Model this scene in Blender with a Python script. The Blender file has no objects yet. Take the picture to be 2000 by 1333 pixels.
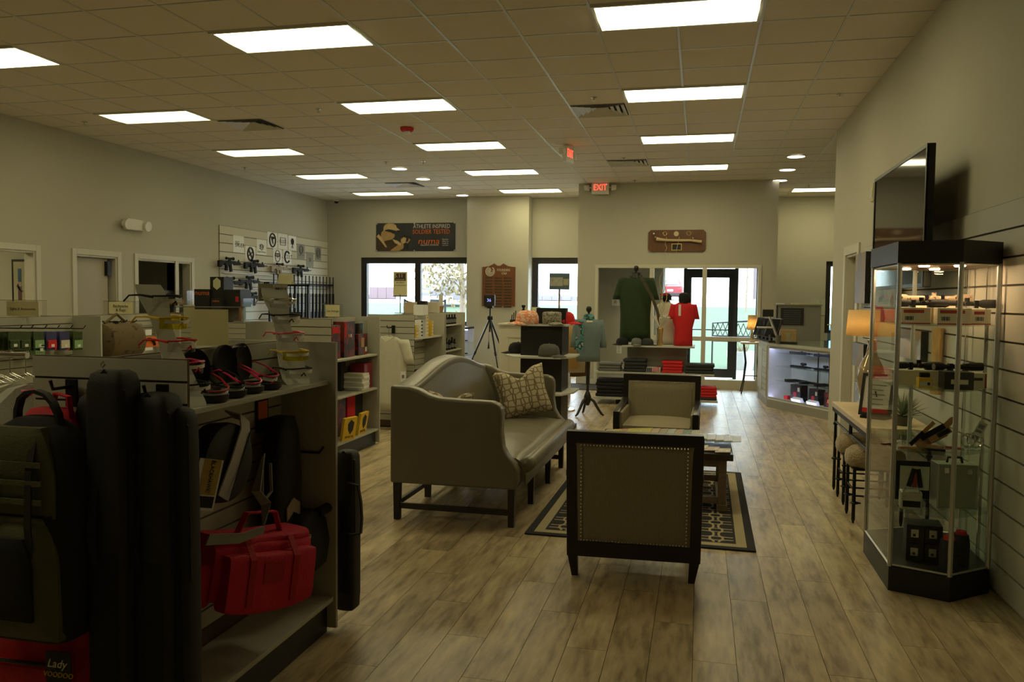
import bpy, bmesh, math, random
from mathutils import Vector, Matrix, Euler
random.seed(7)
S = bpy.context.scene
COL = S.collection
PI = math.pi
# ------------------------------------------------------------------ camera (from the photo's ceiling grid)
FPX, YAW, PITCH, ROLL = 1601.457, 0.225253, -0.052244, 0.010608
CAM = Vector((0, 0, 1.6)); ZC = 3.739
_f = Vector((-math.sin(YAW)*math.cos(PITCH), math.cos(YAW)*math.cos(PITCH), math.sin(PITCH)))
_r0 = Vector((math.cos(YAW), math.sin(YAW), 0)); _u0 = _r0.cross(_f)
_r = _r0*math.cos(ROLL)+_u0*math.sin(ROLL); _u = -_r0*math.sin(ROLL)+_u0*math.cos(ROLL)
cd = bpy.data.cameras.new('camera'); co = bpy.data.objects.new('camera', cd); COL.objects.link(co)
M = Matrix.Identity(4)
for i in range(3):
    M[i][0] = _r[i]; M[i][1] = _u[i]; M[i][2] = -_f[i]; M[i][3] = CAM[i]
co.matrix_world = M
cd.sensor_width = 36; cd.sensor_fit = 'HORIZONTAL'; cd.lens = FPX*36/2000; cd.clip_start = .05; cd.clip_end = 500
S.camera = co
# ------------------------------------------------------------------ world: plain overcast sky
W = bpy.data.worlds.new('overcast_sky'); S.world = W; W.use_nodes = True
bg = W.node_tree.nodes['Background']; bg.inputs[0].default_value = (.82, .92, 1.1, 1); bg.inputs[1].default_value = 12.5
S.view_settings.view_transform = 'Standard'; S.view_settings.look = 'None'
S.cycles.transparent_max_bounces = 32
S.view_settings.exposure = 0.0; S.view_settings.gamma = 1; S.view_settings.use_curve_mapping = False
TROFFER = 10.5                      # emission of the fluorescent troffers
LIGHTCOL = (1.0, .895, .49)
# ------------------------------------------------------------------ pixel -> place
def ray(x, y): return _r*((x-1000)/FPX) - _u*((y-666.5)/FPX) + _f
def onz(x, y, z=0.): v = ray(x, y); return CAM+v*((z-CAM.z)/v.z)
def ony(x, y, Y): v = ray(x, y); return CAM+v*(Y/v.y)
def onx(x, y, X): v = ray(x, y); return CAM+v*(X/v.x)
def proj(p):
    d = Vector(p)-CAM; w = d.dot(_f)
    return (1000+FPX*d.dot(_r)/w, 666.5-FPX*d.dot(_u)/w, w)
# ------------------------------------------------------------------ materials
def _new(name):
    m = bpy.data.materials.new(name); m.use_nodes = True
    return m, m.node_tree, m.node_tree.nodes['Principled BSDF']
def nd(t, typ, **kw):
    n = t.nodes.new(typ)
    for k, v in kw.items():
        if isinstance(k, str) and hasattr(n, k): setattr(n, k, v)
    return n
def mat(name, c, rough=.6, metal=0., var=.12, scale=14., bump=0., bscale=60., stretch=None, spec=.5, c2=None, sheen=0., trans=0.):
    """principled colour with noise variation (grain) and fine relief"""
    m, t, p = _new(name); L = t.links
    tc = nd(t, 'ShaderNodeTexCoord'); mp = nd(t, 'ShaderNodeMapping')
    if stretch: mp.inputs['Scale'].default_value = stretch
    L.new(tc.outputs['Object'], mp.inputs[0])
    no = nd(t, 'ShaderNodeTexNoise'); no.inputs['Scale'].default_value = scale; no.inputs['Detail'].default_value = 4
    L.new(mp.outputs[0], no.inputs[0])
    mx = nd(t, 'ShaderNodeMix', data_type='RGBA')
    a = [max(0, x*(1-var)) for x in c]; b = [min(1, x*(1+var)) for x in c] if c2 is None else c2
    mx.inputs[6].default_value = (*a, 1); mx.inputs[7].default_value = (*b, 1)
    L.new(no.outputs[0], mx.inputs[0]); L.new(mx.outputs[2], p.inputs['Base Color'])
    p.inputs['Roughness'].default_value = rough; p.inputs['Metallic'].default_value = metal
    p.inputs['Specular IOR Level'].default_value = spec
    if sheen: p.inputs['Sheen Weight'].default_value = sheen
    if trans: p.inputs['Transmission Weight'].default_value = trans
    if bump:
        n2 = nd(t, 'ShaderNodeTexNoise'); n2.inputs['Scale'].default_value = bscale; n2.inputs['Detail'].default_value = 3
        L.new(mp.outputs[0], n2.inputs[0])
        bp = nd(t, 'ShaderNodeBump'); bp.inputs['Strength'].default_value = bump; bp.inputs['Distance'].default_value = .01
        L.new(n2.outputs[0], bp.inputs['Height']); L.new(bp.outputs[0], p.inputs['Normal'])
    return m
def emit(name, c, s):
    m, t, p = _new(name)
    p.inputs['Base Color'].default_value = (.8, .8, .8, 1)
    p.inputs['Emission Color'].default_value = (*c, 1); p.inputs['Emission Strength'].default_value = s
    return m
def glass(name, tint=(.93, .96, .94), refl=.9, rough=.0, ior=1.3):
    m, t, p = _new(name); L = t.links; t.nodes.remove(p)
    out = t.nodes['Material Output']
    tr = nd(t, 'ShaderNodeBsdfTransparent'); tr.inputs[0].default_value = (*tint, 1)
    gl = nd(t, 'ShaderNodeBsdfGlossy'); gl.inputs['Roughness'].default_value = rough; gl.inputs[0].default_value = (refl, refl, refl, 1)
    fr = nd(t, 'ShaderNodeFresnel'); 
    ge = nd(t, 'ShaderNodeNewGeometry'); mi = nd(t, 'ShaderNodeMix'); mi.inputs[2].default_value = ior; mi.inputs[3].default_value = 1/ior
    L.new(ge.outputs['Backfacing'], mi.inputs[0]); L.new(mi.outputs[0], fr.inputs[0])
    mx = nd(t, 'ShaderNodeMixShader'); L.new(fr.outputs[0], mx.inputs[0]); L.new(tr.outputs[0], mx.inputs[1]); L.new(gl.outputs[0], mx.inputs[2])
    L.new(mx.outputs[0], out.inputs[0]); return m
def ramp_mat(name, cols, scale=8., rough=.8, kind='noise', stretch=None, detail=2., bump=0.):
    """several flat patches of colour: camouflage, print, marbling"""
    m, t, p = _new(name); L = t.links
    tc = nd(t, 'ShaderNodeTexCoord'); mp = nd(t, 'ShaderNodeMapping')
    if stretch: mp.inputs['Scale'].default_value = stretch
    L.new(tc.outputs['Object'], mp.inputs[0])
    if kind == 'noise':
        no = nd(t, 'ShaderNodeTexNoise'); no.inputs['Detail'].default_value = detail; o = no.outputs[0]
    else:
        no = nd(t, 'ShaderNodeTexVoronoi'); o = no.outputs['Color']
    no.inputs['Scale'].default_value = scale; L.new(mp.outputs[0], no.inputs['Vector'])
    cr = nd(t, 'ShaderNodeValToRGB'); cr.color_ramp.interpolation = 'CONSTANT' if kind != 'soft' else 'LINEAR'
    e = cr.color_ramp.elements
    while len(e) < len(cols): e.new(.5)
    for i, c in enumerate(cols):
        e[i].position = 0 if i == 0 else .36+.3*(i-1)/max(1, len(cols)-2)
        e[i].color = (*c, 1)
    L.new(o, cr.inputs[0]); L.new(cr.outputs[0], p.inputs['Base Color']); p.inputs['Roughness'].default_value = rough
    return m
MT = {}
MT['wall'] = mat('wall_paint', (.48, .46, .375), .75, var=.03, scale=3, bump=.04, bscale=160)
MT['trim'] = mat('trim_paint', (.60, .58, .50), .5, var=.03)
MT['tile'] = mat('ceiling_tile_fibre', (.74, .68, .57), .9, var=.05, scale=60, bump=.15, bscale=220)
MT['grid'] = mat('ceiling_grid_metal', (.62, .60, .56), .35, var=.02)
MT['dark'] = mat('black_laminate', (.010, .010, .010), .45, var=.2)
MT['matt'] = mat('matt_black_fabric', (.010, .010, .011), .9, var=.3, bump=.2, bscale=200)
MT['nylon'] = mat('black_nylon', (.012, .012, .013), .65, var=.3, bump=.3, bscale=300)
MT['blackmetal'] = mat('black_metal', (.02, .02, .022), .38, .6, var=.2)
MT['gun'] = mat('gun_steel', (.012, .012, .013), .65, 0., var=.3, spec=.25)
MT['frame'] = mat('dark_bronze_aluminium', (.03, .028, .027), .4, .3)
MT['lam'] = mat('greige_laminate', (.44, .43, .36), .55, var=.04, scale=5)
MT['groove'] = mat('slat_groove_brown', (.10, .065, .035), .8)
MT['chrome'] = mat('chrome', (.75, .75, .75), .12, 1., var=.03)
MT['alu'] = mat('brushed_aluminium', (.6, .61, .58), .35, .9, var=.05)
MT['white'] = mat('white_plastic', (.75, .74, .70), .5, var=.02)
MT['paper'] = mat('white_paper', (.82, .83, .84), .8, var=.02)
MT['cream'] = mat('cream_card', (.74, .70, .48), .8, var=.03)
MT['ink'] = mat('black_ink', (.03, .03, .035), .8)
def sheetmat(name, c, k=.45):
    m, t, p = _new(name); L = t.links; out = t.nodes['Material Output']
    p.inputs['Base Color'].default_value = (*c, 1); p.inputs['Roughness'].default_value = .8
    tl = nd(t, 'ShaderNodeBsdfTranslucent'); tl.inputs[0].default_value = (*c, 1); ms = nd(t, 'ShaderNodeMixShader'); ms.inputs[0].default_value = k
    L.new(p.outputs[0], ms.inputs[1]); L.new(tl.outputs[0], ms.inputs[2]); L.new(ms.outputs[0], out.inputs[0]); return m
MT['cream'] = sheetmat('cream_card', (.80, .76, .52))
MT['inkgrey'] = mat('grey_ink', (.18, .18, .18), .8)
MT['orange'] = mat('orange_print', (.72, .16, .025), .7)
MT['yellow'] = mat('yellow_print', (.75, .48, .03), .6)
MT['red'] = mat('red_print', (.5, .02, .02), .6)
MT['redshirt'] = mat('red_jersey', (.62, .015, .02), .8, var=.15, bump=.15)
MT['greenshirt'] = mat('dark_green_jersey', (.020, .042, .012), .85, var=.15, bump=.15)
MT['wood'] = mat('walnut_stain', (.13, .05, .018), .4, var=.35, scale=5, stretch=(6, 1, 1))
MT['woodv'] = mat('walnut_stain_vertical', (.16, .055, .018), .4, var=.4, scale=5, stretch=(8, 8, 1))
MT['espresso'] = mat('espresso_wood', (.014, .011, .010), .32, var=.3, scale=4, stretch=(1, 1, 8))
MT['leather'] = mat('taupe_leather', (.16, .142, .098), .34, var=.12, scale=7, bump=.10, bscale=34, spec=.55)
MT['linen'] = mat('linen_weave', (.27, .23, .15), .9, var=.32, scale=40, stretch=(6, 6, .6), bump=.25, bscale=90)
MT['gold'] = mat('brass', (.75, .55, .22), .25, .9)
MT['glass'] = glass('clear_glass')
MT['shopglass'] = glass('showcase_glass', (.95, .97, .955), .9, 0., 1.2)
MT['shelfglass'] = glass('green_edge_glass', (.86, .92, .88), .9, 0., 1.2)
MT['acrylic'] = glass('clear_acrylic', (.93, .93, .91), .9, .05)
MT['yellowlens'] = glass('yellow_lens', (.86, .80, .06), .9, .02)
MT['clearlens'] = glass('clear_lens', (.90, .90, .90), 1., .02)
MT['stone'] = mat('beige_stone', (.62, .50, .33), .45, var=.12, scale=6)
MT['concrete'] = mat('pale_concrete', (.4, .39, .37), .9, var=.1)
MT['grass'] = mat('lawn_grass', (.045, .075, .035), .95, var=.25, scale=5)
MT['pinkbag'] = mat('pink_nylon', (.58, .012, .05), .75, var=.15, bump=.25, bscale=120)
MT['redbag'] = mat('crimson_nylon', (.42, .008, .02), .75, var=.2, bump=.25, bscale=120)
MT['olive'] = mat('olive_nylon', (.085, .088, .04), .8, var=.25, bump=.25, bscale=140)
MT['greyweb'] = mat('grey_webbing', (.26, .26, .24), .8, var=.1, bump=.2, bscale=200)
MT['pinkplastic'] = mat('pink_plastic', (.8, .03, .14), .35)
# ------------------------------------------------------------------ mesh builder
class B:
    def __init__(s): s.v = []; s.f = []
    def add(s, vs, fs, m=None):
        o = len(s.v)
        s.v += [tuple(m @ Vector(v)) if m is not None else tuple(v) for v in vs]
        s.f += [tuple(i+o for i in f) for f in fs]; return s
    def mm(s, x0, x1, y0, y1, z0, z1, m=None):
        return s.add([(x0,y0,z0),(x1,y0,z0),(x1,y1,z0),(x0,y1,z0),(x0,y0,z1),(x1,y0,z1),(x1,y1,z1),(x0,y1,z1)],
                     [(3,2,1,0),(4,5,6,7),(0,1,5,4),(1,2,6,5),(2,3,7,6),(3,0,4,7)], m)
    def box(s, c, d, m=None): return s.mm(c[0]-d[0]/2,c[0]+d[0]/2,c[1]-d[1]/2,c[1]+d[1]/2,c[2]-d[2]/2,c[2]+d[2]/2, m)
    def taper(s, p0, p1, d0, d1):
        """square leg from p0 (size d0) to p1 (size d1), along z"""
        a, b = d0/2, d1/2
        vs = [(p0[0]+i*a, p0[1]+j*a, p0[2]) for i, j in ((-1,-1),(1,-1),(1,1),(-1,1))]+[(p1[0]+i*b, p1[1]+j*b, p1[2]) for i, j in ((-1,-1),(1,-1),(1,1),(-1,1))]
        return s.add(vs, [(3,2,1,0),(4,5,6,7),(0,1,5,4),(1,2,6,5),(2,3,7,6),(3,0,4,7)])
    def loft(s, rings, c0=True, c1=True, closed=True):
        n = len(rings[0]); vs = [p for r in rings for p in r]; fs = []
        for i in range(len(rings)-1):
            for j in range(n if closed else n-1):
                k = (j+1) % n; fs.append((i*n+j, i*n+k, (i+1)*n+k, (i+1)*n+j))
        if c0: fs.append(tuple(range(n-1, -1, -1)))
        if c1: fs.append(tuple((len(rings)-1)*n+j for j in range(n)))
        return s.add(vs, fs)
    def tube(s, pts, r, n=8, rs=None, caps=True):
        pts = [Vector(p) for p in pts]; rings = []
        up = None
        for i, p in enumerate(pts):
            t = (pts[min(i+1, len(pts)-1)]-pts[max(i-1, 0)]).normalized()
            if up is None: up = Vector((0,0,1)) if abs(t.z) < .9 else Vector((1,0,0))
            a = t.cross(up).normalized(); b = a.cross(t).normalized(); up = b
            q = rs[i] if rs else r
            rings.append([p+a*q*math.cos(2*PI*k/n)+b*q*math.sin(2*PI*k/n) for k in range(n)])
        return s.loft(rings, caps, caps)
    def strap(s, pts, w, th, side):
        """flat band along pts; side = width direction"""
        pts = [Vector(p) for p in pts]; sd = Vector(side).normalized(); rings = []
        for i, p in enumerate(pts):
            t = (pts[min(i+1, len(pts)-1)]-pts[max(i-1, 0)]).normalized(); nrm = t.cross(sd).normalized(); sx = nrm.cross(t).normalized()
            rings.append([p+sx*w/2+nrm*th/2, p-sx*w/2+nrm*th/2, p-sx*w/2-nrm*th/2, p+sx*w/2-nrm*th/2])
        return s.loft(rings)
    def lathe(s, prof, c=(0,0,0), n=20, sx=1, sy=1):
        rings = [[(c[0]+r*sx*math.cos(2*PI*k/n), c[1]+r*sy*math.sin(2*PI*k/n), c[2]+z) for k in range(n)] for r, z in prof]
        return s.loft(rings)
    def prism(s, poly, d0, d1, ax='y', m=None):
        """poly in the plane across ax, extruded d0..d1 along ax; order x,z for y; y,z for x; x,y for z"""
        def P(a, b, d): return (a, d, b) if ax == 'y' else ((d, a, b) if ax == 'x' else (a, b, d))
        n = len(poly); vs = [P(a, b, d0) for a, b in poly]+[P(a, b, d1) for a, b in poly]
        fs = [tuple(range(n)), tuple(range(2*n-1, n-1, -1))]+[(i, n+i, n+(i+1) % n, (i+1) % n) for i in range(n)]
        return s.add(vs, fs, m)
    def grid(s, fn, nu, nv):
        vs = [fn(i/nu, j/nv) for i in range(nu+1) for j in range(nv+1)]
        fs = [(i*(nv+1)+j, (i+1)*(nv+1)+j, (i+1)*(nv+1)+j+1, i*(nv+1)+j+1) for i in range(nu) for j in range(nv)]
        return s.add(vs, fs)
    def slab(s, fn, nu, nv, d):
        """closed pad: surface fn(u,v) thickened by vector d"""
        d = Vector(d); k = (nu+1)*(nv+1)
        top = [Vector(fn(i/nu, j/nv)) for i in range(nu+1) for j in range(nv+1)]
        fs = [(i*(nv+1)+j, (i+1)*(nv+1)+j, (i+1)*(nv+1)+j+1, i*(nv+1)+j+1) for i in range(nu) for j in range(nv)]
        fs += [tuple(q+k for q in reversed(f)) for f in fs]
        rim = [i*(nv+1) for i in range(nu+1)]+[nu*(nv+1)+j for j in range(1, nv+1)]+[i*(nv+1)+nv for i in range(nu-1, -1, -1)]+[j for j in range(nv-1, 0, -1)]
        for a, b in zip(rim, rim[1:]+rim[:1]): fs.append((a, b, b+k, a+k))
        return s.add(top+[p+d for p in top], fs)
    def sphere(s, c, r, n=10, sc=(1,1,1), lo=-1., hi=1.):
        prof = []
        for i in range(n+1):
            a = -PI/2*(-lo if lo < 0 else 0)+0
            t = lo+(hi-lo)*i/n
            z = math.sin(t*PI/2); prof.append((max(1e-4, math.cos(t*PI/2)), z))
        rings = [[(c[0]+r*q*sc[0]*math.cos(2*PI*k/(n+4)), c[1]+r*q*sc[1]*math.sin(2*PI*k/(n+4)), c[2]+r*z*sc[2]) for k in range(n+4)] for q, z in prof]
        return s.loft(rings)
    def mesh(s, name):
        me = bpy.data.meshes.new(name); me.from_pydata(s.v, [], s.f); me.validate()
        bm = bmesh.new(); bm.from_mesh(me); bmesh.ops.recalc_face_normals(bm, faces=bm.faces); bm.to_mesh(me); bm.free()
        return me
    def build(s, name, m, parent=None, smooth=False, bevel=0., seg=2, sub=0, solid=0., label=None):
        me = s.mesh(name); me.materials.append(MT[m] if isinstance(m, str) else m)
        if bevel:
            bm = bmesh.new(); bm.from_mesh(me)
            bmesh.ops.bevel(bm, geom=[e for e in bm.edges if len(e.link_faces) == 2 and e.calc_face_angle(0) > .5], offset=bevel, segments=seg, affect='EDGES', profile=.6, clamp_overlap=True)
            bm.to_mesh(me); bm.free()
        if smooth:
            for p in me.polygons: p.use_smooth = True
            if smooth != 'all': me.set_sharp_from_angle(angle=.7)
        o = bpy.data.objects.new(name, me); COL.objects.link(o)
        if parent: o.parent = parent
        if solid:
            md = o.modifiers.new('solid', 'SOLIDIFY'); md.thickness = solid
        if sub:
            md = o.modifiers.new('sub', 'SUBSURF'); md.levels = sub; md.render_levels = sub
        if label: o['label'] = label
        return o
def tag(o, label, cat, group=None, kind=None):
    o['label'] = label; o['category'] = cat
    if group: o['group'] = group
    if kind: o['kind'] = kind
    return o
def thing(name, label, cat, loc=(0,0,0), rz=0., group=None):
    o = bpy.data.objects.new(name, None); COL.objects.link(o); o.empty_display_size = .1
    o.location = loc; o.rotation_euler = (0, 0, rz); return tag(o, label, cat, group)
def struct(o, label=None):
    o['kind'] = 'structure'
    if label: o['label'] = label
    return o
def sroot(name):
    o = bpy.data.objects.new(name, None); COL.objects.link(o); o['kind'] = 'structure'; return o
def piece(name, me, parent, loc=(0,0,0), rot=(0,0,0)):
    o = bpy.data.objects.new(name, me); COL.objects.link(o); o.parent = parent; o.location = loc; o.rotation_euler = rot; return o
def dup(root, label=None, loc=None, rz=None):
    r = root.copy(); COL.objects.link(r)
    if loc is not None: r.location = loc
    if rz is not None: r.rotation_euler = (0, 0, rz)
    if label: r['label'] = label
    for ch in list(root.children):
        c = ch.copy(); COL.objects.link(c); c.parent = r
        for g in ch.children:
            e = g.copy(); COL.objects.link(e); e.parent = c
    return r
_FC = {}
def text(name, s, size, m, parent, loc, rot=(PI/2,0,0), depth=.0008, sx=1., align='CENTER', shear=0., spacing=1.):
    cu = bpy.data.curves.new('txt', 'FONT'); cu.body = s; cu.size = size; cu.extrude = depth; cu.align_x = align; cu.align_y = 'CENTER'; cu.shear = shear; cu.resolution_u = 2; cu.space_character = spacing
    tmp = bpy.data.objects.new('txt', cu); COL.objects.link(tmp)
    dg = bpy.context.evaluated_depsgraph_get(); dg.update()
    me = bpy.data.meshes.new_from_object(tmp.evaluated_get(dg)); bpy.data.objects.remove(tmp); bpy.data.curves.remove(cu)
    me.materials.clear(); me.materials.append(MT[m] if isinstance(m, str) else m)
    o = bpy.data.objects.new(name, me); COL.objects.link(o); o.parent = parent; o.location = loc; o.rotation_euler = rot; o.scale = (sx, 1, 1); return o
def ell(cx, cy, z, rx, ry, n=20, pw=1.): 
    out = []
    for k in range(n):
        a = 2*PI*k/n; c, s_ = math.cos(a), math.sin(a)
        out.append((cx+rx*math.copysign(abs(c)**pw, c), cy+ry*math.copysign(abs(s_)**pw, s_), z))
    return out
def arc(cx, cy, r, a0, a1, n): return [(cx+r*math.cos(a0+(a1-a0)*i/n), cy+r*math.sin(a0+(a1-a0)*i/n)) for i in range(n+1)]
# ================================================================== THE SETTING
XL, XR = -8.2, 1.63            # left and right wall faces
YB = 17.1                      # front (window) wall seen at the back of the picture
TX, TY = .6258, .6096          # ceiling module
GX0, GY0 = -7.104, 6.063
# ---- floor: planks along y
PW, PL = .19, 1.22
def floor_mat():
    m, t, p = _new('vinyl_plank'); L = t.links
    g = nd(t, 'ShaderNodeNewGeometry'); sp = nd(t, 'ShaderNodeSeparateXYZ'); L.new(g.outputs['Position'], sp.inputs[0])
    def mth(op, a, b=None):
        n = nd(t, 'ShaderNodeMath', operation=op)
        for i, v in enumerate((a, b)):
            if v is None: continue
            if isinstance(v, (int, float)): n.inputs[i].default_value = v
            else: L.new(v, n.inputs[i])
        return n.outputs[0]
    ix = mth('FLOOR', mth('DIVIDE', sp.outputs[0], PW))
    off = mth('FLOORED_MODULO', mth('MULTIPLY', ix, .407), PL)
    iy = mth('FLOOR', mth('DIVIDE', mth('ADD', sp.outputs[1], off), PL))
    cb = nd(t, 'ShaderNodeCombineXYZ'); L.new(ix, cb.inputs[0]); L.new(iy, cb.inputs[1])
    wn = nd(t, 'ShaderNodeTexWhiteNoise'); L.new(cb.outputs[0], wn.inputs[0])
    cb2 = nd(t, 'ShaderNodeCombineXYZ'); L.new(mth('MULTIPLY', sp.outputs[0], 9), cb2.inputs[0]); L.new(mth('MULTIPLY', sp.outputs[1], 1.6), cb2.inputs[1]); L.new(mth('MULTIPLY', wn.outputs[0], 40), cb2.inputs[2])
    n1 = nd(t, 'ShaderNodeTexNoise'); n1.inputs['Scale'].default_value = 1.2; n1.inputs['Detail'].default_value = 6; n1.inputs['Roughness'].default_value = .62; L.new(cb2.outputs[0], n1.inputs[0])
    n2 = nd(t, 'ShaderNodeTexNoise'); n2.inputs['Scale'].default_value = 3.5; n2.inputs['Detail'].default_value = 5; L.new(cb2.outputs[0], n2.inputs[0])
    cr = nd(t, 'ShaderNodeValToRGB'); e = cr.color_ramp.elements
    e[0].position = .33; e[0].color = (.155, .11, .058, 1); e[1].position = .68; e[1].color = (.64, .525, .33, 1)
    k = e.new(.5); k.color = (.43, .34, .205, 1)
    L.new(mth('ADD', mth('MULTIPLY', n1.outputs[0], .6), mth('MULTIPLY', n2.outputs[0], .4)), cr.inputs[0])
    hs = nd(t, 'ShaderNodeHueSaturation'); L.new(cr.outputs[0], hs.inputs['Color'])
    L.new(mth('ADD', mth('MULTIPLY', wn.outputs[0], .24), .88), hs.inputs['Value'])
    L.new(hs.outputs[0], p.inputs['Base Color'])
    L.new(mth('ADD', mth('MULTIPLY', n2.outputs[0], .16), .26), p.inputs['Roughness'])
    bp = nd(t, 'ShaderNodeBump'); bp.inputs['Strength'].default_value = .12; bp.inputs['Distance'].default_value = .004; L.new(n1.outputs[0], bp.inputs['Height']); L.new(bp.outputs[0], p.inputs['Normal'])
    return m
MT['floor'] = floor_mat()
MT['seam'] = mat('plank_seam', (.05, .035, .02), .9)
fl = struct(B().mm(-11.5, 4.6, -2.6, 18.0, -.12, -.008).build('floor', 'seam'), 'wood-look plank floor')
planks = []
i0, i1 = math.floor(-11.4/PW), math.ceil(4.5/PW)
for i in range(i0, i1):
    off = (i*.407) % PL
    for j in range(math.floor((-2.5+off)/PL), math.ceil((17.9+off)/PL)):
        x = i*PW; y = j*PL-off; x, y
        px_, py_, d = proj((x+PW/2, y+PL/2, 0))
        vis = d > 1.5 and 250 < px_ < 1750 and 640 < py_ < 1420 and -3.6 < x < 1.6 and y > 1.9
        planks.append((0 if vis else 1, d, x, y))
planks.sort()
pm = B().mm(.0012, PW-.0012, .0012, PL-.0012, -.008, 0).mesh('plank'); pm.materials.append(MT['floor'])
rest = B()
for k, (v, d, x, y) in enumerate(planks):
    if k < 290 and not v: piece('plank', pm, fl, (x, y, 0))
    else: rest.mm(x+.0012, x+PW-.0012, y+.0012, y+PL-.0012, -.008, 0)
o = rest.build('plank_field', 'floor', fl); o['kind'] = 'stuff'
# ---- ceiling: slab, T-bar grid and lay-in tiles
ce = struct(B().mm(-11.5, 4.6, -2.6, 18.0, ZC+.09, ZC+.2).build('ceiling', 'tile'), 'suspended ceiling of square tiles')
LIGHTS = [(c, r) for c in (0, 5, 10) for r in (0, 4, 8, 12, 16) if not (c == 10 and r == 16)]+[(5, -8)]  # last entry is an added unseen fixture that lifts the nearest end panel
VENTS = [(2.0, 5), (9.0, 5), (9.0, 11), (2.0, 14), (0.0, 16)]
SKIP = {(c+k, r) for c, r in LIGHTS for k in (0, 1)} | {(int(c), r) for c, r in VENTS} | {(14, 17), (15, 17)}
tiles = []
for i in range(-2, 19):
    for j in range(-15, 20):
        x = GX0+i*TX; y = GY0+j*TY
        if (i, j) in SKIP or x+TX < XL or y > 17.9: continue
        a = proj((x+TX/2, y+TY/2, ZC)); vis = a[2] > 1 and -60 < a[0] < 2060 and -40 < a[1] and (x < XR or y > 11)
        tiles.append((0 if vis else 1, a[2], x, y))
tiles.sort()
tm = B().mm(.012, TX-.012, .012, TY-.012, .004, .02).mesh('ceiling_tile'); tm.materials.append(MT['tile'])
rest = B()
for k, (v, d, x, y) in enumerate(tiles):
    if k < 290 and not v: piece('ceiling_tile', tm, ce, (x, y, ZC))
    else: rest.mm(x+.012, x+TX-.012, y+.012, y+TY-.012, ZC+.004, ZC+.02)
o = rest.build('ceiling_tile_field', 'tile', ce); o['kind'] = 'stuff'
bar = B().mm(-.011, .011, -2.5, 17.95, 0, .03).mesh('grid_bar'); bar.materials.append(MT['grid'])
for i in range(-1, 19): piece('grid_bar', bar, ce, (GX0+i*TX, 0, ZC))
bar = B().mm(XL, 4.4, -.008, .008, .001, .03).mesh('grid_bar'); bar.materials.append(MT['grid'])
for j in range(-13, 20): piece('grid_bar', bar, ce, (0, GY0+j*TY, ZC))
# ---- walls
def wall(name, boxes, label, m='wall'):
    b = B()
    for q in boxes: b.mm(*q)
    return struct(b.build(name, m), label)
T = .14
zt = ZC+.09
OP = [(6.9, 8.78, 2.13), (9.47, 10.27, 2.13), (10.71, 11.6, 2.13), (11.68, 12.03, 2.13)]     # office openings
bx = []; y = -2.6
for a, b_, z in OP:
    bx += [(XL-T, XL, y, a, 0, zt), (XL-T, XL, a, b_, z, zt)]; y = b_
bx.append((XL-T, XL, y, 17.4, 0, zt)); wall('wall_left', bx, 'long greige side wall with office doorways')
WZ0, WZ1 = 1.0, 2.47
bx = [(XL, -7.39, YB, YB+.2, 0, zt), (-7.39, -4.6, YB, YB+.2, WZ1, zt), (-7.39, -4.6, YB, YB+.2, 0, WZ0)]
wall('wall_front', bx, 'greige front wall over the wide window')
wall('wall_pillar', [(-4.87, -3.53, 16.86, 17.08, 0, zt), (-4.6, -3.53, 17.08, 17.4, 0, zt)], 'greige wall pier carrying the wooden plaque')
wall('wall_window_bay', [(-3.53, -2.26, 17.25, 17.4, WZ1, zt), (-3.53, -2.26, 17.25, 17.4, 0, .55)], 'narrow wall above the single window')
VX0, VX1, VY, VZ = -1.93, 1.05, 15.3, 2.24
wall('wall_vestibule', [(-2.26, VX0, VY, VY+.16, 0, zt), (VX1, 1.31, VY, VY+.16, 0, zt), (VX0, VX1, VY, VY+.16, VZ, zt),
     (-2.26, -2.12, VY+.16, 17.4, 0, zt), (1.17, 1.31, VY+.16, 17.85, 0, zt)], 'projecting greige entrance wall under the exit sign')
wall('wall_vestibule_inner', [(-2.12, -.82, 16.2, 16.3, 0, 2.9), (-.82, -.72, 16.2, 17.3, 0, 2.9)], 'darker inner entrance wall with light switch')
wall('wall_vestibule_head', [(-.72, 1.17, 17.2, 17.4, 2.36, zt), (-2.12, 1.17, 15.46, 17.2, 2.9, 3.0)], 'wall over the entrance doors')
fx0 = ony(1614, 515, 17.85).x
wall('wall_far_right', [(1.31, fx0, 17.85, 18.0, 0, zt), (fx0, 4.6, 17.85, 18.0, 2.42, zt), (fx0, 4.6, 17.85, 18.0, 0, .95), (fx0+.55, 4.6, 17.85, 18.0, .95, 2.42)], 'recessed wall behind the counter')
DY0, DY1 = 9.38, 10.1
wall('wall_right', [(XR, XR+.16, -2.6, DY0, 0, zt), (XR, XR+.16, DY1, 11.12, 0, zt), (XR, XR+.16, DY0, DY1, 2.13, zt)], 'greige right side wall behind the television')
wall('wall_side_room', [(1.79, 4.6, 10.2, 10.35, 0, zt), (4.45, 4.6, 10.35, 17.85, 0, zt), (1.79, 4.6, 8.2, 8.35, 0, zt), (2.9, 3.0, 8.35, 10.2, 0, zt)], 'side room wall beyond the counter')
wall('wall_rear', [(-8.3, 1.8, -2.6, -2.46, 0, zt)], 'rear wall of the shop')
# offices behind the left wall
wall('wall_office', [(-11.4, -11.3, 4.5, 13, 0, 2.7), (-11.3, XL-T, 8.98, 9.12, 0, 2.7), (-11.3, XL-T, 10.45, 10.57, 0, 2.7), (-11.3, XL-T, 12.4, 12.5, 0, 2.7), (-11.3, XL-T, 4.5, 4.6, 0, 2.7), (-11.4, XL-T, 4.5, 12.5, 2.7, 2.8)], 'inner walls of the side offices')
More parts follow.
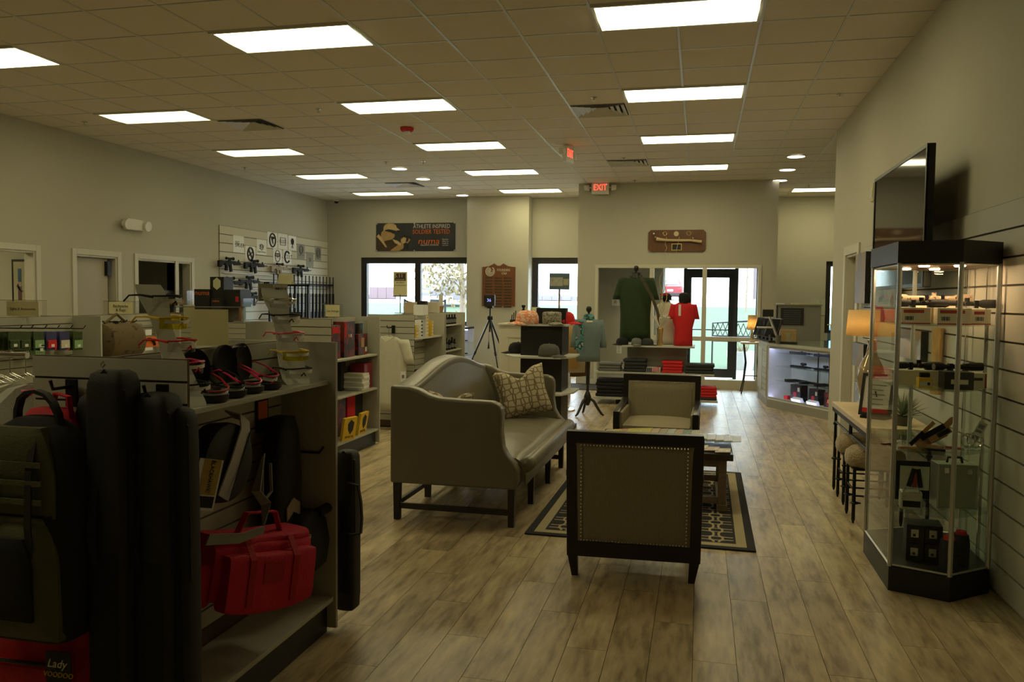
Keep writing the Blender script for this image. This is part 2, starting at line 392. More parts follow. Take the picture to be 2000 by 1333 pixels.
# casings round the office openings and the right doorway: each casing a trim with two jambs and a head
def casing(name, X, y0, y1, z, side, w=.075, th=.02, depth=T):
    r = sroot(name); s = side
    xa, xb = sorted((X, X+s*th))
    for n, q in (('jamb', (xa, xb, y0-w, y0, 0, z+w)), ('jamb', (xa, xb, y1, y1+w, 0, z+w)), ('head', (xa, xb, y0, y1, z, z+w))): B().mm(*q).build(n, 'trim', r, bevel=.004)
    xa, xb = sorted((X, X-s*depth))
    for n, q in (('jamb_lining', (xa, xb, y0-.001, y0+.025, 0, z)), ('jamb_lining', (xa, xb, y1-.025, y1+.001, 0, z)), ('head_lining', (xa, xb, y0+.025, y1-.025, z-.025, z))): B().mm(*q).build(n, 'trim', r)
    return r
casing('trim_1', XL, *OP[0], 1); casing('trim_2', XL, *OP[1], 1)
r = casing('trim_3', XL, OP[2][0], OP[3][1], 2.13, 1); B().mm(XL-T, XL+.02, OP[2][1], OP[3][0], 0, 2.13).build('mullion', 'trim', r)
casing('trim_4', XR, DY0, DY1, 2.13, -1, .1, depth=.16)
# doors
d = sroot('door_1'); d.location = (XL-.09, OP[1][0]+.03, 0)
MT['doorgrey'] = mat('door_grey_paint', (.42, .38, .30), .5, var=.03)
B().mm(-.02, .02, 0, .66, .01, 2.1).build('door_leaf', 'doorgrey', d); B().mm(.02, .07, .60, .68, 1.86, 2.06).build('door_closer', 'blackmetal', d)
d = sroot('door_2'); d.location = (XR+.1, DY0+.02, 0); B().mm(-.02, .02, 0, DY1-DY0-.04, .01, 2.1).build('door_leaf', 'doorgrey', d); B().tube([(-.03, .06, .95), (-.07, .06, .95), (-.07, .16, .95)], .009).build('door_handle', 'chrome', d)
# baseboards
struct(B().mm(-2.26, VX0, VY-.015, VY, 0, .1).mm(VX1, 1.31, VY-.015, VY, 0, .1).build('baseboard_vestibule', 'trim'))
struct(B().mm(-4.87, -3.53, 16.845, 16.86, 0, .1).build('baseboard_pillar', 'trim'))
struct(B().mm(-2.12, -.82, 16.185, 16.2, 0, .1).build('baseboard_inner', 'trim'))
# ---- windows
def window(name, x0, x1, y, z0, z1, muls, fw=.11, m='frame', depth=.12):
    r = sroot(name)
    B().mm(x0, x1, y, y+depth, z1-fw, z1).build('frame_head', m, r); B().mm(x0, x1, y, y+depth, z0, z0+fw*.6).build('frame_sill', m, r)
    xs = [x0+fw/2]+list(muls)+[x1-fw/2]
    for q in xs: B().mm(q-fw/2, q+fw/2, y, y+depth, z0+fw*.6, z1-fw).build('frame_post', m, r)
    for a, b_ in zip(xs[:-1], xs[1:]): B().mm(a+fw/2, b_-fw/2, y+depth/2-.004, y+depth/2+.004, z0+fw*.6, z1-fw).build('pane', 'glass', r)
    return r
window('window_1', -7.39, -4.6, YB+.03, WZ0, WZ1, [ony(815, 560, YB).x], .13)
window('window_2', -3.53, -2.27, 17.27, .55, WZ1, [], .13)
window('window_3', fx0, fx0+.55, 17.9, .95, 2.42, [], .1)
# vestibule partition: cream frame, mullions, low rail, panes
r = sroot('window_4'); D0, D1 = VY-.02, VY+.12
MT['frame2'] = mat('cream_frame_paint', (.60, .57, .47), .45, var=.03)
mx = [ony(1272, 600, VY).x, ony(1375, 600, VY).x]
fb = .06
for n, q in (('frame_head', (VX0, VX1, D0, D1, VZ-fb, VZ)), ('frame_post', (VX0, VX0+fb, D0, D1, 0, VZ-fb)), ('frame_post', (VX1-fb, VX1, D0, D1, 0, VZ-fb)),
             ('frame_post', (mx[0]-.04, mx[0]+.04, D0, D1, 0, VZ-fb)), ('frame_post', (mx[1]-.04, mx[1]+.04, D0, D1, 0, VZ-fb)),
             ('rail', (mx[0]+.04, mx[1]-.04, D0, D1, .86, .94)), ('rail', (mx[1]+.04, VX1-fb, D0, D1, .86, .94)), ('frame_sill', (mx[0]+.04, mx[1]-.04, D0, D1, 0, .16)), ('frame_sill', (mx[1]+.04, VX1-fb, D0, D1, 0, .16))):
    B().mm(*q).build(n, 'frame2', r, bevel=.004)
for a, b_ in ((mx[0]+.04, mx[1]-.04), (mx[1]+.04, VX1-fb)):
    for z0, z1 in ((.16, .86), (.94, VZ-fb)): B().mm(a, b_, VY+.05, VY+.058, z0, z1).build('pane', 'glass', r)
# exterior storefront with dark glazed door
r = sroot('window_5'); EY = 17.24
ex = [ony(px, 600, EY).x for px in (1283, 1343, 1432)]
for q in ((ex[0]-.1, ex[0]+.02), (ex[1]-.09, ex[1]-.02), (ex[2]+.02, ex[2]+.09), (1.09, 1.17)): B().mm(q[0], q[1], EY, EY+.12, 0, 2.36).build('frame_post', 'frame', r)
B().mm(ex[0]-.1, 1.17, EY, EY+.12, 2.27, 2.36).build('frame_head', 'frame', r)
B().mm(ex[0]+.02, ex[1]-.09, EY, EY+.12, .93, 1.03).build('frame_rail', 'frame', r)
for a, b_ in ((ex[0]+.02, ex[1]-.09), (ex[2]+.09, 1.09)): B().mm(a, b_, EY+.05, EY+.058, .02, 2.27).build('pane', 'glass', r)
d = sroot('door_3'); x0, x1 = ex[1]-.02, ex[2]+.02
for n, q in (('stile', (x0, x0+.09, EY+.02, EY+.07, .02, 2.24)), ('stile', (x1-.11, x1, EY+.02, EY+.07, .02, 2.24)), ('top_rail', (x0+.09, x1-.11, EY+.02, EY+.07, 2.06, 2.24)), ('bottom_rail', (x0+.09, x1-.11, EY+.02, EY+.07, .02, .2))): B().mm(*q).build(n, 'frame', d)
B().mm(x0+.09, x1-.11, EY+.04, EY+.048, .2, 2.06).build('pane', 'glass', d)
B().tube([(x0+.09, EY-.04, 1.0), (x1-.11, EY-.04, 1.0)], .012).build('push_bar', 'frame', d)
B().mm(x1-.3, x1-.02, EY-.05, EY+.02, 2.15, 2.22).build('door_closer', 'frame', d)
# ---- slatwalls (structure panels with single slats)
def slatwall(name, boxes, label, mslat='lam', mback='groove'):
    """boxes: list of ('x'|'y', face, dirn, a0, a1, z0, z1, pitch)"""
    ax, face, s, a0, a1, z0, z1, pitch = boxes
    q0, q1 = sorted((face, face+s*.008)); g0, g1 = sorted((face, face+s*.02))
    bk = (q0, q1, a0, a1, z0, z1) if ax == 'x' else (a0, a1, q0, q1, z0, z1)
    r = struct(B().mm(*bk).build(name, mback), label)
    n = int(round((z1-z0)/pitch)); gap = .012
    sl = B()
    sl = sl.mm(*((g0-face, g1-face, 0, a1-a0, gap/2, pitch-gap/2) if ax == 'x' else (0, a1-a0, g0-face, g1-face, gap/2, pitch-gap/2))).mesh('slat'); sl.materials.append(MT[mslat])
    for k in range(n): piece('slat', sl, r, (face, a0, z1-(k+1)*pitch) if ax == 'x' else (a0, face, z1-(k+1)*pitch))
    return r
MT['slatpaint'] = mat('slatwall_paint', (.47, .455, .39), .55, var=.03, scale=5)
MT['slatgroove'] = mat('slatwall_groove', (.09, .08, .06), .8)
slatwall('trim_5', ('x', XR, -1, 1.2, 8.95, 0.02, 0.02+.1524*14, .1524), 'grey slatwall covering the lower right wall', 'slatpaint', 'slatgroove')
MT['slatpale'] = mat('slatwall_pale', (.60, .57, .47), .55, var=.03, scale=5)
slatwall('trim_6', ('x', XL, 1, 12.84, 17.08, 2.82-.1524*17, 2.82, .1524), 'cream slatwall carrying rifles in the far corner', 'slatpale', 'slatgroove')
# ================================================================== CEILING FIXTURES
MT['troffer'] = emit('lit_prismatic_lens', LIGHTCOL, TROFFER)
MT['trofframe'] = mat('troffer_frame', (.72, .70, .62), .4, var=.02)
MT['troffer_dim'] = emit('lit_lens_dimmed', LIGHTCOL, TROFFER*.3)  # left row turned down so the left wall renders darker
def troffer(label):
    t = thing('ceiling_light', label, 'ceiling light', (0,0,0), 0, 'fluorescent troffers in the ceiling grid')
    w, h = 2*TX, TY
    fr = B()
    for q in ((.012, w-.012, .012, .035, -.012, .06), (.012, w-.012, h-.035, h-.012, -.004, .06), (.012, .035, .035, h-.035, -.004, .06), (w-.035, w-.012, .035, h-.035, -.004, .06)): fr.mm(*q)
    fr.build('frame', 'trofframe', t)
    # wrap lens: gently bowed acrylic
    b = B(); n = 10
    b.loft([[(x, .035+(h-.07)*k/n, .0-.016*math.sin(PI*k/n)) for k in range(n+1)]+[(x, .035+(h-.07)*k/n, .012) for k in range(n, -1, -1)] for x in (.06, w-.06)])
    b.build('lens', 'troffer', t, smooth=True)
    for x in (.035, w-.06):
        b = B(); b.loft([[(x, .035+(h-.07)*k/n, .008-.016*math.sin(PI*k/n)) for k in range(n+1)]+[(x, .035+(h-.07)*k/n, .02) for k in range(n, -1, -1)] for x in (x, x+.025)]); b.build('end_plate', 'troffer', t)
    B().mm(.012, w-.012, .012, h-.012, .06, .075).build('housing', 'trofframe', t)
    return t
t0 = None
CN = {0: 'left', 5: 'middle', 10: 'right'}; RN = {-8: 'added unseen overhead',0: 'nearest', 4: 'second', 8: 'third', 12: 'fourth', 16: 'farthest'}
for c, r in LIGHTS:
    lab = '%s rectangular ceiling light in the %s row of lights' % (RN[r], CN[c])
    if c == 10 and r == 12: lab = 'fourth rectangular ceiling light in the right row, nearest the entrance wall'
    loc = (GX0+c*TX, GY0+r*TY, ZC)
    if t0 is None: t0 = troffer(lab); t0.location = loc
    else:
        q = dup(t0, lab, loc)
        if c == 0:
            for ch in q.children:
                if ch.data.materials[0] == MT['troffer']:
                    ch.data = ch.data.copy(); ch.data.materials[0] = MT['troffer_dim']
dup(t0, 'added unseen ceiling light brightening the far-left office', (-10.2, 7.2, 2.66))  # added fixture, out of view, to brighten the office interior
dup(t0, 'rectangular ceiling light glimpsed beyond the end of the right wall', (GX0+14*TX, GY0+17*TY, ZC))
# recessed downlights
MT['downlight'] = emit('lit_downlight', (1, .93, .75), 6)
DL = [(780,329,'nearest of the four round downlights before the banner'),(826,349,'second round downlight in the line towards the banner'),(868,366,'third round downlight in the line towards the banner'),(903,381,'farthest round downlight, closest to the wall pier'),
      (1555,305,'nearest round downlight above the glass counter'),(1538,331,'middle round downlight above the glass counter'),(1523,352,'farthest round downlight at the corner of the entrance wall')]
d0 = None
for px, py, lab in DL:
    p = onz(px, py, ZC)
    if d0 is None:
        d0 = thing('downlight', lab, 'downlight', p, 0, 'round recessed downlights')
        B().lathe([(.125, -.012), (.145, -.012), (.145, .0), (.125, .0)], n=24).build('trim_ring', 'trofframe', d0, smooth=True)
        B().lathe([(.0001, -.012), (.125, -.012), (.125, .0), (.0001, .0)], n=24).build('lens', 'downlight', d0)
    else: dup(d0, lab, p)
# ceiling diffusers (vents)
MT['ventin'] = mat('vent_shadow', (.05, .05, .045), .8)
VL = ['square ceiling air vent between the left and middle light rows', 'square ceiling air vent just left of the right light row', 'smaller-looking ceiling air vent behind the side-on exit sign', 'ceiling air vent above the line of downlights', 'ceiling air vent beside the farthest left light']
v0 = None
for (c, r), lab in zip(VENTS, VL):
    loc = (GX0+c*TX, GY0+r*TY, ZC)
    if v0 is None:
        v0 = thing('ceiling_vent', lab, 'air vent', loc, 0, 'square ceiling diffusers')
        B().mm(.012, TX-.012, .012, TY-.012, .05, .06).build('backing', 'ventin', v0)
        for k in range(4):
            a = .02+k*.065; w = .05; z0, z1 = -.012+.008*k, .02+.006*k
            b = B(); o_ = [(a, a), (TX-a, a), (TX-a, TY-a), (a, TY-a)]; i_ = [(a+w, a+w), (TX-a-w, a+w), (TX-a-w, TY-a-w), (a+w, TY-a-w)]
            b.loft([[(x, y, z0) for x, y in o_], [(x, y, z1) for x, y in i_], [(x, y, z1+.004) for x, y in i_], [(x, y, z0+.004) for x, y in o_]], False, False); b.build('louvre_ring', 'grid', v0)
    else: dup(v0, lab, loc)
# sprinkler heads
sp = [(165,238,'sprinkler head beside the left row, nearest the left wall'),(622,213,'sprinkler head left of the second middle light'),(478,327,'sprinkler head left of the fourth left light'),(754,316,'sprinkler head before the nearest downlight'),(827,315,'sprinkler head right of the nearest downlight'),(1160,190,'sprinkler head in front of the larger right vent'),(1218,308,'sprinkler head beside the smaller right vent'),(1640,183,'sprinkler head nearest the right wall'),(1240,352,'sprinkler head close to the entrance wall'),(1580,362,'sprinkler head beyond the downlights on the right')]
s0 = None
for px, py, lab in sp:
    p = onz(px, py, ZC)
    if s0 is None:
        s0 = thing('sprinkler_head', lab, 'sprinkler', p, 0, 'ceiling sprinkler heads')
        B().lathe([(.035, 0), (.035, -.006), (.012, -.012), (.008, -.03)], n=14).build('escutcheon', 'chrome', s0, smooth=True)
        B().lathe([(.004, -.028), (.02, -.033), (.02, -.036), (.004, -.036)], n=12).build('deflector', 'chrome', s0)
    else: dup(s0, lab, p)
# red strobe / smoke detector
t = thing('fire_strobe', 'red round fire alarm strobe on the ceiling', 'fire alarm', onz(795, 250, ZC))
B().lathe([(.0001, 0), (.085, 0), (.085, -.025), (.07, -.045), (.0001, -.045)], n=24).build('base', 'red', t, smooth=True)
B().box((0, 0, -.06), (.07, .04, .035)).build('flash_lens', 'white', t, bevel=.006)
# security camera dome in the corner
t = thing('security_camera', 'small dark camera dome in the far left ceiling corner', 'camera', onz(657, 391, ZC))
B().lathe([(.0001, 0), (.06, 0), (.06, -.03), (.0001, -.03)], n=16).build('mount', 'white', t); B().sphere((0, 0, -.03), .05, 8).build('dome', 'blackmetal', t, smooth=True)
# exit signs
MT['exitred'] = emit('exit_red', (1, .03, .02), 2.6)
def exit_sign(label, loc, rz, lamps=True):
    t = thing('exit_sign', label, 'exit sign', loc, rz)
    B().mm(-.16, .16, -.03, .03, -.235, -.02).build('housing', 'white', t, bevel=.006); B().lathe([(.06, -.02), (.06, 0), (.0001, 0)], n=16).build('canopy', 'white', t)
    text('exit_letters', 'EXIT', .16, 'exitred', t, (0, -.031, -.115), spacing=.95, sx=.8)
    if lamps:
        for s in (-1, 1):
            B().tube([(s*.16, 0, -.11), (s*.2, 0, -.11)], .012).build('lamp_arm', 'white', t)
            b = B(); b.prism([(s*.2, -.17), (s*.29, -.155), (s*.30, -.07), (s*.21, -.07)], -.035, .035); b.build('lamp_head', 'white', t, bevel=.008)
    return t
p = ony(1173, 355, VY-.06); exit_sign('red exit sign with twin lamps facing us over the entrance', (p.x, VY-.08, p.z), 0)
p = onz(1110, 285, ZC); exit_sign('ceiling exit sign seen from its edge left of the right vents', (p.x, p.y, ZC), math.radians(80), True)
# emergency light on left wall
p = onx(255, 438, XL); t = thing('emergency_light', 'white twin-head emergency light on the left wall', 'emergency light', (XL, p.y, p.z), PI/2)
B().mm(-.17, .17, -.09, 0, -.09, .07).build('housing', 'white', t, bevel=.012)
for s in (-1, 1):
    b = B(); b.tube([(s*.22, -.05, -.01), (s*.22, -.14, -.02)], .06, 14, [.045, .075]); b.build('lamp_head', 'white', t, smooth=True)
# thermostat / small box by the TV
p = onx(1709, 376, XR); t = thing('wall_sensor_box', 'small cream box on the right wall beside the television', 'sensor', (XR, p.y, p.z), -PI/2)
B().mm(-.06, .06, -.03, 0, -.09, .09).build('cover', 'cream', t, bevel=.006); B().mm(-.035, .035, -.034, -.03, -.05, .02).build('slot', 'trim', t)
# switch and outlet on the inner vestibule wall
p = ony(1208, 590, 16.2); t = thing('light_switch', 'white double light switch plate on the inner entrance wall', 'light switch', (p.x, 16.2, p.z))
B().mm(-.13, .13, -.012, 0, -.075, .075).build('plate', 'white', t, bevel=.003); B().mm(-.09, -.03, -.02, -.012, -.03, .03).build('rocker', 'chrome', t); B().mm(.03, .09, -.02, -.012, -.03, .03).build('rocker', 'white', t)
p = ony(1209, 683, 16.2); t = thing('wall_outlet', 'white power outlet low on the inner entrance wall', 'outlet', (p.x, 16.2, p.z))
B().mm(-.05, .05, -.01, 0, -.08, .08).build('plate', 'white', t, bevel=.003); B().mm(-.02, .02, -.014, -.01, .012, .05).build('socket', 'trim', t); B().mm(-.02, .02, -.014, -.01, -.05, -.012).build('socket', 'trim', t)
# ================================================================== OUTSIDE
GZ = -.12
def tz(y): return GZ if y < 21 else (GZ+1.42*(y-21)/17 if y < 38 else 1.3+.3*(y-38)/24)
def strip(name, y0, y1, m, label=None, n=6):
    b = B(); b.slab(lambda u, v: (-70+130*u, y0+(y1-y0)*v, tz(y0+(y1-y0)*v)), 8, n, (0, 0, -.4)); return struct(b.build(name, m), label)
strip('sidewalk_paving', 18.02, 21, 'concrete', 'pale paving outside'); strip('lawn', 21, 38, 'grass', 'green lawn rising outside the windows')
MT['asphalt'] = mat('pale_asphalt', (.36, .34, .33), .9, var=.08)
strip('road', 38, 110, 'asphalt', 'pale road beyond the lawn')
MT['siding'] = mat('white_siding', (.85, .85, .84), .8, var=.03)
MT['sidinggrey'] = mat('mauve_fence_boards', (.12, .085, .09), .9, var=.1)
bd = thing('warehouse', 'long white building far outside beyond the lawn', 'building', (0, 72, tz(72)))
B().mm(-65, 40, 0, 12, 0, 12).build('wall', 'siding', bd)
for k in range(10): B().mm(-60+k*9, -59.8+k*9, -.05, 0, 0, 12).build('panel_seam', 'concrete', bd)
a = ony(1471, 560, 72).x
B().mm(a, a+3.2, -.06, 0, 0, 4.2).build('garage_door', 'sidinggrey', bd)
# board fences seen through the windows
def fence(label, x0, x1, ytop, ybase, Y, m):
    a, c = ony(x0, 575, Y).x, ony(x1, 575, Y).x; zt_ = ony((x0+x1)/2, ytop, Y).z
    f = thing('board_fence', label, 'fence', (a, Y, tz(Y))); h = zt_-tz(Y)
    me = B().mm(0, .58, 0, .06, .05, h).mesh('board'); me.materials.append(MT[m])
    for k in range(int((c-a)/.6)): piece('board', me, f, (k*.6, 0, 0))
    B().mm(-.2, c-a, .06, .2, 0, .3).build('rail', m, f)
MT['sidinglilac'] = mat('lilac_grey_boards', (.14, .13, .14), .9, var=.08)
fence('mauve-brown board fence far outside the wide window', 721, 775, 561, 580, 50, 'sidinggrey')
fence('grey board fence far outside the single window', 1041, 1130, 576, 590, 50, 'sidinglilac')
# autumn tree
MT['bark'] = mat('bark', (.20, .15, .11), .9, var=.3, stretch=(6, 6, 1))
MT['autumn'] = mat('autumn_leaves', (.20, .12, .05), .8, var=.25, scale=3, c2=(.14, .14, .06))
p = onz(900, 640, GZ); bx_, by_ = ony(902, 600, 27).x, 27
t = thing('autumn_tree', 'orange-leaved autumn tree outside the wide window', 'tree', (bx_, by_, tz(by_)-.05))
rng = random.Random(3); br = B(); br.tube([(0,0,0), (.03,0,1.2), (-.02,0,2.6), (.0,0,4.2)], .1, 8, [.12, .1, .07, .03])
tips = []
for k in range(26):
    z = 1.2+2.8*rng.random(); an = rng.random()*2*PI; l = .7+1.0*rng.random()
    q = (math.cos(an)*l, math.sin(an)*l, z+l*.35); br.tube([(0,0,z), (q[0]*.5, q[1]*.5, z+l*.25), q], .02, 5, [.03, .02, .008]); tips.append(q)
br.build('trunk', 'bark', t, smooth=True)
lf = B()
for q in tips:
    for _ in range(75):
        c_ = [q[i]*(.55+.55*rng.random())+rng.gauss(0, .22) if i < 2 else q[2]+rng.gauss(-.1, .35) for i in range(3)]
        m = Matrix.Translation(c_) @ Euler((rng.random()*6, rng.random()*6, rng.random()*6)).to_matrix().to_4x4()
        s = .05+.05*rng.random(); lf.add([(-s, 0, 0), (0, -s*.6, .01), (s, 0, 0), (0, s*.6, .01)], [(0, 1, 2, 3)], m)
o = lf.build('foliage', 'autumn', t); o['kind'] = 'stuff'
# sapling by the entrance
p = onz(1457, 603, GZ); bx_, by_ = ony(1457, 600, 36).x, 36
t = thing('sapling', 'thin bare young tree outside right of the entrance door', 'tree', (bx_, by_, tz(by_)-.05)); br = B(); br.tube([(0,0,0), (.02,0,1.5), (0,0,3.4)], .04, 6, [.05, .04, .015])
for k in range(14):
    z = 1.3+1.8*rng.random(); an = rng.random()*2*PI; l = .4+.6*rng.random(); br.tube([(0,0,z), (math.cos(an)*l*.6, math.sin(an)*l*.6, z+l*.7), (math.cos(an)*l, math.sin(an)*l, z+l*1.3)], .01, 5, [.016, .01, .005])
br.build('trunk', 'bark', t)
# red car (rear view)
MT['carred'] = mat('red_car_paint', (.16, .006, .012), .25, var=.05); MT['tyre'] = mat('tyre_rubber', (.02, .02, .02), .9); MT['carglass'] = mat('dark_car_glass', (.25, .2, .22), .1)
cp = ony(1311, 570, 60)
t = thing('parked_car', 'red parked car seen from behind outside the entrance', 'car', (cp.x, 60, tz(60)))
sec = lambda y, w, z0, z1, wr, zr: [(-w, y, z0), (w, y, z0), (w*1.02, y, (z0+z1)/2), (w*.97, y, z1), (wr, y, zr), (-wr, y, zr), (-w*.97, y, z1), (-w*1.02, y, (z0+z1)/2)]
b = B(); b.loft([sec(-2.1, .76, .35, .85, .7, .95), sec(-2.0, .84, .28, .95, .72, 1.02), sec(-1.5, .86, .25, .98, .68, 1.06), sec(-1.0, .87, .25, .98, .58, 1.42), sec(.2, .87, .25, .96, .58, 1.44), sec(.9, .87, .25, .95, .66, 1.0), sec(2.0, .8, .3, .8, .6, .86)]); b.build('body', 'carred', t, smooth=True)
B().add([(-.58, -1.56, 1.08), (.58, -1.56, 1.08), (.5, -1.1, 1.36), (-.5, -1.1, 1.36)], [(0,1,2,3)]).build('rear_window', 'carglass', t, solid=.02)
for s in (-1, 1):
    for y in (-1.3, 1.35): b = B(); b.tube([(s*.66, y, .32), (s*.86, y, .32)], .32, 18); b.build('wheel', 'tyre', t)
    B().mm(min(s*.55, s*.8), max(s*.55, s*.8), -2.13, -2.02, .72, .85).build('tail_light', 'red', t, bevel=.02)
B().mm(-.2, .2, -2.13, -2.1, .62, .75).build('number_plate', 'white', t); B().mm(-.8, .8, -2.16, -2.0, .3, .5).build('bumper', 'tyre', t, bevel=.03)
# utility trailer with yellow rack seen through the wide window
MT['rackyellow'] = mat('lime_yellow_paint', (.4, .42, .1), .5)
cx = ony(786, 587, 33); t = thing('utility_trailer', 'flatbed trailer with lime-yellow rack outside the wide window', 'trailer', (cx.x, 33, tz(32.6)))
z_ = cx.z-tz(32.6)
B().mm(-.1, 2.1, -.5, .5, z_+.05, z_+.2).build('deck', 'asphalt', t, bevel=.02)
for x in (.1, 1.9): B().tube([(x, 0, 0), (x, 0, z_+.05)], .05, 8).build('leg', 'blackmetal', t)
B().tube([(.1, 0, z_), (.8, 0, z_*.6), (1.9, 0, z_)], .035, 6).build('brace', 'blackmetal', t)
for z in (.35, .6, .85): B().mm(.0, 1.3, -.03, .03, z_+z, z_+z+.08).build('rack_rail', 'rackyellow', t)
for x in (.05, .65, 1.25): B().mm(x-.03, x+.03, -.03, .03, z_+.2, z_+.95).build('rack_post', 'rackyellow', t)
B().mm(1.35, 2.05, -.4, .4, z_+.2, z_+.75).build('cab', 'sidinglilac', t, bevel=.06); B().mm(1.42, 1.85, -.42, -.4, z_+.4, z_+.68).build('cab_window', 'carglass', t)
b = B()
cv = onz(870, 612, GZ); cx = ony(885, 600, 36)
t = thing('parked_van', 'grey van partly hidden by the autumn tree outside', 'van', (cx.x, 37, tz(36.3)))
t.scale = (.8, .8, .72)
b.loft([sec(-1.9, .8, .5, 1.1, .7, 1.8), sec(0, .85, .45, 1.1, .74, 1.9), sec(1.2, .85, .45, 1.1, .7, 1.8), sec(2.1, .8, .5, .95, .6, 1.05)]); o = b.build('body', 'sidinglilac', t, smooth=True); o.rotation_euler = (0, 0, PI/2)
for y in (-1.2, 1.2): B().tube([(y, -.8, .35), (y, -.6, .35)], .35, 16).build('wheel', 'tyre', t)
B().mm(-1.6, -.2, -.86, -.8, 1.2, 1.65).build('side_window', 'carglass', t)
# concrete planter drum, steel bench outside the entrance
p = onz(1446, 722, GZ); t = thing('concrete_planter', 'round concrete planter outside the entrance door', 'planter', p)
B().lathe([(.0001, 0), (.3, 0), (.34, .42), (.34, .46), (.28, .46), (.26, .40), (.0001, .40)], n=28).build('drum', 'concrete', t, smooth=True)
b = B(); rng = random.Random(5)
for k in range(40):
    a_, l = rng.random()*2*PI, .15+.25*rng.random(); b.tube([(math.cos(a_)*.15*rng.random(), math.sin(a_)*.15, .4), (math.cos(a_)*.22, math.sin(a_)*.22, .4+l)], .006, 4, [.008, .002])
b.build('dry_grass', 'autumn', t)['kind'] = 'stuff'
pa, pb = ony(1392, 640, 20.5), ony(1482, 640, 20.5); t = thing('lattice_bench', 'black metal lattice bench outside behind the entrance glass', 'bench', (pa.x, 20.5, GZ))
w = pb.x-pa.x+.6; h0, h1 = ony(1430, 657, 20.5).z-GZ, ony(1430, 632, 20.5).z-GZ
B().tube([(0,0,0), (0,0,h1), (w*.5,0,h1+.06), (w,0,h1), (w,0,0)], .025, 6).build('frame', 'blackmetal', t); B().tube([(0,0,h0), (w,0,h0)], .02, 6).build('rail', 'blackmetal', t)
for k in range(14):
    x = w*k/14
    for s in (0, 1):
        xa, xb = (x, x+w/14) if s else (x+w/14, x); B().tube([(xa, 0, h0), (xb, 0, h1)], .009, 4).build('lattice_bar', 'blackmetal', t)
B().mm(0, w, -.4, 0, h0-.12, h0-.08).build('seat', 'blackmetal', t)
# door mats
MT['matgrey'] = mat('charcoal_carpet_mat', (.05, .05, .055), .95, var=.2, bump=.3, bscale=300)
p = onz(1415, 742); t = B().mm(-.75, .75, -.45, .45, 0, .012).build('door_mat', 'matgrey'); t.location = (.35, 16.3, .0); tag(t, 'charcoal door mat inside the entrance vestibule', 'mat')
p = onz(1140, 758); t = B().mm(-.6, .5, -.55, .45, 0, .012).build('door_mat', 'matgrey'); t.location = (p.x, p.y+.2, 0); tag(t, 'dark floor mat with faded logo before the side doorway', 'mat')
# ================================================================== SEATING GROUP
# ---- rug
def rug_mat():
    m, t, p = _new('rug_trellis'); L = t.links
    tc = nd(t, 'ShaderNodeTexCoord'); sp = nd(t, 'ShaderNodeSeparateXYZ'); L.new(tc.outputs['Object'], sp.inputs[0])
    def mth(op, a, b=None):
        n = nd(t, 'ShaderNodeMath', operation=op)
        for i, v in enumerate((a, b)):
            if v is None: continue
            if isinstance(v, (int, float)): n.inputs[i].default_value = v
            else: L.new(v, n.inputs[i])
        return n.outputs[0]
    X, Y = sp.outputs[0], sp.outputs[1]
    k = 2*PI/.20
    # quatrefoil-like chain: two families of rings
    def ring(ox, oy, r):
        a = mth('SUBTRACT', mth('FLOORED_MODULO', mth('ADD', X, ox), .17), .085); b = mth('SUBTRACT', mth('FLOORED_MODULO', mth('ADD', Y, oy), .20), .10)
        d = mth('POWER', mth('ADD', mth('POWER', mth('ABSOLUTE', mth('DIVIDE', a, .085)), 3.), mth('POWER', mth('ABSOLUTE', mth('DIVIDE', b, .085)), 3.)), .333)
        return mth('LESS_THAN', mth('ABSOLUTE', mth('SUBTRACT', d, r)), .095)
    w = mth('MAXIMUM', ring(0, 0, .80), ring(.085, .10, .50))
    e = mth('MAXIMUM', mth('DIVIDE', mth('ABSOLUTE', X), .755), mth('DIVIDE', mth('ABSOLUTE', Y), 1.225))
    ex = mth('SUBTRACT', .755, mth('ABSOLUTE', X)); ey = mth('SUBTRACT', 1.225, mth('ABSOLUTE', Y)); ed = mth('MINIMUM', ex, ey)
    band = mth('MULTIPLY', mth('GREATER_THAN', ed, .055), mth('LESS_THAN', ed, .12)); inner = mth('GREATER_THAN', ed, .135)
    f = mth('MAXIMUM', band, mth('MULTIPLY', inner, w))
    no = nd(t, 'ShaderNodeTexNoise'); no.inputs['Scale'].default_value = 90; L.new(tc.outputs['Object'], no.inputs[0])
    mx = nd(t, 'ShaderNodeMix', data_type='RGBA'); mx.inputs[6].default_value = (.018, .018, .022, 1); mx.inputs[7].default_value = (.40, .34, .21, 1); L.new(f, mx.inputs[0])
    L.new(mx.outputs[2], p.inputs['Base Color']); p.inputs['Roughness'].default_value = .95
    bp = nd(t, 'ShaderNodeBump'); bp.inputs['Strength'].default_value = .5; bp.inputs['Distance'].default_value = .01; L.new(no.outputs[0], bp.inputs['Height']); L.new(bp.outputs[0], p.inputs['Normal'])
    return m
MT['rug'] = rug_mat()
o = B().mm(-.755, .755, -1.225, 1.225, 0, .011).build('area_rug', 'rug', bevel=.004); o.location = (-.365, 6.585, 0); o.rotation_euler = (0, 0, -.008)
tag(o, 'black and cream trellis-pattern rug under the coffee table', 'rug')
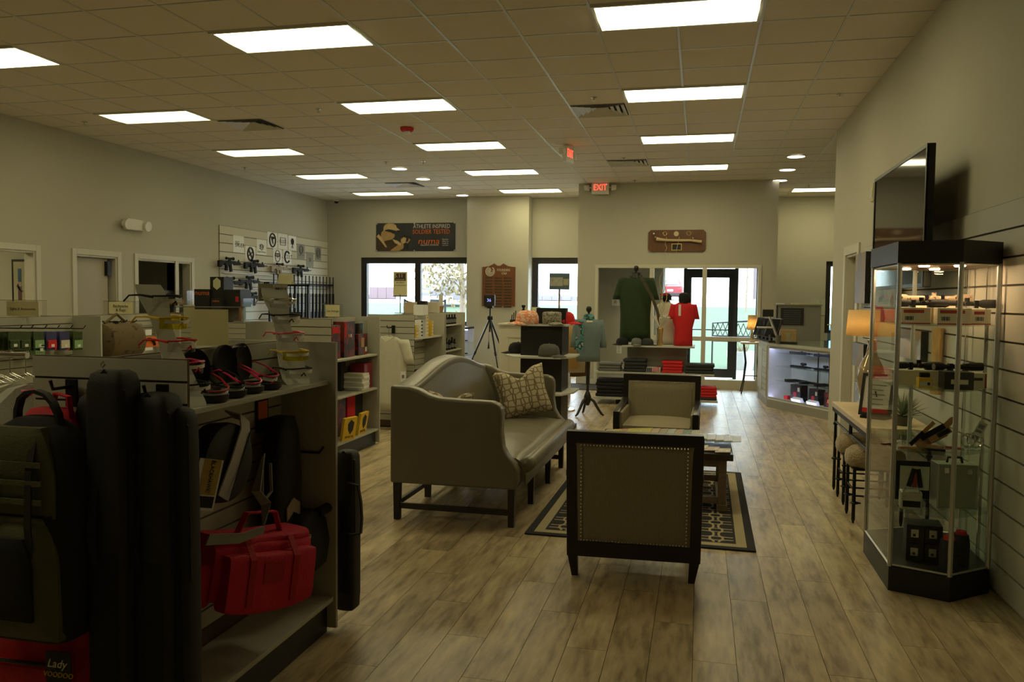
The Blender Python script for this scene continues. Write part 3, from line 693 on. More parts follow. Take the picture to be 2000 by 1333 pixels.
# ---- sofa: length along y, facing +x
SX0, SX1, SY0, SY1 = -2.14, -1.21, 5.47, 7.66
t = thing('sofa', 'taupe leather camelback sofa with dark straight legs', 'sofa', (-1.68, 6.56, 0)); ox, oy = 1.68, -6.56
def arm(y0, y1):
    pf = [(SX0, .27), (-1.235, .27), (-1.205, .31), (-1.205, .40), (-1.225, .45), (-1.275, .50), (-1.31, .56), (-1.325, .66), (-1.32, .78), (-1.325, .83), (-1.35, .865), (-1.40, .88), (-1.62, .885), (-1.78, .892), (-1.86, .91), (-1.93, .945), (-2.0, .965), (SX0, .97)]
    return B().prism([(a+ox, z) for a, z in pf], y0+oy, y1+oy, 'y').build('arm', 'leather', t, smooth=True, bevel=.022, seg=3)
arm(SY0, SY0+.11); arm(SY1-.11, SY1)
# camel back
n = 24; top = [(SY0+.02+(SY1-SY0-.04)*k/n, .955+.15*max(0, math.sin(PI*k/n))**1.6) for k in range(n+1)]
pf = [(SY0+.02, .3)]+top[::1]+[(SY1-.02, .3)]
b = B(); rings = []
for x0, dz in ((SX0, 0), (SX0+.05, .012), (SX0+.16, 0)): rings.append([(x0+ox, y+oy, z+dz*(z > .5)) for y, z in pf])
rings.append([(SX0+.24+ox, y+oy, .5 if z > .4 else z) for y, z in pf])
b = B(); b.loft(rings[:3]); b.build('backrest', 'leather', t, smooth=True, bevel=.03, seg=3)
# inner back cushion slope
b = B(); b.slab(lambda u, v: (SX0+.15+.14*(1-v)+.03*math.sin(v*PI)+ox, SY0+.1+(SY1-SY0-.2)*u+oy, .42+(.51+.15*max(0, math.sin(PI*(.05+.9*u)))**1.6)*v), 24, 8, (-.06, 0, 0)); b.build('back_cushion', 'leather', t, smooth=True)
# seat cushion with crown and rolled front edge
def seatfn(u, v):
    x = SX0+.22+(.75)*u; y = SY0+.115+(SY1-SY0-.23)*v
    e = min(1, min(v, 1-v)*14)
    z = .475+.035*math.sin(PI*min(1, u*1.05))*e**.5
    if u > .9: z -= (u-.9)*(u-.9)*9; 
    z += .0025*math.sin(v*31+u*13+3*math.sin(v*17))*math.sin(u*7+v*5)
    return (x+ox, y+oy, z)
b = B(); nu, nv = 20, 44; b.slab(seatfn, nu, nv, (0, 0, -.1))
fr = B(); pr = [(.97, .385), (1.0, .35), (1.015, .40), (1.0, .45), (.975, .475)]
b.build('seat_cushion', 'leather', t, smooth=True)
B().mm(SX0+.1+ox, -1.225+ox, SY0+.1+oy, SY1-.1+oy, .27, .375).build('seat_rail', 'leather', t, smooth=True, bevel=.015)
b = B(); b.tube([(-1.175+ox, SY0+.115+oy, .425), (-1.165+ox, SY0+.2+oy, .43), (-1.165+ox, SY1-.2+oy, .43), (-1.175+ox, SY1-.115+oy, .425)], .052, 14); b.build('seat_front_roll', 'leather', t, smooth='all')
for k, y in enumerate((SY0+.05, SY0+.73, SY1-.73, SY1-.05)):
    for x in (SX0+.04, -1.255): B().taper((x+ox, y+oy, 0), (x+ox, y+oy, .275), .042, .05).build('leg', 'espresso', t)
for y in (SY0+.05, SY1-.05): B().mm(SX0+.06+ox, -1.28+ox, y-.012+oy, y+.012+oy, .08, .12).build('stretcher', 'espresso', t)
for x in (SX0+.04, -1.255): B().mm(x-.012+ox, x+.012+ox, SY0+.07+oy, SY1-.07+oy, .10, .135).build('stretcher', 'espresso', t) if x < -2 else None
# ---- throw pillows
def pillow_mat():
    m, tt, p = _new('pillow_lattice_print'); L = tt.links
    tc = nd(tt, 'ShaderNodeTexCoord'); mp = nd(tt, 'ShaderNodeMapping'); mp.inputs['Rotation'].default_value = (0, 0, PI/4); L.new(tc.outputs['Object'], mp.inputs[0])
    vo = nd(tt, 'ShaderNodeTexVoronoi', feature='DISTANCE_TO_EDGE'); vo.inputs['Scale'].default_value = 19; vo.inputs['Randomness'].default_value = .35; L.new(mp.outputs[0], vo.inputs['Vector'])
    cr = nd(tt, 'ShaderNodeValToRGB'); cr.color_ramp.elements[0].position = .07; cr.color_ramp.elements[0].color = (.20, .155, .085, 1); cr.color_ramp.elements[1].position = .11; cr.color_ramp.elements[1].color = (.50, .44, .31, 1)
    L.new(vo.outputs['Distance'], cr.inputs[0]); L.new(cr.outputs[0], p.inputs['Base Color']); p.inputs['Roughness'].default_value = .9; return m
MT['pillow'] = pillow_mat()
def pillow(label, c, rot, w=.46, h=.46, notch=.07):
    n = 16; b = B()
    def P(u, v, s):
        a, c_ = 2*u-1, 2*v-1
        th = .085*(max(0, (1-a**4))*max(0, (1-c_**4)))**.55
        x = a*w/2*(1-.10*(1-abs(c_))*abs(a)**3*1.0); z = c_*h/2*(1-.10*(1-abs(a))*abs(c_)**3)
        if c_ > 0: z -= notch*math.exp(-(a/.35)**2)*c_**2; th *= 1-.35*math.exp(-(a/.3)**2)*c_
        return (x, s*th, z)
    b.grid(lambda u, v: P(u, v, -1), n, n); b.grid(lambda u, v: P(u, v, 1), n, n)
    o = b.build('throw_pillow', 'pillow', smooth='all')
    bm = bmesh.new(); bm.from_mesh(o.data); bmesh.ops.remove_doubles(bm, verts=bm.verts, dist=.002); bmesh.ops.recalc_face_normals(bm, faces=bm.faces); bm.to_mesh(o.data); bm.free()
    o.location = c; o.rotation_euler = rot; return tag(o, label, 'pillow', 'lattice-print throw pillows')
pillow('cream lattice-print pillow standing against the far sofa arm', (-1.58, 7.34, .74), (math.radians(-16), math.radians(-12), math.radians(20)), .48, .46, .09)
pillow('cream lattice-print pillow with only its corners above the near sofa arm', (-1.78, 5.76, .70), (math.radians(10), 0, math.radians(-14)), .44, .44, .09)
# ---- armchairs (built facing +y with the back at y=0)
def armchair(label, loc, rz):
    t = thing('armchair', label, 'armchair', loc, rz)
    W_ = .36; H = .84; yb = lambda z: .06-.065*max(0, (z-.22))/.62           # raked back plane
    def bar(n, p0, p1, dx, dy, m='espresso'):
        b = B(); b.loft([[(p[0]+i*dx/2, p[1]+j*dy/2, p[2]) for i, j in ((-1,-1),(1,-1),(1,1),(-1,1))] for p in (p0, p1)]); return b.build(n, m, t, bevel=.004)
    for s in (-1, 1):
        bar('back_post', (s*(W_-.012), yb(.1), .12), (s*(W_-.008), yb(H), H), .062, .05)
        bar('leg', (s*(W_-.04), .06, 0), (s*(W_-.032), .10, .22), .035, .035) if False else B().taper((s*(W_-.03), .05, 0), (s*(W_-.014), .06, .13), .036, .058).build('leg', 'espresso', t)
        B().taper((s*(W_-.03), .70, 0), (s*(W_-.03), .70, .25), .034, .05).build('leg', 'espresso', t)
        b = B(); b.loft([[(s*(W_-.0)+i*.028, y+j*0, z+k*.02) for i, k in ((-1,-1),(1,-1),(1,1),(-1,1)) for j in (0,)] for y, z in ((.02, .60), (.2, .575), (.5, .56), (.66, .55), (.73, .54))]); b.build('arm_rail', 'espresso', t, smooth=True, bevel=.006)
        b = B(); b.loft([[(s*(W_-.0)+i*.028, y+k*.025, z) for i, k in ((-1,-1),(1,-1),(1,1),(-1,1))] for y, z in ((.705, .25), (.715, .36), (.73, .47), (.72, .56))]); b.build('arm_post', 'espresso', t, smooth=True)
        B().mm(min(s*(W_-.05), s*(W_-.015)), max(s*(W_-.05), s*(W_-.015)), .08, .69, .27, .55).build('arm_panel', 'linen', t, bevel=.015)
    bar('top_rail', (-W_-.015, yb(H)-.0, H-.005), (W_+.015, yb(H), H-.005), .0, .0) if False else B().mm(-W_-.02, W_+.02, yb(H)-.032, yb(H)+.032, H-.055, H+.012).build('top_rail', 'espresso', t, bevel=.005)
    B().mm(-W_-.018, W_+.018, yb(.1)-.032, yb(.1)+.03, .115, .205).build('bottom_rail', 'espresso', t, bevel=.004)
    # upholstered back: outer and inner panels
    def bp(y0, y1, n, z0, z1, dome):
        b = B()
        def f(u, v):
            x = (-W_+.032)+(2*W_-.064)*u; z = z0+(z1-z0)*v
            d = dome*(1-(2*u-1)**6)*(1-(2*v-1)**6)
            return (x, yb(z)+y0+(d if y0 > 0 else -d), z)
        b.slab(f, 12, 12, (0, -.02 if y0 > 0 else .02, 0)); return b.build(n, 'linen', t, smooth=True)
    bp(-.026, 0, 'outer_back', .205, H-.055, .006); bp(.03, 0, 'inner_back', .36, H-.055, .03)
    # nail heads round the outer and inner back
    nh = B().sphere((0,0,0), .0062, 4).mesh('nail_head'); nh.materials.append(MT['chrome']); 
    xs = W_-.064
    for q in range(2):
        yo = -.037 if q == 0 else .045
        z0 = .215 if q == 0 else .45
        for k in range(34):
            piece('nail_head', nh, t, (-xs+2*xs*k/33, yb(H-.062)+yo, H-.064))
            if q == 0: piece('nail_head', nh, t, (-xs+2*xs*k/33, yb(z0)+yo, z0))
        for k in range(1, 26):
            z = z0+(H-.064-z0)*k/26
            for s in (-1, 1): piece('nail_head', nh, t, (s*xs, yb(z)+yo, z))
    B().mm(-W_+.035, W_-.035, .08, .70, .23, .34).build('seat_rail', 'linen', t, bevel=.01)
    b = B(); b.slab(lambda u, v: (-W_+.055+(2*W_-.11)*u, .09+.63*v, .43+.03*math.sin(PI*u)**.5*math.sin(PI*min(1, v+.12))**.5), 12, 12, (0, 0, -.09)); b.build('seat_cushion', 'linen', t, smooth=True)
    return t
armchair('linen armchair turned with its nail-studded back to us', (-.345, 4.62, 0), math.radians(2.2))
armchair('linen armchair facing us beyond the coffee table', (-.36, 8.32, 0), math.radians(180-1.5))
# ---- coffee table
MT['greywood'] = mat('grey_brown_weathered_wood', (.20, .15, .095), .55, var=.35, scale=4, stretch=(8, 1, 8))
MT['tabletop'] = mat('dark_table_top', (.035, .03, .027), .16, var=.3, scale=5, stretch=(1, 8, 1))
TC = Vector((-.265, 6.75, .011)); t = thing('coffee_table', 'dark-topped coffee table with ring-carved trestle ends', 'coffee table', TC)
tw, td, th = .53, .48, .44
B().mm(-tw, tw, -td, td, th-.05, th).build('top', 'tabletop', t, bevel=.006)
for sx in (-1, 1):
    x = sx*(tw-.075)
    for sy in (-1, 1): B().mm(x-.03, x+.03, sy*(td-.08)-.03, sy*(td-.08)+.03, .05, th-.05).build('leg', 'greywood', t, bevel=.004)
    B().mm(x-.04, x+.04, -td+.02, td-.02, 0, .05).build('foot', 'greywood', t, bevel=.006); B().mm(x-.03, x+.03, -td+.11, td-.11, th-.11, th-.05).build('apron', 'greywood', t)
for sy in (-1, 1):
    y = sy*(td-.08)
    B().mm(-tw+.1, tw-.1, y-.02, y+.02, .05, .10).build('stretcher', 'greywood', t); B().mm(-tw+.1, tw-.1, y-.02, y+.02, th-.11, th-.05).build('apron', 'greywood', t)
    for s in (-1, 1):
        pts = [(s*(tw-.11)-s*.24*math.cos(a)*1.0, y, .22+.155*math.sin(a)) for a in [(-.5+k/14)*PI for k in range(15)]]
        b = B(); b.strap(pts, .035, .026, (0, 1, 0)); b.build('curved_brace', 'greywood', t, smooth=True)
for sx in (-1, 1):
    x = sx*(tw-.075)
    for s in (-1, 1):
        pts = [(x, s*(td-.11)-s*.22*math.cos(a), .22+.155*math.sin(a)) for a in [(-.5+k/14)*PI for k in range(15)]]
        b = B(); b.strap(pts, .035, .026, (1, 0, 0)); b.build('curved_brace', 'greywood', t, smooth=True)
# magazines fanned on the table
MAGC = [(.66,.6,.5),(.75,.6,.1),(.62,.3,.22),(.72,.65,.12),(.66,.5,.42),(.45,.4,.3),(.6,.66,.7),(.6,.42,.28),(.15,.32,.34),(.62,.6,.5),(.7,.68,.6),(.72,.74,.8),(.7,.68,.62),(.74,.76,.8),(.72,.72,.7)]
MAGN = ['white','yellow','red-brown','lemon yellow','pale pink','brown','pale blue','orange-tan','teal','ivory','cream','bluish white','off-white','light blue-grey','pearl white']
zt_ = TC.z+th
for k, c in enumerate(MAGC):
    m = ramp_mat('magazine_cover_%d' % k, [c, tuple(x*.55 for x in c), (.7, .68, .62)], 22, .4)
    b = B().mm(-.055, .15, -.14, .14, 0, .004); o = b.build('magazine', m)
    x = -.73+.066*k; z = zt_+.004+.006*min(k, 3)
    o.location = (x, 7.02-.016*k*(k > 9), z+.002); o.rotation_euler = (0, math.radians(-4.5), math.radians(-3))
    pos = 'first at the left end' if k == 0 else ('last at the right end' if k == len(MAGC)-1 else '%d from the left' % (k+1))
    tag(o, '%s magazine, %s of the fanned row on the coffee table' % (MAGN[k], pos), 'magazine', 'magazines fanned along the back of the coffee table')
for k in range(4):
    c = [(.7,.66,.5),(.68,.64,.48),(.66,.5,.42),(.66,.6,.45)][k]
    m = ramp_mat('brochure_cover_%d' % k, [c, tuple(x*.7 for x in c), (.74, .7, .6)], 30, .5)
    o = B().mm(-.04, .07, -.08, .08, 0, .006).build('brochure', m); p = onz(1350+22*k, 872+4*k, zt_); o.location = (p.x-.03, p.y, zt_+.003+.002*k); o.rotation_euler = (0, math.radians(-3), math.radians(-4))
    tag(o, ['plain cream brochure', 'second cream brochure', 'pink-printed brochure', 'map-printed brochure'][k]+' in the short row on the near right of the coffee table', 'brochure', 'brochures on the near right of the coffee table')
# ================================================================== CONSOLE SIDE
MT['iron'] = mat('black_wrought_iron', (.012, .012, .013), .5, .4, var=.2)
t = thing('console_table', 'stone-topped console table on thin black iron legs', 'console table', (1.33, 6.65, 0))
cw, cl, chh = .22, .74, .75
B().mm(-cw, cw, -cl, cl, chh-.04, chh).build('stone_top', 'stone', t, bevel=.005)
B().mm(-cw+.005, -cw+.03, -cl+.01, cl-.01, chh-.075, chh-.04).build('rail', 'iron', t); B().mm(cw-.03, cw-.005, -cl+.01, cl-.01, chh-.075, chh-.04).build('rail', 'iron', t)
for sy in (-1, 1): B().mm(-cw+.03, cw-.03, sy*(cl-.02)-.01, sy*(cl-.02)+.01, chh-.075, chh-.04).build('rail', 'iron', t)
def ironleg(x, y, h, parent, name='leg'):
    b = B(); b.lathe([(.006, 0), (.013, .03), (.012, h*.36), (.024, h*.37), (.026, h*.385), (.014, h*.40), (.012, h*.78), (.02, h*.79), (.02, h*.81), (.012, h*.82), (.012, h)], (x, y, 0), 8); b.tube([(x, y, h*.38), (x+.05, y, h*.38)], .012, 6, [.016, .004]); return b.build(name, 'iron', parent, smooth=True)
for sx in (-1, 1):
    for sy in (-1, 1): ironleg(sx*(cw-.03), sy*(cl-.04), chh-.04, t)
B().tube([(-cw+.03, -cl+.04, .585), (-cw+.03, cl-.04, .585)], .009, 6).build('stretcher', 'iron', t)
B().tube([(-cw+.03, 0, .585), (-cw+.03, 0, .70)], .014, 6).build('strut', 'iron', t)
B().tube([(cw-.03, -cl+.04, .585), (cw-.03, cl-.04, .585)], .009, 6).build('stretcher', 'iron', t)
MT['fur'] = mat('tan_sheepskin', (.36, .27, .15), 1., var=.35, scale=30, bump=1., bscale=50, sheen=.5)
def stool(label, loc):
    t = thing('stool', label, 'stool', loc, 0, 'fur-topped iron stools under the console')
    b = B(); n = 24
    rings = []
    for z, s in ((.40, .90), (.415, 1.0), (.46, 1.03), (.505, .98), (.535, .80), (.55, .45)): rings.append(ell(0, 0, z, .20*s, .17*s, n, .75))
    b.loft(rings); b.build('cushion', 'fur', t, smooth='all')
    hr = B(); rng = random.Random(int(loc[1]*100))
    for _ in range(900):
        a = rng.random()*2*PI; q = rng.random(); s = (.2*(.4+.63*q), .17*(.4+.63*q)); z = .545-.12*q**2.2
        p = Vector((math.cos(a)*s[0], math.sin(a)*s[1], z)); d = Vector((math.cos(a)*q*.02+rng.gauss(0, .006), math.sin(a)*q*.02+rng.gauss(0, .006), .008))
        w = Vector((-math.sin(a), math.cos(a), 0))*.003
        hr.add([p-w, p+w, p+d], [(0, 1, 2)])
    hr.build('fleece', 'fur', t)['kind'] = 'stuff'
    B().mm(-.17, .17, -.145, .145, .385, .40).build('seat_frame', 'iron', t)
    for sx in (-1, 1):
        for sy in (-1, 1): ironleg(sx*.16, sy*.135, .39, t)
    for sy in (-1, 1): B().tube([(-.16, sy*.135, .2), (.16, sy*.135, .2)], .007, 6).build('stretcher', 'iron', t)
    B().tube([(-.16, -.135, .24), (-.16, .135, .24)], .007, 6).build('stretcher', 'iron', t)
    return t
stool('fur-topped iron stool under the near half of the console', (1.27, 6.40, 0)); stool('fur-topped iron stool under the far half of the console', (1.29, 6.95, 0))
# table lamp
MT['shade'] = mat('ochre_linen_shade', (.80, .50, .14), .9, var=.12, scale=60)
sh = MT['shade']; p_ = sh.node_tree.nodes['Principled BSDF']
def shade_mat():
    m, t, p = _new('lit_linen_shade'); L = t.links; out = t.nodes['Material Output']
    no = nd(t, 'ShaderNodeTexNoise'); no.inputs['Scale'].default_value = 130; tc = nd(t, 'ShaderNodeTexCoord'); L.new(tc.outputs['Object'], no.inputs[0])
    mx = nd(t, 'ShaderNodeMix', data_type='RGBA'); mx.inputs[6].default_value = (.72, .56, .30, 1); mx.inputs[7].default_value = (.86, .72, .46, 1); L.new(no.outputs[0], mx.inputs[0])
    L.new(mx.outputs[2], p.inputs['Base Color']); p.inputs['Roughness'].default_value = .9
    tl = nd(t, 'ShaderNodeBsdfTranslucent'); L.new(mx.outputs[2], tl.inputs[0]); ms = nd(t, 'ShaderNodeMixShader'); ms.inputs[0].default_value = .55
    L.new(p.outputs[0], ms.inputs[1]); L.new(tl.outputs[0], ms.inputs[2]); L.new(ms.outputs[0], out.inputs[0]); return m
MT['litshade'] = shade_mat()
MT['amberglass'] = mat('amber_mercury_glass', (.45, .36, .24), .08, .35, var=.3, scale=9)
LP = (1.325, 6.93, .75); t = thing('table_lamp', 'table lamp with ochre drum shade and glass bottle base on the console', 'lamp', LP)
B().lathe([(.0001, 0), (.075, 0), (.08, .02), (.06, .03), (.07, .08), (.10, .2), (.105, .27), (.085, .35), (.045, .43), (.032, .5), (.03, .53)], n=24).build('base', 'amberglass', t, smooth=True)
B().lathe([(.036, .53), (.036, .55), (.016, .56), (.016, .62), (.0001, .62)], n=14).build('neck', 'chrome', t, smooth=True)
def drum(n=28):
    b = B(); r = [ell(0, 0, .585, .195, .195, n), ell(0, 0, .785, .18, .18, n)]; b.loft(r, False, False); return b
drum().build('shade', 'litshade', t, smooth='all', solid=.003)
b = B(); b.tube([(0, 0, .62), (0, 0, .79), (0, 0, .81)], .004, 6); b.sphere((0, 0, .82), .012, 6); b.build('finial', 'gold', t)
MT['bulb'] = emit('warm_bulb', (1, .72, .38), 75); B().sphere((0, 0, .66), .032, 8).build('bulb', 'bulb', t, smooth=True)
# framed sign on console
p = onz(1710, 790, .75); t = thing('framed_sign', 'black-framed white notice leaning on the console', 'picture frame', (1.25, 6.38, .75), math.radians(-33))
MT['sheet'] = mat('notice_sheet', (.6, .58, .52), .6)
tilt = Matrix.Rotation(math.radians(-13), 4, 'X')
for q in ((-.115, -.095, -.01, .01, .02, .33), (.095, .115, -.01, .01, .02, .33), (-.095, .095, -.01, .01, .02, .04), (-.095, .095, -.01, .01, .31, .33)): B().mm(*q, m=tilt).build('frame_bar', 'dark', t)
B().mm(-.095, .095, -.003, .008, .04, .31, m=tilt).build('notice', 'sheet', t)
b = B()
for k, w in enumerate((.06, .07, .05, .065, .055, .06)): b.mm(-w*.9, w*.9, -.0045, -.003, .28-.035*k, .286-.035*k, m=tilt)
b.build('print', 'inkgrey', t); B().mm(-.095, .095, -.0045, -.003, .04, .075, m=tilt).build('red_band', 'red', t)
B().tube([(0, .01, .2), (0, .13, .01)], .006, 5).build('strut', 'dark', t); B().mm(-.09, .09, -.03, .10, 0, .02).build('foot', 'blackmetal', t)
# spiky potted plant on console
MT['sage'] = mat('sage_leaf', (.22, .26, .17), .8, var=.3); MT['pot'] = mat('dark_pot', (.08, .07, .05), .5)
t = thing('potted_plant', 'spiky sage-green potted plant on the near end of the console', 'plant', (1.38, 6.1, .75))
B().lathe([(.0001, 0), (.05, 0), (.065, .06), (.055, .065), (.0001, .06)], n=16).build('pot', 'pot', t, smooth=True)
rng = random.Random(9); lfm = B()
me = B().add([(-.006, 0, 0), (.006, 0, 0), (.004, .01, .09), (0, .03, .17), (-.004, .01, .09)], [(0, 1, 2, 3, 4)]).mesh('leaf'); me.materials.append(MT['sage'])
for k in range(90):
    a, tl = rng.random()*2*PI, rng.random()*1.25; piece('leaf', me, t, (0, 0, .06), (-tl, 0, a)).scale = (1, 1, .7+.4*rng.random())
# ================================================================== TALL GLASS SHOWCASE
HX = [(1.585, 4.93), (1.33, 4.72), (1.05, 4.84), (1.05, 5.55), (1.33, 5.70), (1.585, 5.62)]
hc = (1.33, 5.2)
t = case = thing('display_case', 'tall six-sided glass showcase with black base and canopy', 'display case', (hc[0], hc[1], 0))
loc = [(x-hc[0], y-hc[1]) for x, y in HX]
def hexp(z0, z1, name, m, k=1., parent=None, bevel=.0): 
    return B().prism([(x*k if x < .2 else x, y*k) for x, y in loc], z0, z1, 'z').build(name, m, parent or t, bevel=bevel)
hexp(0, .135, 'base', 'dark'); hexp(.135, .145, 'deck', 'dark', .96); hexp(1.815, 1.93, 'canopy', 'dark', 1.035)
hexp(1.805, 1.815, 'light_board', 'wood', .97)
MT['spot'] = emit('case_halogen', (1, .66, .33), 170)
for x, y in ((-.12, -.22), (.05, -.26), (-.12, .2), (.05, .24)): B().lathe([(.0001, 1.798), (.026, 1.798), (.03, 1.806), (.0001, 1.806)], (x, y, 0), 14).build('spot_lamp', 'spot', t)
for k in range(6):
    x, y = loc[k]; kx = .975
    B().tube([(x*kx, y*kx, .135), (x*kx, y*kx, 1.815)], .0135, 6).build('post', 'alu', t)
for k in range(5):
    (x0, y0), (x1, y1) = loc[k], loc[k+1]; a = Vector((x0, y0, 0))*.975; b_ = Vector((x1, y1, 0))*.975; d = (b_-a).normalized(); a += d*.012; b_ -= d*.012; n = Vector((-d.y, d.x, 0))*.0025
    b = B(); b.loft([[a-n+Vector((0,0,z)), b_-n+Vector((0,0,z)), b_+n+Vector((0,0,z)), a+n+Vector((0,0,z))] for z in (.14, 1.812)]); b.build('pane', 'shopglass', t)
    for z in (.142, 1.808): b = B(); b.tube([a+Vector((0,0,z)), b_+Vector((0,0,z))], .008, 4); b.build('edge_trim', 'alu', t)
SZ = [1.475, 1.125, .78, .44]
for z in SZ: B().prism([(x*.945, y*.945) for x, y in loc], z, z+.007, 'z').build('shelf', 'shelfglass', t)
for x, y in ((.245, -.1), (.245, .25)): B().mm(x-.008, x+.008, y-.008, y+.008, .145, 1.805).build('shelf_standard', 'chrome', t)
hc3 = Vector((hc[0], hc[1], 0))
def at(px, py, y): return ony(px, py, y)
# top shelf: two white ammo-style cartons with red labels, scoped pistols/rifles on them
zs = SZ[0]+.007
MT['carton'] = mat('cream_carton', (.66, .60, .47), .7); MT['cartonred'] = mat('label_red', (.36, .05, .03), .6); MT['labelw'] = mat('label_white', (.66, .64, .52), .6)
def carton(label, x, y, z, w=.15, d=.16, h=.09, rz=0., m='carton', band=True):
    t = thing('scope_box', label, 'box', (x, y, z), rz)
    B().mm(-w/2, w/2, -d/2, d/2, 0, h).build('carton', m, t, bevel=.002)
    if band:
        B().mm(-w/2+.008, w/2-.03, -d/2-.0008, -d/2, .012, h-.006).build('label_panel', 'labelw', t); B().mm(-w/2+.012, w/2-.034, -d/2-.0016, -d/2-.0008, h-.03, h-.012).build('red_band', 'cartonred', t)
        for k in range(8): B().mm(-w/2+.02+k*.0055, -w/2+.0225+k*.0055+(k % 3)*.001, -d/2-.0016, -d/2-.0008, .02, .042).build('barcode_bar', 'ink', t)
        text('print', 'SCOPE', .012, 'ink', t, (-.0, -d/2-.0012, h-.042)) if False else None
        B().mm(-w/2, w/2, -d/2-.0006, -d/2, 0, .006).build('red_edge', 'cartonred', t)
    return t
carton('cream carton with red label at the left of the top showcase shelf', 1.16, 4.99, zs); carton('cream carton with red label in the middle of the top showcase shelf', 1.345, 4.96, zs, .17, .17); carton('plain pale carton at the right of the top showcase shelf', 1.49, 5.05, zs, .10, .2, .085, .1)
def scope(label, x, y, z, rz, L=.30, m='gun', cat='rifle scope'):
    t = thing('rifle_scope', label, cat, (x, y, z+.024), rz)
    b = B(); b.tube([(-L/2, 0, .0), (-L/2+.05, 0, 0), (-L/2+.065, 0, 0), (L/2-.10, 0, 0), (L/2-.07, 0, 0), (L/2, 0, 0)], .02, 14, [.021, .021, .013, .013, .024, .024]); b.build('tube', m, t, smooth=True)
    B().tube([(0, 0, .01), (0, 0, .032)], .013, 12).build('turret', m, t); B().tube([(0, -.01, 0), (0, -.032, 0)], .013, 12).build('turret', m, t)
    for x_ in (-.045, .045): B().mm(x_-.01, x_+.01, -.014, .014, -.024, .018).build('mount_ring', 'blackmetal', t)
    B().tube([(L/2-.001, 0, 0), (L/2+.002, 0, 0)], .020, 14).build('lens', 'carglass', t)
    B().tube([(-L/2-.002, 0, 0), (-L/2+.001, 0, 0)], .018, 14).build('eyepiece', 'carglass', t)
    return t
MT['camogun'] = ramp_mat('tan_camo_finish', [(.05, .035, .025), (.45, .33, .25), (.62, .52, .45)], 40, .5)
scope('black rifle scope lying across the left carton on the top shelf', 1.20, 4.97, zs+.09, .15, .26); scope('black rifle scope with fat lens on the right cartons of the top shelf', 1.44, 5.0, zs+.09, -.1, .3)
scope('camouflage rifle scope behind the black ones on the top shelf', 1.30, 5.12, zs+.0, .2, .42, 'camogun').location.z += .12
for q, (x, y) in enumerate(((1.25, 5.12), (1.38, 5.14))): carton(('plain carton behind the left red-label carton' if q == 0 else 'plain carton behind the middle red-label carton')+' on the top shelf', x, y, zs, .12, .1, .10, 0, 'carton', False)
t = B().mm(-.035, .035, -.05, .05, 0, .075).build('ammo_box', 'cartonred', bevel=.002); t.location = (1.10, 5.3, zs); tag(t, 'small dark red box at the far left of the top showcase shelf', 'box')
# second shelf
zs = SZ[1]+.007
carton('long white carton on the left of the second showcase shelf', 1.2, 5.06, zs, .26, .12, .085, 0, 'labelw', False)
t = carton('small yellow carton with white label on the second showcase shelf', 1.215, 4.91, zs, .07, .06, .055, 0, 'yellow', False); B().mm(-.03, .03, -.031, -.03, .008, .035).build('white_label', 'labelw', t); B().mm(.008, .022, -.032, -.031, .014, .03).build('code_mark', 'ink', t)
t = B().tube([(-.025, 0, .014), (.025, 0, .014)], .014, 10).build('lens_cap', 'gun', smooth=True); t.location = (1.215, 4.91, zs+.055); tag(t, 'black round lens cap on the small yellow carton', 'lens cap')
t = carton('black carton with white label strip on the second showcase shelf', 1.365, 4.88, zs, .145, .12, .095, 0, 'dark', False); B().mm(-.04, .045, -.061, -.06, .03, .055).build('white_strip', 'labelw', t)
t = carton('white carton with dark print at the right of the second showcase shelf', 1.475, 4.98, zs, .085, .13, .085, .25, 'labelw', False); B().mm(-.03, .02, -.066, -.065, .045, .06).build('dark_print', 'ink', t); B().mm(.032, .0425, -.0655, .065, .002, .083).build('red_side', 'cartonred', t)
scope('black rifle scope lying on the long white carton of the second shelf', 1.22, 5.06, zs+.085, .1, .24); scope('black rifle scope behind the black carton on the second shelf', 1.42, 5.05, zs+.05, .3, .28).location.z = zs+.085+.024
t = B().sphere((0,0,.045), .045, 10).build('ear_muff', 'gun', smooth=True); t.location = (1.335, 5.12, zs); tag(t, 'black round ear muff cup at the back of the second shelf', 'ear muff')
# brown wooden post seen through the glass behind the second shelf: a knife plaque
# third shelf: knives, leather holster, handcuffs
zs = SZ[2]+.007
MT['tanleather'] = mat('tan_leather', (.50, .27, .13), .5, var=.15, scale=20)
def knife(label, x, y, rz, L=.2, hm='tanleather', tz=0):
    t = thing('knife', label, 'knife', (x, y, zs), rz)
    b = B(); b.prism([(-L*.05, 0), (L*.5, .003), (L*.62, .014), (L*.5, .026), (-L*.05, .024)], .004, .007, 'z'); b.build('blade', 'chrome', t)
    b = B(); b.prism([(-L*.5, .0), (-L*.05, -.002), (-L*.05, .027), (-L*.5, .03), (-L*.55, .015)], 0, .012, 'z'); b.build('handle', hm, t, bevel=.003)
    return t
knife('tan-handled knife lying front left on the third showcase shelf', 1.20, 4.90, .1); knife('black-handled knife lying along the front of the third showcase shelf', 1.33, 4.85, -.15, .2, 'gun'); knife('brown knife by the left pane on the third showcase shelf', 1.10, 5.05, .9, .18, 'wood'); knife('tan-handled knife behind the front knives on the third showcase shelf', 1.34, 4.95, -.5, .2); knife('dark red folding knife right of the knives on the third showcase shelf', 1.43, 4.93, -.35, .17, 'cartonred')
t = thing('knife_holster', 'tan leather sheath with dark knives propped on a stand on the third shelf', 'knife sheath', (1.33, 5.03, zs), .1)
rt = Matrix.Rotation(math.radians(-32), 4, 'Y') @ Matrix.Rotation(math.radians(-25), 4, 'X')
lift = Matrix.Translation((0, 0, .075)) @ rt
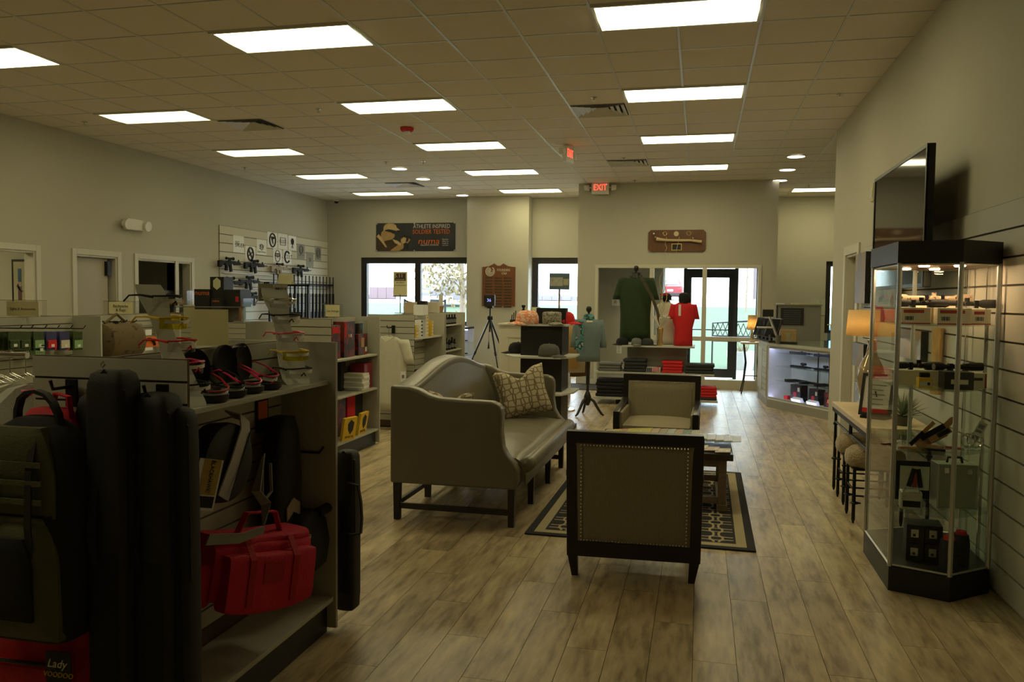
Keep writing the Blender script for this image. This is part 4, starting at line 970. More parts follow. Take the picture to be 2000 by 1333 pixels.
B().prism([(-.14, -.03), (.03, -.035), (.05, .0), (.12, .015), (.14, .035), (.10, .045), (.04, .03), (-.14, .035)], -.004, .004, 'y', m=lift).build('sheath_back', 'tanleather', t)
B().mm(-.07, .06, -.022, -.004, -.03, .002, m=lift).build('sheath_pocket', 'tanleather', t); B().mm(-.1, .045, -.026, -.006, .004, .034, m=lift).build('knife_handle', 'gun', t, bevel=.005); B().mm(-.02, .05, -.034, -.022, -.026, -.002, m=lift).build('knife_handle', 'gun', t, bevel=.004)
B().prism([(-.02, 0), (.05, 0), (.0, .07)], .01, .05, 'y').build('stand', 'acrylic', t)
t = thing('pocket_knife', 'upright tan and black knife leaning at the left of the third shelf', 'knife', (1.18, 5.02, zs), 0); ml = Matrix.Translation((0, 0, .005)) @ Matrix.Rotation(math.radians(42), 4, 'Y'); B().mm(-.012, .012, -.006, .006, .0, .10, m=ml).build('grip', 'gun', t, bevel=.003); B().mm(-.012, .012, -.006, .006, .10, .18, m=ml).build('cap', 'tanleather', t, bevel=.004)
t = thing('handcuffs', 'chrome handcuffs coiled on the right of the third shelf', 'handcuffs', (1.475, 5.0, zs), 0)
for k, (x, z, a) in enumerate(((0, .045, .3), (.035, .05, -.5))):
    b = B(); b.tube([(x+.04*math.cos(q)*math.cos(a), .04*math.cos(q)*math.sin(a), z+.04*math.sin(q)) for q in [2*PI*i/20 for i in range(21)]], .005, 6); b.build('cuff_ring', 'chrome', t, smooth=True)
B().tube([(-.01, .03, .01), (.02, .0, .012), (.04, -.02, .01)], .006, 6).build('chain', 'chrome', t)
t = thing('test_card', 'white sample card with three dark pictures on the third shelf', 'card', (1.50, 5.06, zs), -.4); ml = Matrix.Rotation(math.radians(24), 4, 'Y'); B().mm(-.022, .022, -.001, .001, .04, .16, m=ml).build('card', 'labelw', t)
for k in range(3): B().mm(-.015, .015, -.002, -.001, .05+k*.035, .075+k*.035, m=ml).build('picture', 'inkgrey', t)
B().mm(-.01, .03, 0, .012, 0, .06).build('stand', 'acrylic', t)
# fourth shelf: aluminium camera-like case, silver hard case, multi-tool board
zs = SZ[3]+.007
t = thing('mini_case', 'small aluminium-edged case on the left of the fourth shelf', 'case', (1.17, 4.93, zs), -.05)
B().mm(-.055, .055, -.04, .04, 0, .10).build('body', 'alu', t, bevel=.01); B().mm(-.045, .045, -.042, -.04, .015, .05).build('dark_panel', 'gun', t); B().mm(-.05, .05, -.045, -.04, .085, .10).build('lid_edge', 'chrome', t); B().tube([(-.04, -.03, .10), (-.03, -.045, .125), (.03, -.045, .125), (.04, -.03, .10)], .005, 6).build('handle', 'chrome', t)
t = thing('hard_case', 'grey-green aluminium hard case on the right of the fourth shelf', 'case', (1.42, 5.04, zs), .05)
MT['casegrey'] = mat('grey_green_panel', (.33, .36, .30), .45)
B().mm(-.105, .105, -.06, .06, 0, .25).build('body', 'casegrey', t, bevel=.008); 
for q in ((-.107, -.098), (.098, .107)): B().mm(q[0], q[1], -.062, .062, 0, .25).build('edge_trim', 'alu', t)
B().tube([(-.04, 0, .25), (-.035, 0, .28), (.035, 0, .28), (.04, 0, .25)], .007, 6).build('handle', 'gun', t)
for x in (-.06, .06): B().mm(x-.012, x+.012, -.066, -.06, .2, .23).build('latch', 'chrome', t)
t = thing('knife_board', 'framed board of pocket knives at the back of the fourth shelf', 'display board', (1.25, 5.2, zs), 0)
B().mm(-.10, .10, -.01, .01, 0, .22).build('board', 'gun', t); B().mm(-.08, .08, -.012, -.01, .05, .19).build('card', 'labelw', t)
for k in range(3): B().mm(-.06+.045*k, -.035+.045*k, -.02, -.012, .06, .17, m=Matrix.Rotation(.25-.2*k, 4, 'Y')).build('knife', 'cartonred' if k == 1 else 'gun', t)
# deck: black boxes with small printed labels and red-topped pouches
zs = .145
MT['blackbox'] = mat('black_carton', (.012, .012, .013), .5)
for k, (x, z) in enumerate(((1.215, 0), (1.31, 0), (1.215, .105), (1.31, .105))):
    t = thing('ammunition_carton', ['lower left', 'lower right', 'upper left', 'upper right'][k]+' black carton with silver print in the stack on the showcase floor', 'box', (x, 5.02, zs+z), -.12, 'black cartons on the showcase floor')
    B().mm(-.045, .045, -.08, .08, 0, .10).build('carton', 'blackbox', t, bevel=.002); B().mm(-.022, .016, -.0815, -.08, .03, .075).build('label_print', 'alu', t); B().mm(-.012, .002, -.083, -.0815, .036, .05).build('emblem', 'ink', t)
for k, (x, y) in enumerate(((1.345, 4.82), (1.44, 4.95))):
    t = thing('ammo_pouch', ['black pouch with red cap near the front glass on the showcase floor', 'black pouch with red cap towards the wall on the showcase floor'][k], 'pouch', (x, y, zs), .1)
    b = B(); b.loft([ell(0, 0, 0, .04, .05, 16, .6), ell(0, 0, .12, .042, .05, 16, .6), ell(0, 0, .17, .036, .04, 16, .6)]); b.build('body', 'nylon', t, smooth=True); b = B(); b.loft([ell(0, -.005, .17, .03, .03, 12), ell(0, -.005, .19, .026, .026, 12)]); b.build('cap', 'redshirt', t)
# ================================================================== TELEVISION AND PICTURES ON THE RIGHT WALL
MT['screen'] = mat('tv_screen_glass', (.012, .012, .015), .06, var=.05, spec=.6)
t = thing('television', 'black flat television on an angled wall bracket above the showcase', 'television', (1.43, 6.60, 2.16), math.radians(-90))
B().mm(-.82, .82, -.025, .02, -.46, .465).build('cabinet', 'dark', t, bevel=.006); B().mm(-.795, .795, -.028, -.025, -.435, .44).build('screen', 'screen', t)
for q in ((-.82, .82, -.034, -.028, .44, .465), (-.82, .82, -.034, -.028, -.46, -.435), (-.82, -.795, -.034, -.028, -.435, .44), (.795, .82, -.034, -.028, -.435, .44)): B().mm(*q).build('bezel', 'blackmetal', t)
B().mm(-.2, .2, .02, .05, -.2, .2).build('bracket_plate', 'blackmetal', t); B().mm(-.04, .04, .05, .16, -.05, .05).build('bracket_arm', 'blackmetal', t); B().mm(-.08, .08, .16, .178, -.25, .25).build('wall_plate', 'blackmetal', t)
MT['art1'] = ramp_mat('picture_print_a', [(.12, .12, .14), (.22, .2, .22), (.3, .22, .16), (.45, .48, .55)], 5, .5, detail=5, stretch=(1, 1, .5))
MT['art2'] = ramp_mat('picture_print_b', [(.10, .11, .16), (.28, .33, .45), (.55, .58, .62), (.3, .22, .12)], 4, .5, detail=4)
xs = XR-.02
def canvas(label, pxs, m):
    a = onx(*pxs[0], xs); b_ = onx(*pxs[1], xs); y0, y1 = sorted((a.y, b_.y)); z0, z1 = sorted((a.z, b_.z))
    t = thing('wall_canvas', label, 'picture', (xs, (y0+y1)/2, z0), -PI/2, 'photo canvases on the right slatwall'); w = (y1-y0)/2; h = z1-z0
    B().mm(-w, w, -.05, -.002, 0, h).build('stretcher_box', 'dark', t); B().mm(-w, w, -.052, -.05, 0, h).build('print', m, t)
    for z in (h*.2, h*.5, h*.8): B().tube([(-w-.03, -.03, z), (w+.03, -.03, z)], .004, 5).build('peg', 'blackmetal', t)
    return t
canvas('upper dark photo canvas beside the right doorway', ((1682, 497), (1699, 593)), 'art1'); canvas('middle dark photo canvas half behind the lamp shade', ((1676, 668), (1696, 722)), 'art1'); canvas('lower dark photo canvas behind the lamp base', ((1680, 745), (1692, 800)), 'art2')
canvas('blue and white photo canvas seen through the showcase glass', ((1714, 528), (1762, 600)), 'art2'); canvas('grey photo canvas seen through the showcase under its top shelf', ((1770, 642), (1812, 708)), 'art1')
t = thing('tree_bark_slab', 'tan bark slab standing behind the showcase on the wall', 'bark slab', (1.57, 6.05, .98), 0); MT['barktan'] = mat('tan_bark', (.42, .27, .11), .8, var=.5, scale=12, stretch=(4, 4, 1)); b = B(); b.loft([ell(0, 0, z, .035, .06+.005*math.sin(z*30), 12) for z in (0, .15, .3, .45)]); b.build('slab', 'barktan', t, smooth=True)
# ================================================================== GONDOLAS (slatwall shelving islands)
def slats(parent, ax, face, s, a0, a1, z0, z1, pitch=.0762, m='lam', gap=.008, th=.009, maxn=40):
    q0, q1 = sorted((0, s*th))
    w = a1-a0
    me = B().mm(*((q0, q1, 0, w, gap/2, pitch-gap/2) if ax == 'x' else (0, w, q0, q1, gap/2, pitch-gap/2))).mesh('slat'); me.materials.append(MT[m])
    n = min(maxn, int((z1-z0)/pitch+.01))
    for k in range(n): piece('slat', me, parent, (face, a0, z1-(k+1)*pitch) if ax == 'x' else (a0, face, z1-(k+1)*pitch))
def gondola(label, x0, x1, y0, y1, h, shelves=(), near='slat', sx=None, lefts=()):
    xm = (x0+x1)/2; t = thing('gondola_shelf', label, 'display shelf', (xm, y0, 0))
    a, b_ = x0-xm, x1-xm; L = y1-y0
    if near == 'slat':
        B().mm(a, b_, .009, .022, .02, h).build('end_panel', 'groove', t); slats(t, 'y', .009, -1, a, b_, .06, h)
    elif near != 'none': B().mm(a, b_, 0, .02, .02, h).build('end_panel', 'lam', t)
    B().mm(a, b_, L-.02, L, .02, h).build('end_panel', 'lam', t)
    B().mm(-.011, .011, .022, L-.02, .15, h).build('spine', 'groove', t); slats(t, 'x', .011, 1, .022, L-.02, .2, h); slats(t, 'x', -.011, -1, .022, L-.02, .2, h)
    for s in (1, -1):
        xa, xb = sorted((s*.02, s*(b_-.012))); B().mm(xa, xb, .022, L-.02, .15, .172).build('deck', 'lam', t, bevel=.003)
        xa, xb = sorted((s*.02, s*(b_-.045))); B().mm(xa, xb, .022, L-.022, 0, .15).build('kick', 'dark', t)
    for z, d in shelves:
        B().mm(.021, d, .024, L-.024, z-.02, z).build('shelf', 'lam', t, bevel=.003)
        for y in (.1, L-.1): B().prism([(.021, z-.02), (d*.9, z-.02), (d*.85, z-.03), (.021, z-.07)], y-.004, y+.004, 'y').build('bracket', 'blackmetal', t)
    for z, d in lefts: B().mm(-d, -.021, .024, L-.024, z-.02, z).build('shelf', 'lam', t, bevel=.003)
    return t
G1 = (-2.26, -1.66, 2.40, 3.57, 1.385)
gondola('nearest slatwall gondola with bags hung on its end panel', *G1, shelves=[(1.205, .265)])
gondola('gondola with books and yellow packets behind the nearest one', -3.97, -3.37, 7.1, 8.32, 1.385, shelves=[(.985, .28), (.62, .28)])
gondola('gondola with a white shirt on its end and yellow cartons on its shelf', -3.97, -3.37, 9.4, 10.62, 1.385, shelves=[(1.09, .27)])
gondola('farthest gondola in the middle line, with small bottles', -3.97, -3.37, 10.66, 11.6, 1.385, shelves=[(1.22, .26), (.86, .26)], near='plain')
gondola('left gondola with green carded packs under the sights sign', -6.3, -5.62, 5.4, 6.82, 1.385)
gondola('left gondola with bags and orange packs under the bags sign', -6.3, -5.62, 6.83, 8.05, 1.385, near='none')
gondola('left gondola carrying stacked black eyewear boxes', -7.85, -6.35, 10.58, 11.5, 1.20, shelves=[(.9, .28)])
# ---- hooks
def faceout(label, loc, rz, L=.28, m='blackmetal', up=True):
    t = thing('display_hook', label, 'hook', loc, rz)
    B().mm(-.022, .022, -.012, 0, -.07, .025).build('bracket', m, t, bevel=.003); B().tube([(0, -.012, .0), (0, -L*.9, .0), (0, -L, .03 if up else 0)], .006, 6).build('arm', m, t); return t
faceout('black hook bracket left of the long case on the nearest end panel', (onx(143, 760, -2.1).x if False else ony(143, 755, 2.39).x, 2.389, ony(143, 755, 2.39).z), 0, .1)
faceout('black hook bracket right of the long case on the nearest end panel', (ony(320, 765, 2.39).x, 2.389, ony(320, 765, 2.39).z), 0, .1)
p = ony(204, 712, 2.385); t = B().tube([(0, 0, .012), (.008, -.004, .0), (0, -.006, -.012), (-.008, -.004, 0), (0, 0, .012)], .003, 6).build('screw_hook', 'chrome'); t.location = (p.x, 2.382, p.z); tag(t, 'small chrome ring hook screwed above the tall black case', 'hook')
# ---- soft goods on the end panel
def softbox(rings, name, m, parent, n=24, pw=.45, smooth='all'):
    b = B(); b.loft([ell(cx, cy, z, rx, ry, n, pw) for cx, cy, z, rx, ry in rings]); return b.build(name, m, parent, smooth=smooth)
# olive tactical pack, long
px0 = ony(72, 1000, 2.16); t = thing('tactical_backpack', 'olive green backpack with black trim hanging at the far left', 'backpack', (px0.x, 2.17, .0))
zb, ztp = ony(70, 1245, 2.16).z, ony(70, 815, 2.16).z; H = ztp-zb
prof = [(0, .62, .5), (.02, .85, .8), (.08, .97, 1), (.35, 1, 1.05), (.62, 1.02, 1.0), (.8, .98, .95), (.9, .82, .9), (.96, .6, .75), (1, .3, .5)]
softbox([(0, 0, zb+H*a, .168*b_, .09*c) for a, b_, c in prof], 'body', 'matt', t)
def front(z0, z1, hw, y, d, m, name, dome=.5):
    b = B(); b.slab(lambda u, v: ((2*u-1)*hw*(1-.35*max(0, v-dome)**2/(1-dome)**2), y-d*(1-(2*u-1)**4)*(1-(2*v-1)**6), z0+(z1-z0)*v), 10, 14, (0, .03, 0)); return b.build(name, m, t, smooth=True)
front(zb+H*.58, ztp-H*.03, .135, -.085, .02, 'olive', 'upper_panel', .3); front(zb+.03, zb+H*.58, .145, -.09, .035, 'olive', 'lower_pocket', .6)
front(zb+.1, zb+H*.5, .085, -.13, .012, 'matt', 'mesh_pocket', .6)
for x in (-.07, .07): B().strap([(x, -.085, ztp-.03), (x*1.05, -.118, ztp-.15), (x*1.05, -.125, zb+H*.55), (x, -.10, zb+.05)], .024, .005, (1, 0, 0)).build('compression_strap', 'nylon', t)
for z in (.66, .74, .82): B().mm(-.12, .12, -.122, -.117, zb+H*z-.008, zb+H*z+.008).build('webbing', 'olive', t)
B().strap([(-.075, 0, ztp-.02), (-.072, 0, ztp+.02), (-.06, 0, ztp+.055), (-.035, 0, ztp+.075), (0, 0, ztp+.08), (.035, 0, ztp+.07), (.06, 0, ztp+.045), (.078, 0, ztp+.01), (.085, 0, ztp-.04)], .026, .012, (0, 1, 0)).build('carry_handle', 'nylon', t, smooth=True)
# crimson bag behind it
p = ony(110, 1100, 2.27); t = thing('crimson_range_bag', 'crimson bag hanging behind the olive backpack with a black hang tag', 'bag', (ony(105, 1100, 2.28).x, 2.28, 0))
z0, z1 = ony(110, 1420, 2.28).z, ony(150, 800, 2.28).z
softbox([(.0, 0, z0+(z1-z0)*a, .20*b_, .085*c) for a, b_, c in ((0, .8, .7), (.03, .97, .95), (.3, 1, 1), (.42, .9, .9), (.5, .66, .85), (.8, .56, .85), (.95, .5, .7), (1, .3, .4))], 'body', 'redbag', t)
B().mm(-.17, .13, -.115, -.07, z0+.03, z0+.26).build('front_pocket', 'redbag', t, bevel=.02, seg=3); B().tube([(-.15, -.116, z0+.27), (.12, -.116, z0+.27)], .006, 6).build('zip', 'nylon', t)
B().strap([(.0, 0, z1-.02), (.02, 0, z1+.05), (.07, 0, z1+.04), (.08, 0, z1-.05)], .022, .006, (0, 1, 0)).build('handle', 'pinkbag', t)
q = ony(112, 1308, 2.15); lz = q.z; lx = q.x-t.location.x
B().mm(lx-.045, lx+.045, -.127, -.124, lz-.07, lz+.055).build('hang_tag', 'ink', t); MT['tagcream'] = mat('tag_cream', (.8, .75, .55), .7)
text('tag_print', 'Lady', .038, 'tagcream', t, (lx-.005, -.128, lz+.015), shear=.3); text('tag_print', 'VOODOO', .024, 'yellow', t, (lx, -.128, lz-.02), shear=.2)
# tall black gun cases
def longcase(label, px, ytop, hw, y, d, zb=.12, lip=.0, rz=0.):
    p = ony(px, ytop, y); t = thing('rifle_case', label, 'gun case', (p.x, y, 0), rz); H = p.z-zb
    softbox([(0, 0, zb+H*a, hw*b_, d*c) for a, b_, c in ((0, .7, .6), (.015, .95, .9), (.1, 1, 1), (.55, 1.02, 1), (.9, .97, 1), (.965, .93, .98), (.99, .8, .85), (1, .55, .55))], 'body', 'nylon', t)
    B().tube([(-hw*.9, -d*.6, zb+.05), (-hw*.98, -d*.6, zb+H*.5), (-hw*.9, -d*.6, zb+H*.95), (0, -d*.7, zb+H*1.0), (hw*.9, -d*.6, zb+H*.95), (hw*.98, -d*.6, zb+H*.5)], .006, 6).build('zip', 'blackmetal', t)
    front_ = B(); front_.slab(lambda u, v: ((2*u-1)*hw*.72, -d-.012*(1-(2*u-1)**4)*(1-(2*v-1)**6), zb+H*(.12+.42*v)), 8, 10, (0, .02, 0)); front_.build('pocket', 'matt', t, smooth=True)
    B().strap([(-hw*.4, -d*1.02, zb+H*.5), (-hw*.4, -d*1.3, zb+H*.58), (-hw*.4, -d*1.02, zb+H*.7)], .03, .005, (1, 0, 0)).build('handle', 'nylon', t)
    return t
longcase('tallest black rifle case with boxy top in the middle of the end panel', 222, 722, .072, 2.24, .06)
longcase('black rifle case left of the tallest one, lower', 190, 770, .06, 2.335, .045)
longcase('black rifle case right of the tallest one', 305, 768, .075, 2.30, .06)
longcase('broad black rifle case at the right edge of the end panel', 338, 795, .078, 2.33, .045)
longcase('black rifle case hanging behind the far end of the nearest gondola', 678, 880, .055, 3.66, .055, ony(690, 1190, 3.66).z)
p = ony(700, 940, 3.64); t = B().strap([(-.03, 0, .0), (.03, 0, -.01), (.045, 0, -.09), (.05, 0, -.17), (.045, 0, -.24), (.0, 0, -.25), (-.05, 0, -.24)], .02, .006, (0, 1, 0)).build('carry_strap', 'nylon', smooth=True); t.location = (p.x-.012, 3.595, p.z); tag(t, 'black shoulder strap loop hanging past the far end of the nearest gondola', 'strap')
# ---- side bay: black satchel with grey strap and tag, pink range bag, black pouch
xf = -1.74
def onf(px, py, x=xf): return onx(px, py, x)
a = onf(455, 905); t = thing('sling_bag', 'black sling bag with pale grey strap hanging in the gondola bay', 'bag', (xf-.05, a.y, a.z)); 
b = B(); b.loft([[(x, .17*math.cos(k*2*PI/24)*s*1.0, .155*math.sin(k*2*PI/24)*s) for k in range(24)] for x, s in ((-.06, .85), (-.05, .97), (.0, 1), (.035, .97), (.045, .85))]); b.build('body', 'nylon', t, smooth=True)
B().strap([(.05, -.07, -.12), (.062, .0, .0), (.062, .07, .11), (.04, .10, .16), (-.03, .11, .17)], .075, .006, (0, .85, -.5)).build('shoulder_strap', mat('pale_grey_strap', (.42, .39, .38), .8), t, smooth=True)
B().strap([(.068, -.045, -.12), (.069, .03, .0), (.069, .10, .11)], .008, .004, (0, .85, -.5)).build('strap_piping', 'ink', t)
a = onf(410, 945, -1.66); t2 = thing('brand_hang_tag', 'white-edged hang tag with yellow print on the sling bag', 'hang tag', (-1.672, a.y, a.z), math.radians(62)); rt = Matrix.Rotation(math.radians(14), 4, 'Y')
MT['tagyellow'] = mat('tag_ochre', (.50, .36, .10), .7, var=.3, scale=30)
B().mm(-.045, .045, -.0015, .0015, -.095, .085, m=rt).build('card', 'paper', t2); B().mm(-.028, .038, -.003, -.0015, -.04, .085, m=rt).build('ochre_panel', 'tagyellow', t2); B().mm(-.028, .038, -.003, -.0015, -.085, -.045, m=rt).build('photo_panel', 'ink', t2)
o = text('brand_print', 'BLACKHAWK!', .021, 'ink', t2, (.012, -.004, .022), (PI/2, PI/2+math.radians(14), 0), sx=.85)
# pink range bag
a = onf(500, 1125, -1.70); y0, y1 = onf(462, 1100, -1.62).y, onf(572, 1080, -1.62).y
t = thing('range_bag', 'bright pink-red range bag hanging in the gondola bay', 'bag', (-1.76, (y0+y1)/2, .0), math.radians(-14)); L = (y1-y0)/2+.03
zb, zt2 = ony(470, 1205, (y0+y1)/2-.1).z-.0, ony(500, 1045, (y0+y1)/2).z
def soft(x0, x1, y0, y1, z0, z1, name, sag=.012, pw=.28, m='pinkbag'):
    n = 9; R = []
    for k in range(n+1):
        u = k/n; s = 1-.09*abs(2*u-1)**6; hx, hz = (x1-x0)/2*s, (z1-z0)/2*s; cz = (z0+z1)/2-sag*math.sin(PI*u)
        ring = []
        for q in range(28):
            a = 2*PI*q/28; c, s_ = math.cos(a), math.sin(a); bulge = 1+.035*math.sin(u*9+q*.9)
            ring.append(((x0+x1)/2+hx*bulge*math.copysign(abs(c)**pw, c), y0+(y1-y0)*u, cz+hz*math.copysign(abs(s_)**pw, s_)))
        R.append(ring)
    b = B(); b.loft(R); return b.build(name, m, t, smooth=True)
soft(-.13, .085, -L, L, zb+.03, zt2-.02, 'body'); soft(.06, .135, -L+.03, L-.02, zb, zt2-.06, 'front_pocket', .016); soft(-.10, .06, -L-.045, -L+.02, zb+.02, zt2-.1, 'end_pocket', .004); soft(-.12, .075, -L+.01, L-.01, zt2-.05, zt2-.0, 'lid', .012, .5)
B().mm(.135, .138, -.05, .05, zb+.10, zb+.18).build('id_window', 'redbag', t)
for y in (-L*.45, L*.45): B().strap([(.138, y, zb+.02), (.139, y, zt2-.09), (.085, y, zt2-.02)], .03, .004, (0, 1, 0)).build('webbing', 'redbag', t)
B().strap([(.02, -L*.45, zt2-.01), (.02, -L*.3, zt2+.07), (.02, L*.3, zt2+.07), (.02, L*.45, zt2-.01)], .03, .006, (1, 0, 0)).build('carry_handle', 'pinkbag', t, smooth=True)
t.rotation_euler = (math.radians(-9), 0, math.radians(-20))
b = B(); b.tube([(-.02, -L-.043, zb+.115), (.0, -L-.047, zb+.10), (.03, -L-.047, zb+.10), (.05, -L-.043, zb+.115)], .004, 6); b.build('buckle', 'blackmetal', t)
gw = [onf(515, 890, -1.68), onf(500, 960, -1.66), onf(520, 985, -1.655), onf(515, 1035, -1.65), onf(470, 1052, -1.65), onf(405, 1055, -1.66)]
t = B().strap([(p_.x, p_.y, p_.z) for p_ in gw], .04, .005, (.3, .1, 1)).build('grey_strap', 'greyweb', smooth=True); tag(t, 'grey webbing strap draped over the pink range bag', 'strap')
t = B().strap([(p_.x, p_.y, p_.z) for p_ in (onf(528, 905, -1.70), onf(530, 960, -1.70), onf(512, 985, -1.69), onf(512, 915, -1.69))], .012, .004, (1, 0, 0)).build('strap_loop', 'greyweb', smooth=True); tag(t, 'narrow grey strap loop hanging above the grey webbing', 'strap')
# black pouch with tags
a = onf(600, 1060, -1.75); t = thing('black_pouch', 'black pouch bag with string tag hanging right of the pink bag', 'bag', (-1.77, a.y, a.z-.13)); softbox([(0, 0, z, rx, ry) for z, rx, ry in ((0, .06, .08), (.02, .08, .12), (.12, .085, .15), (.22, .07, .13), (.27, .05, .07))], 'body', 'matt', t)
B().tube([(.05, .05, .26), (.07, .12, .27), (.06, .19, .21)], .025, 8).build('drawn_end', 'matt', t, smooth=True)
a2 = onf(615, 1085, -1.66); B().mm(.085, .088, a2.y-a.y-.02, a2.y-a.y+.02, a2.z-(a.z-.13)-.04, a2.z-(a.z-.13)+.035).build('paper_tag', 'stone', t); B().tube([(.08, a2.y-a.y, a2.z-a.z+.165), (.075, a2.y-a.y+.03, a2.z-a.z+.21), (.06, a2.y-a.y-.02, a2.z-a.z+.24)], .002, 4).build('string', 'paper', t)
a = onf(570, 970, -1.78); t = thing('shoulder_holster', 'dark shoulder rig with folded cardboard header in the back of the bay', 'holster', (-1.83, a.y, a.z-.22)); softbox([(0, 0, z, .05, w) for z, w in ((0, .05), (.1, .12), (.3, .13), (.5, .10), (.58, .05))], 'body', 'matt', t); B().prism([(-.06, .18), (0, .215), (.06, .18), (.06, .12), (0, .15), (-.06, .12)], .055, .06, 'x').build('card_header', mat('brown_card', (.28, .22, .15), .8), t)
a = onf(575, 795, -1.85); t = thing('orange_tag_pack', 'small orange-labelled carded pack at the back of the bay', 'pack', (-1.937, 3.36, .98)); B().mm(0, .008, -.05, .05, 0, .16).build('card', 'blackbox', t); B().mm(.008, .01, -.04, .04, .06, .14).build('orange_label', 'orange', t)
faceout('thin black hook in the back of the gondola bay', (-1.938, onf(620, 880, -1.75).y, .86), PI/2, .22)
# ---- on the shelf: two eyewear stands, open clamshell cases, sign holder
ZS = 1.205
MT['greycard'] = mat('grey_stand_sheet', (.55, .57, .52), .6, var=.05)
def glasses(parent, x, z, fr, lens, tilt=0.):
    """one pair seen on the stand, lenses towards +x; a part with lens, frame and temples"""
    M_ = Matrix.Translation((x, 0, z)) @ Matrix.Rotation(tilt, 4, 'Y')
    b = B()
    def f(u, v):
        a = (2*u-1)*1.25; return M_ @ Vector((.055*math.cos(a)-.01, .062*math.sin(a)*1.08, -.022+.044*v*(1-.25*abs(2*u-1)**4)))
    b.slab(f, 14, 3, (.002, 0, 0)); ln = b.build('eyewear', lens, parent, smooth=True)
    b = B(); b.tube([M_ @ Vector((.056*math.cos(a)-.01, .063*math.sin(a)*1.08, .023-.006*abs(a))) for a in [(-1+k/8)*1.25 for k in range(17)]], .0035, 6); b.build('frame', fr, ln, smooth=True)
    for s in (-1, 1):
        b = B(); b.tube([M_ @ Vector((.008, s*.064, .012)), M_ @ Vector((-.05, s*.066, .012)), M_ @ Vector((-.10, s*.062, .004)), M_ @ Vector((-.125, s*.06, -.02))], .003, 5, [.005, .004, .003, .003]); b.build('temple', fr, ln, smooth=True)
    b = B(); b.tube([M_ @ Vector((.046, -.012, -.012)), M_ @ Vector((.05, 0, .002)), M_ @ Vector((.046, .012, -.012))], .003, 5); b.build('nose_bridge', fr, ln)
    b = B(); b.strap([M_ @ Vector((.0575*math.cos(a)-.01, .0645*math.sin(a)*1.08, .004)) for a in [(-1+k/6)*.95 for k in range(13)]], .012, .0015, (0, 0, 1)); b.build('label_strip', 'paper', ln)  # white strip draws the lens glint as well as the paper label
def stand(label, loc, rz, items, top=None):
    t = thing('eyewear_stand', label, 'eyewear stand', loc, rz)
    pr = [(.085, .0), (.06, .03), (.0, .15), (-.045, .25), (-.075, .33), (-.095, .38), (-.125, .43)]
    def f(u, v):
        q = v*(len(pr)-1); i = min(len(pr)-2, int(q)); w = q-i; a, c = pr[i], pr[i+1]
        return (a[0]+(c[0]-a[0])*w, (2*u-1)*(.055+.012*math.sin(v*9)), a[1]+(c[1]-a[1])*w)
    b = B(); b.slab(f, 6, 24, (-.004, 0, 0)); b.build('curved_sheet', 'greycard', t, smooth=True); B().mm(-.06, .085, -.06, .06, 0, .004).build('foot', 'acrylic', t); B().prism([(-.06, .004), (.08, .004), (0, .14)], -.05, -.046, 'y').build('side_gusset', 'acrylic', t)
    for (z, fr, ln), x in zip(items, (.075, .05, .015, -.02, -.05)): glasses(t, x, z, fr, ln, .12)
    if top: 
        B().mm(-.13, -.126, -.075, .075, .37, .45).build('header_card', 'greycard', t); B().mm(-.125, -.122, -.0, .072, .405, .445).build('header_label', 'paper', t); text('header_print', top, .02, 'ink', t, (-.121, .036, .425), (PI/2, 0, PI/2), sx=.75)
    return t
pn = onz(345, 770, ZS); stand('eyewear stand with coloured safety glasses at the near end of the shelf', (-1.80, 2.55, ZS), math.radians(-8), [(.07, 'gun', 'clearlens'), (.145, 'pinkplastic', 'clearlens'), (.22, 'redshirt', 'clearlens'), (.30, 'yellow', 'yellowlens'), (.375, 'gun', 'clearlens')])
stand('eyewear stand with a white brand label at the far end of the shelf', (-1.80, 3.36, ZS), math.radians(-30), [(.06, 'gun', 'clearlens'), (.135, 'yellow', 'yellowlens'), (.215, 'pinkplastic', 'clearlens'), (.295, 'gun', 'clearlens'), (.365, 'chrome', 'clearlens')], 'WILEY X')
CL = [((-1.775, 2.70), 'red', 'first open black clamshell case, nearest, with clear red-tipped glasses'), ((-1.79, 2.84), 'chrome', 'second open black clamshell case with clear glasses'), ((-1.80, 2.98), 'pinkplastic', 'third open black clamshell case with a pink-framed pair'), ((-1.80, 3.12), 'pinkplastic', 'fourth open black clamshell case, with pink glasses raised')]
for k, ((x, y), c, lab) in enumerate(CL):
    t = thing('eyewear_case', lab, 'eyewear case', (x, y, ZS), math.radians(-25+8*k), 'open clamshell eyewear cases on the shelf')
    b = B(); b.loft([ell(0, 0, 0, .075, .05, 20, .8), ell(0, 0, .012, .088, .06, 20, .8), ell(0, 0, .03, .09, .062, 20, .8), ell(0, 0, .03, .082, .055, 20, .8), ell(0, 0, .012, .07, .045, 20, .8)]); b.build('tray', 'dark', t, smooth=True)
    if k != 1:
        lid = B(); lid.loft([[(-.085+.018*q-.02*(math.sin(a)+1)*.3, .062*s*math.cos(a), .115+.078*s*math.sin(a)) for a in [2*PI*i/22 for i in range(22)]] for q, s in ((0, .82), (-.6, .95), (0.2, 1), (.7, 1), (.3, .85))]); lid.build('lid', 'matt', t, smooth=True)
    h = thing('tmp', '', ''); h.parent = t
    glasses(t, .02, .045 if k != 3 else .06, c if c != 'chrome' else 'gun', 'clearlens', .5)
    bpy.data.objects.remove(h)
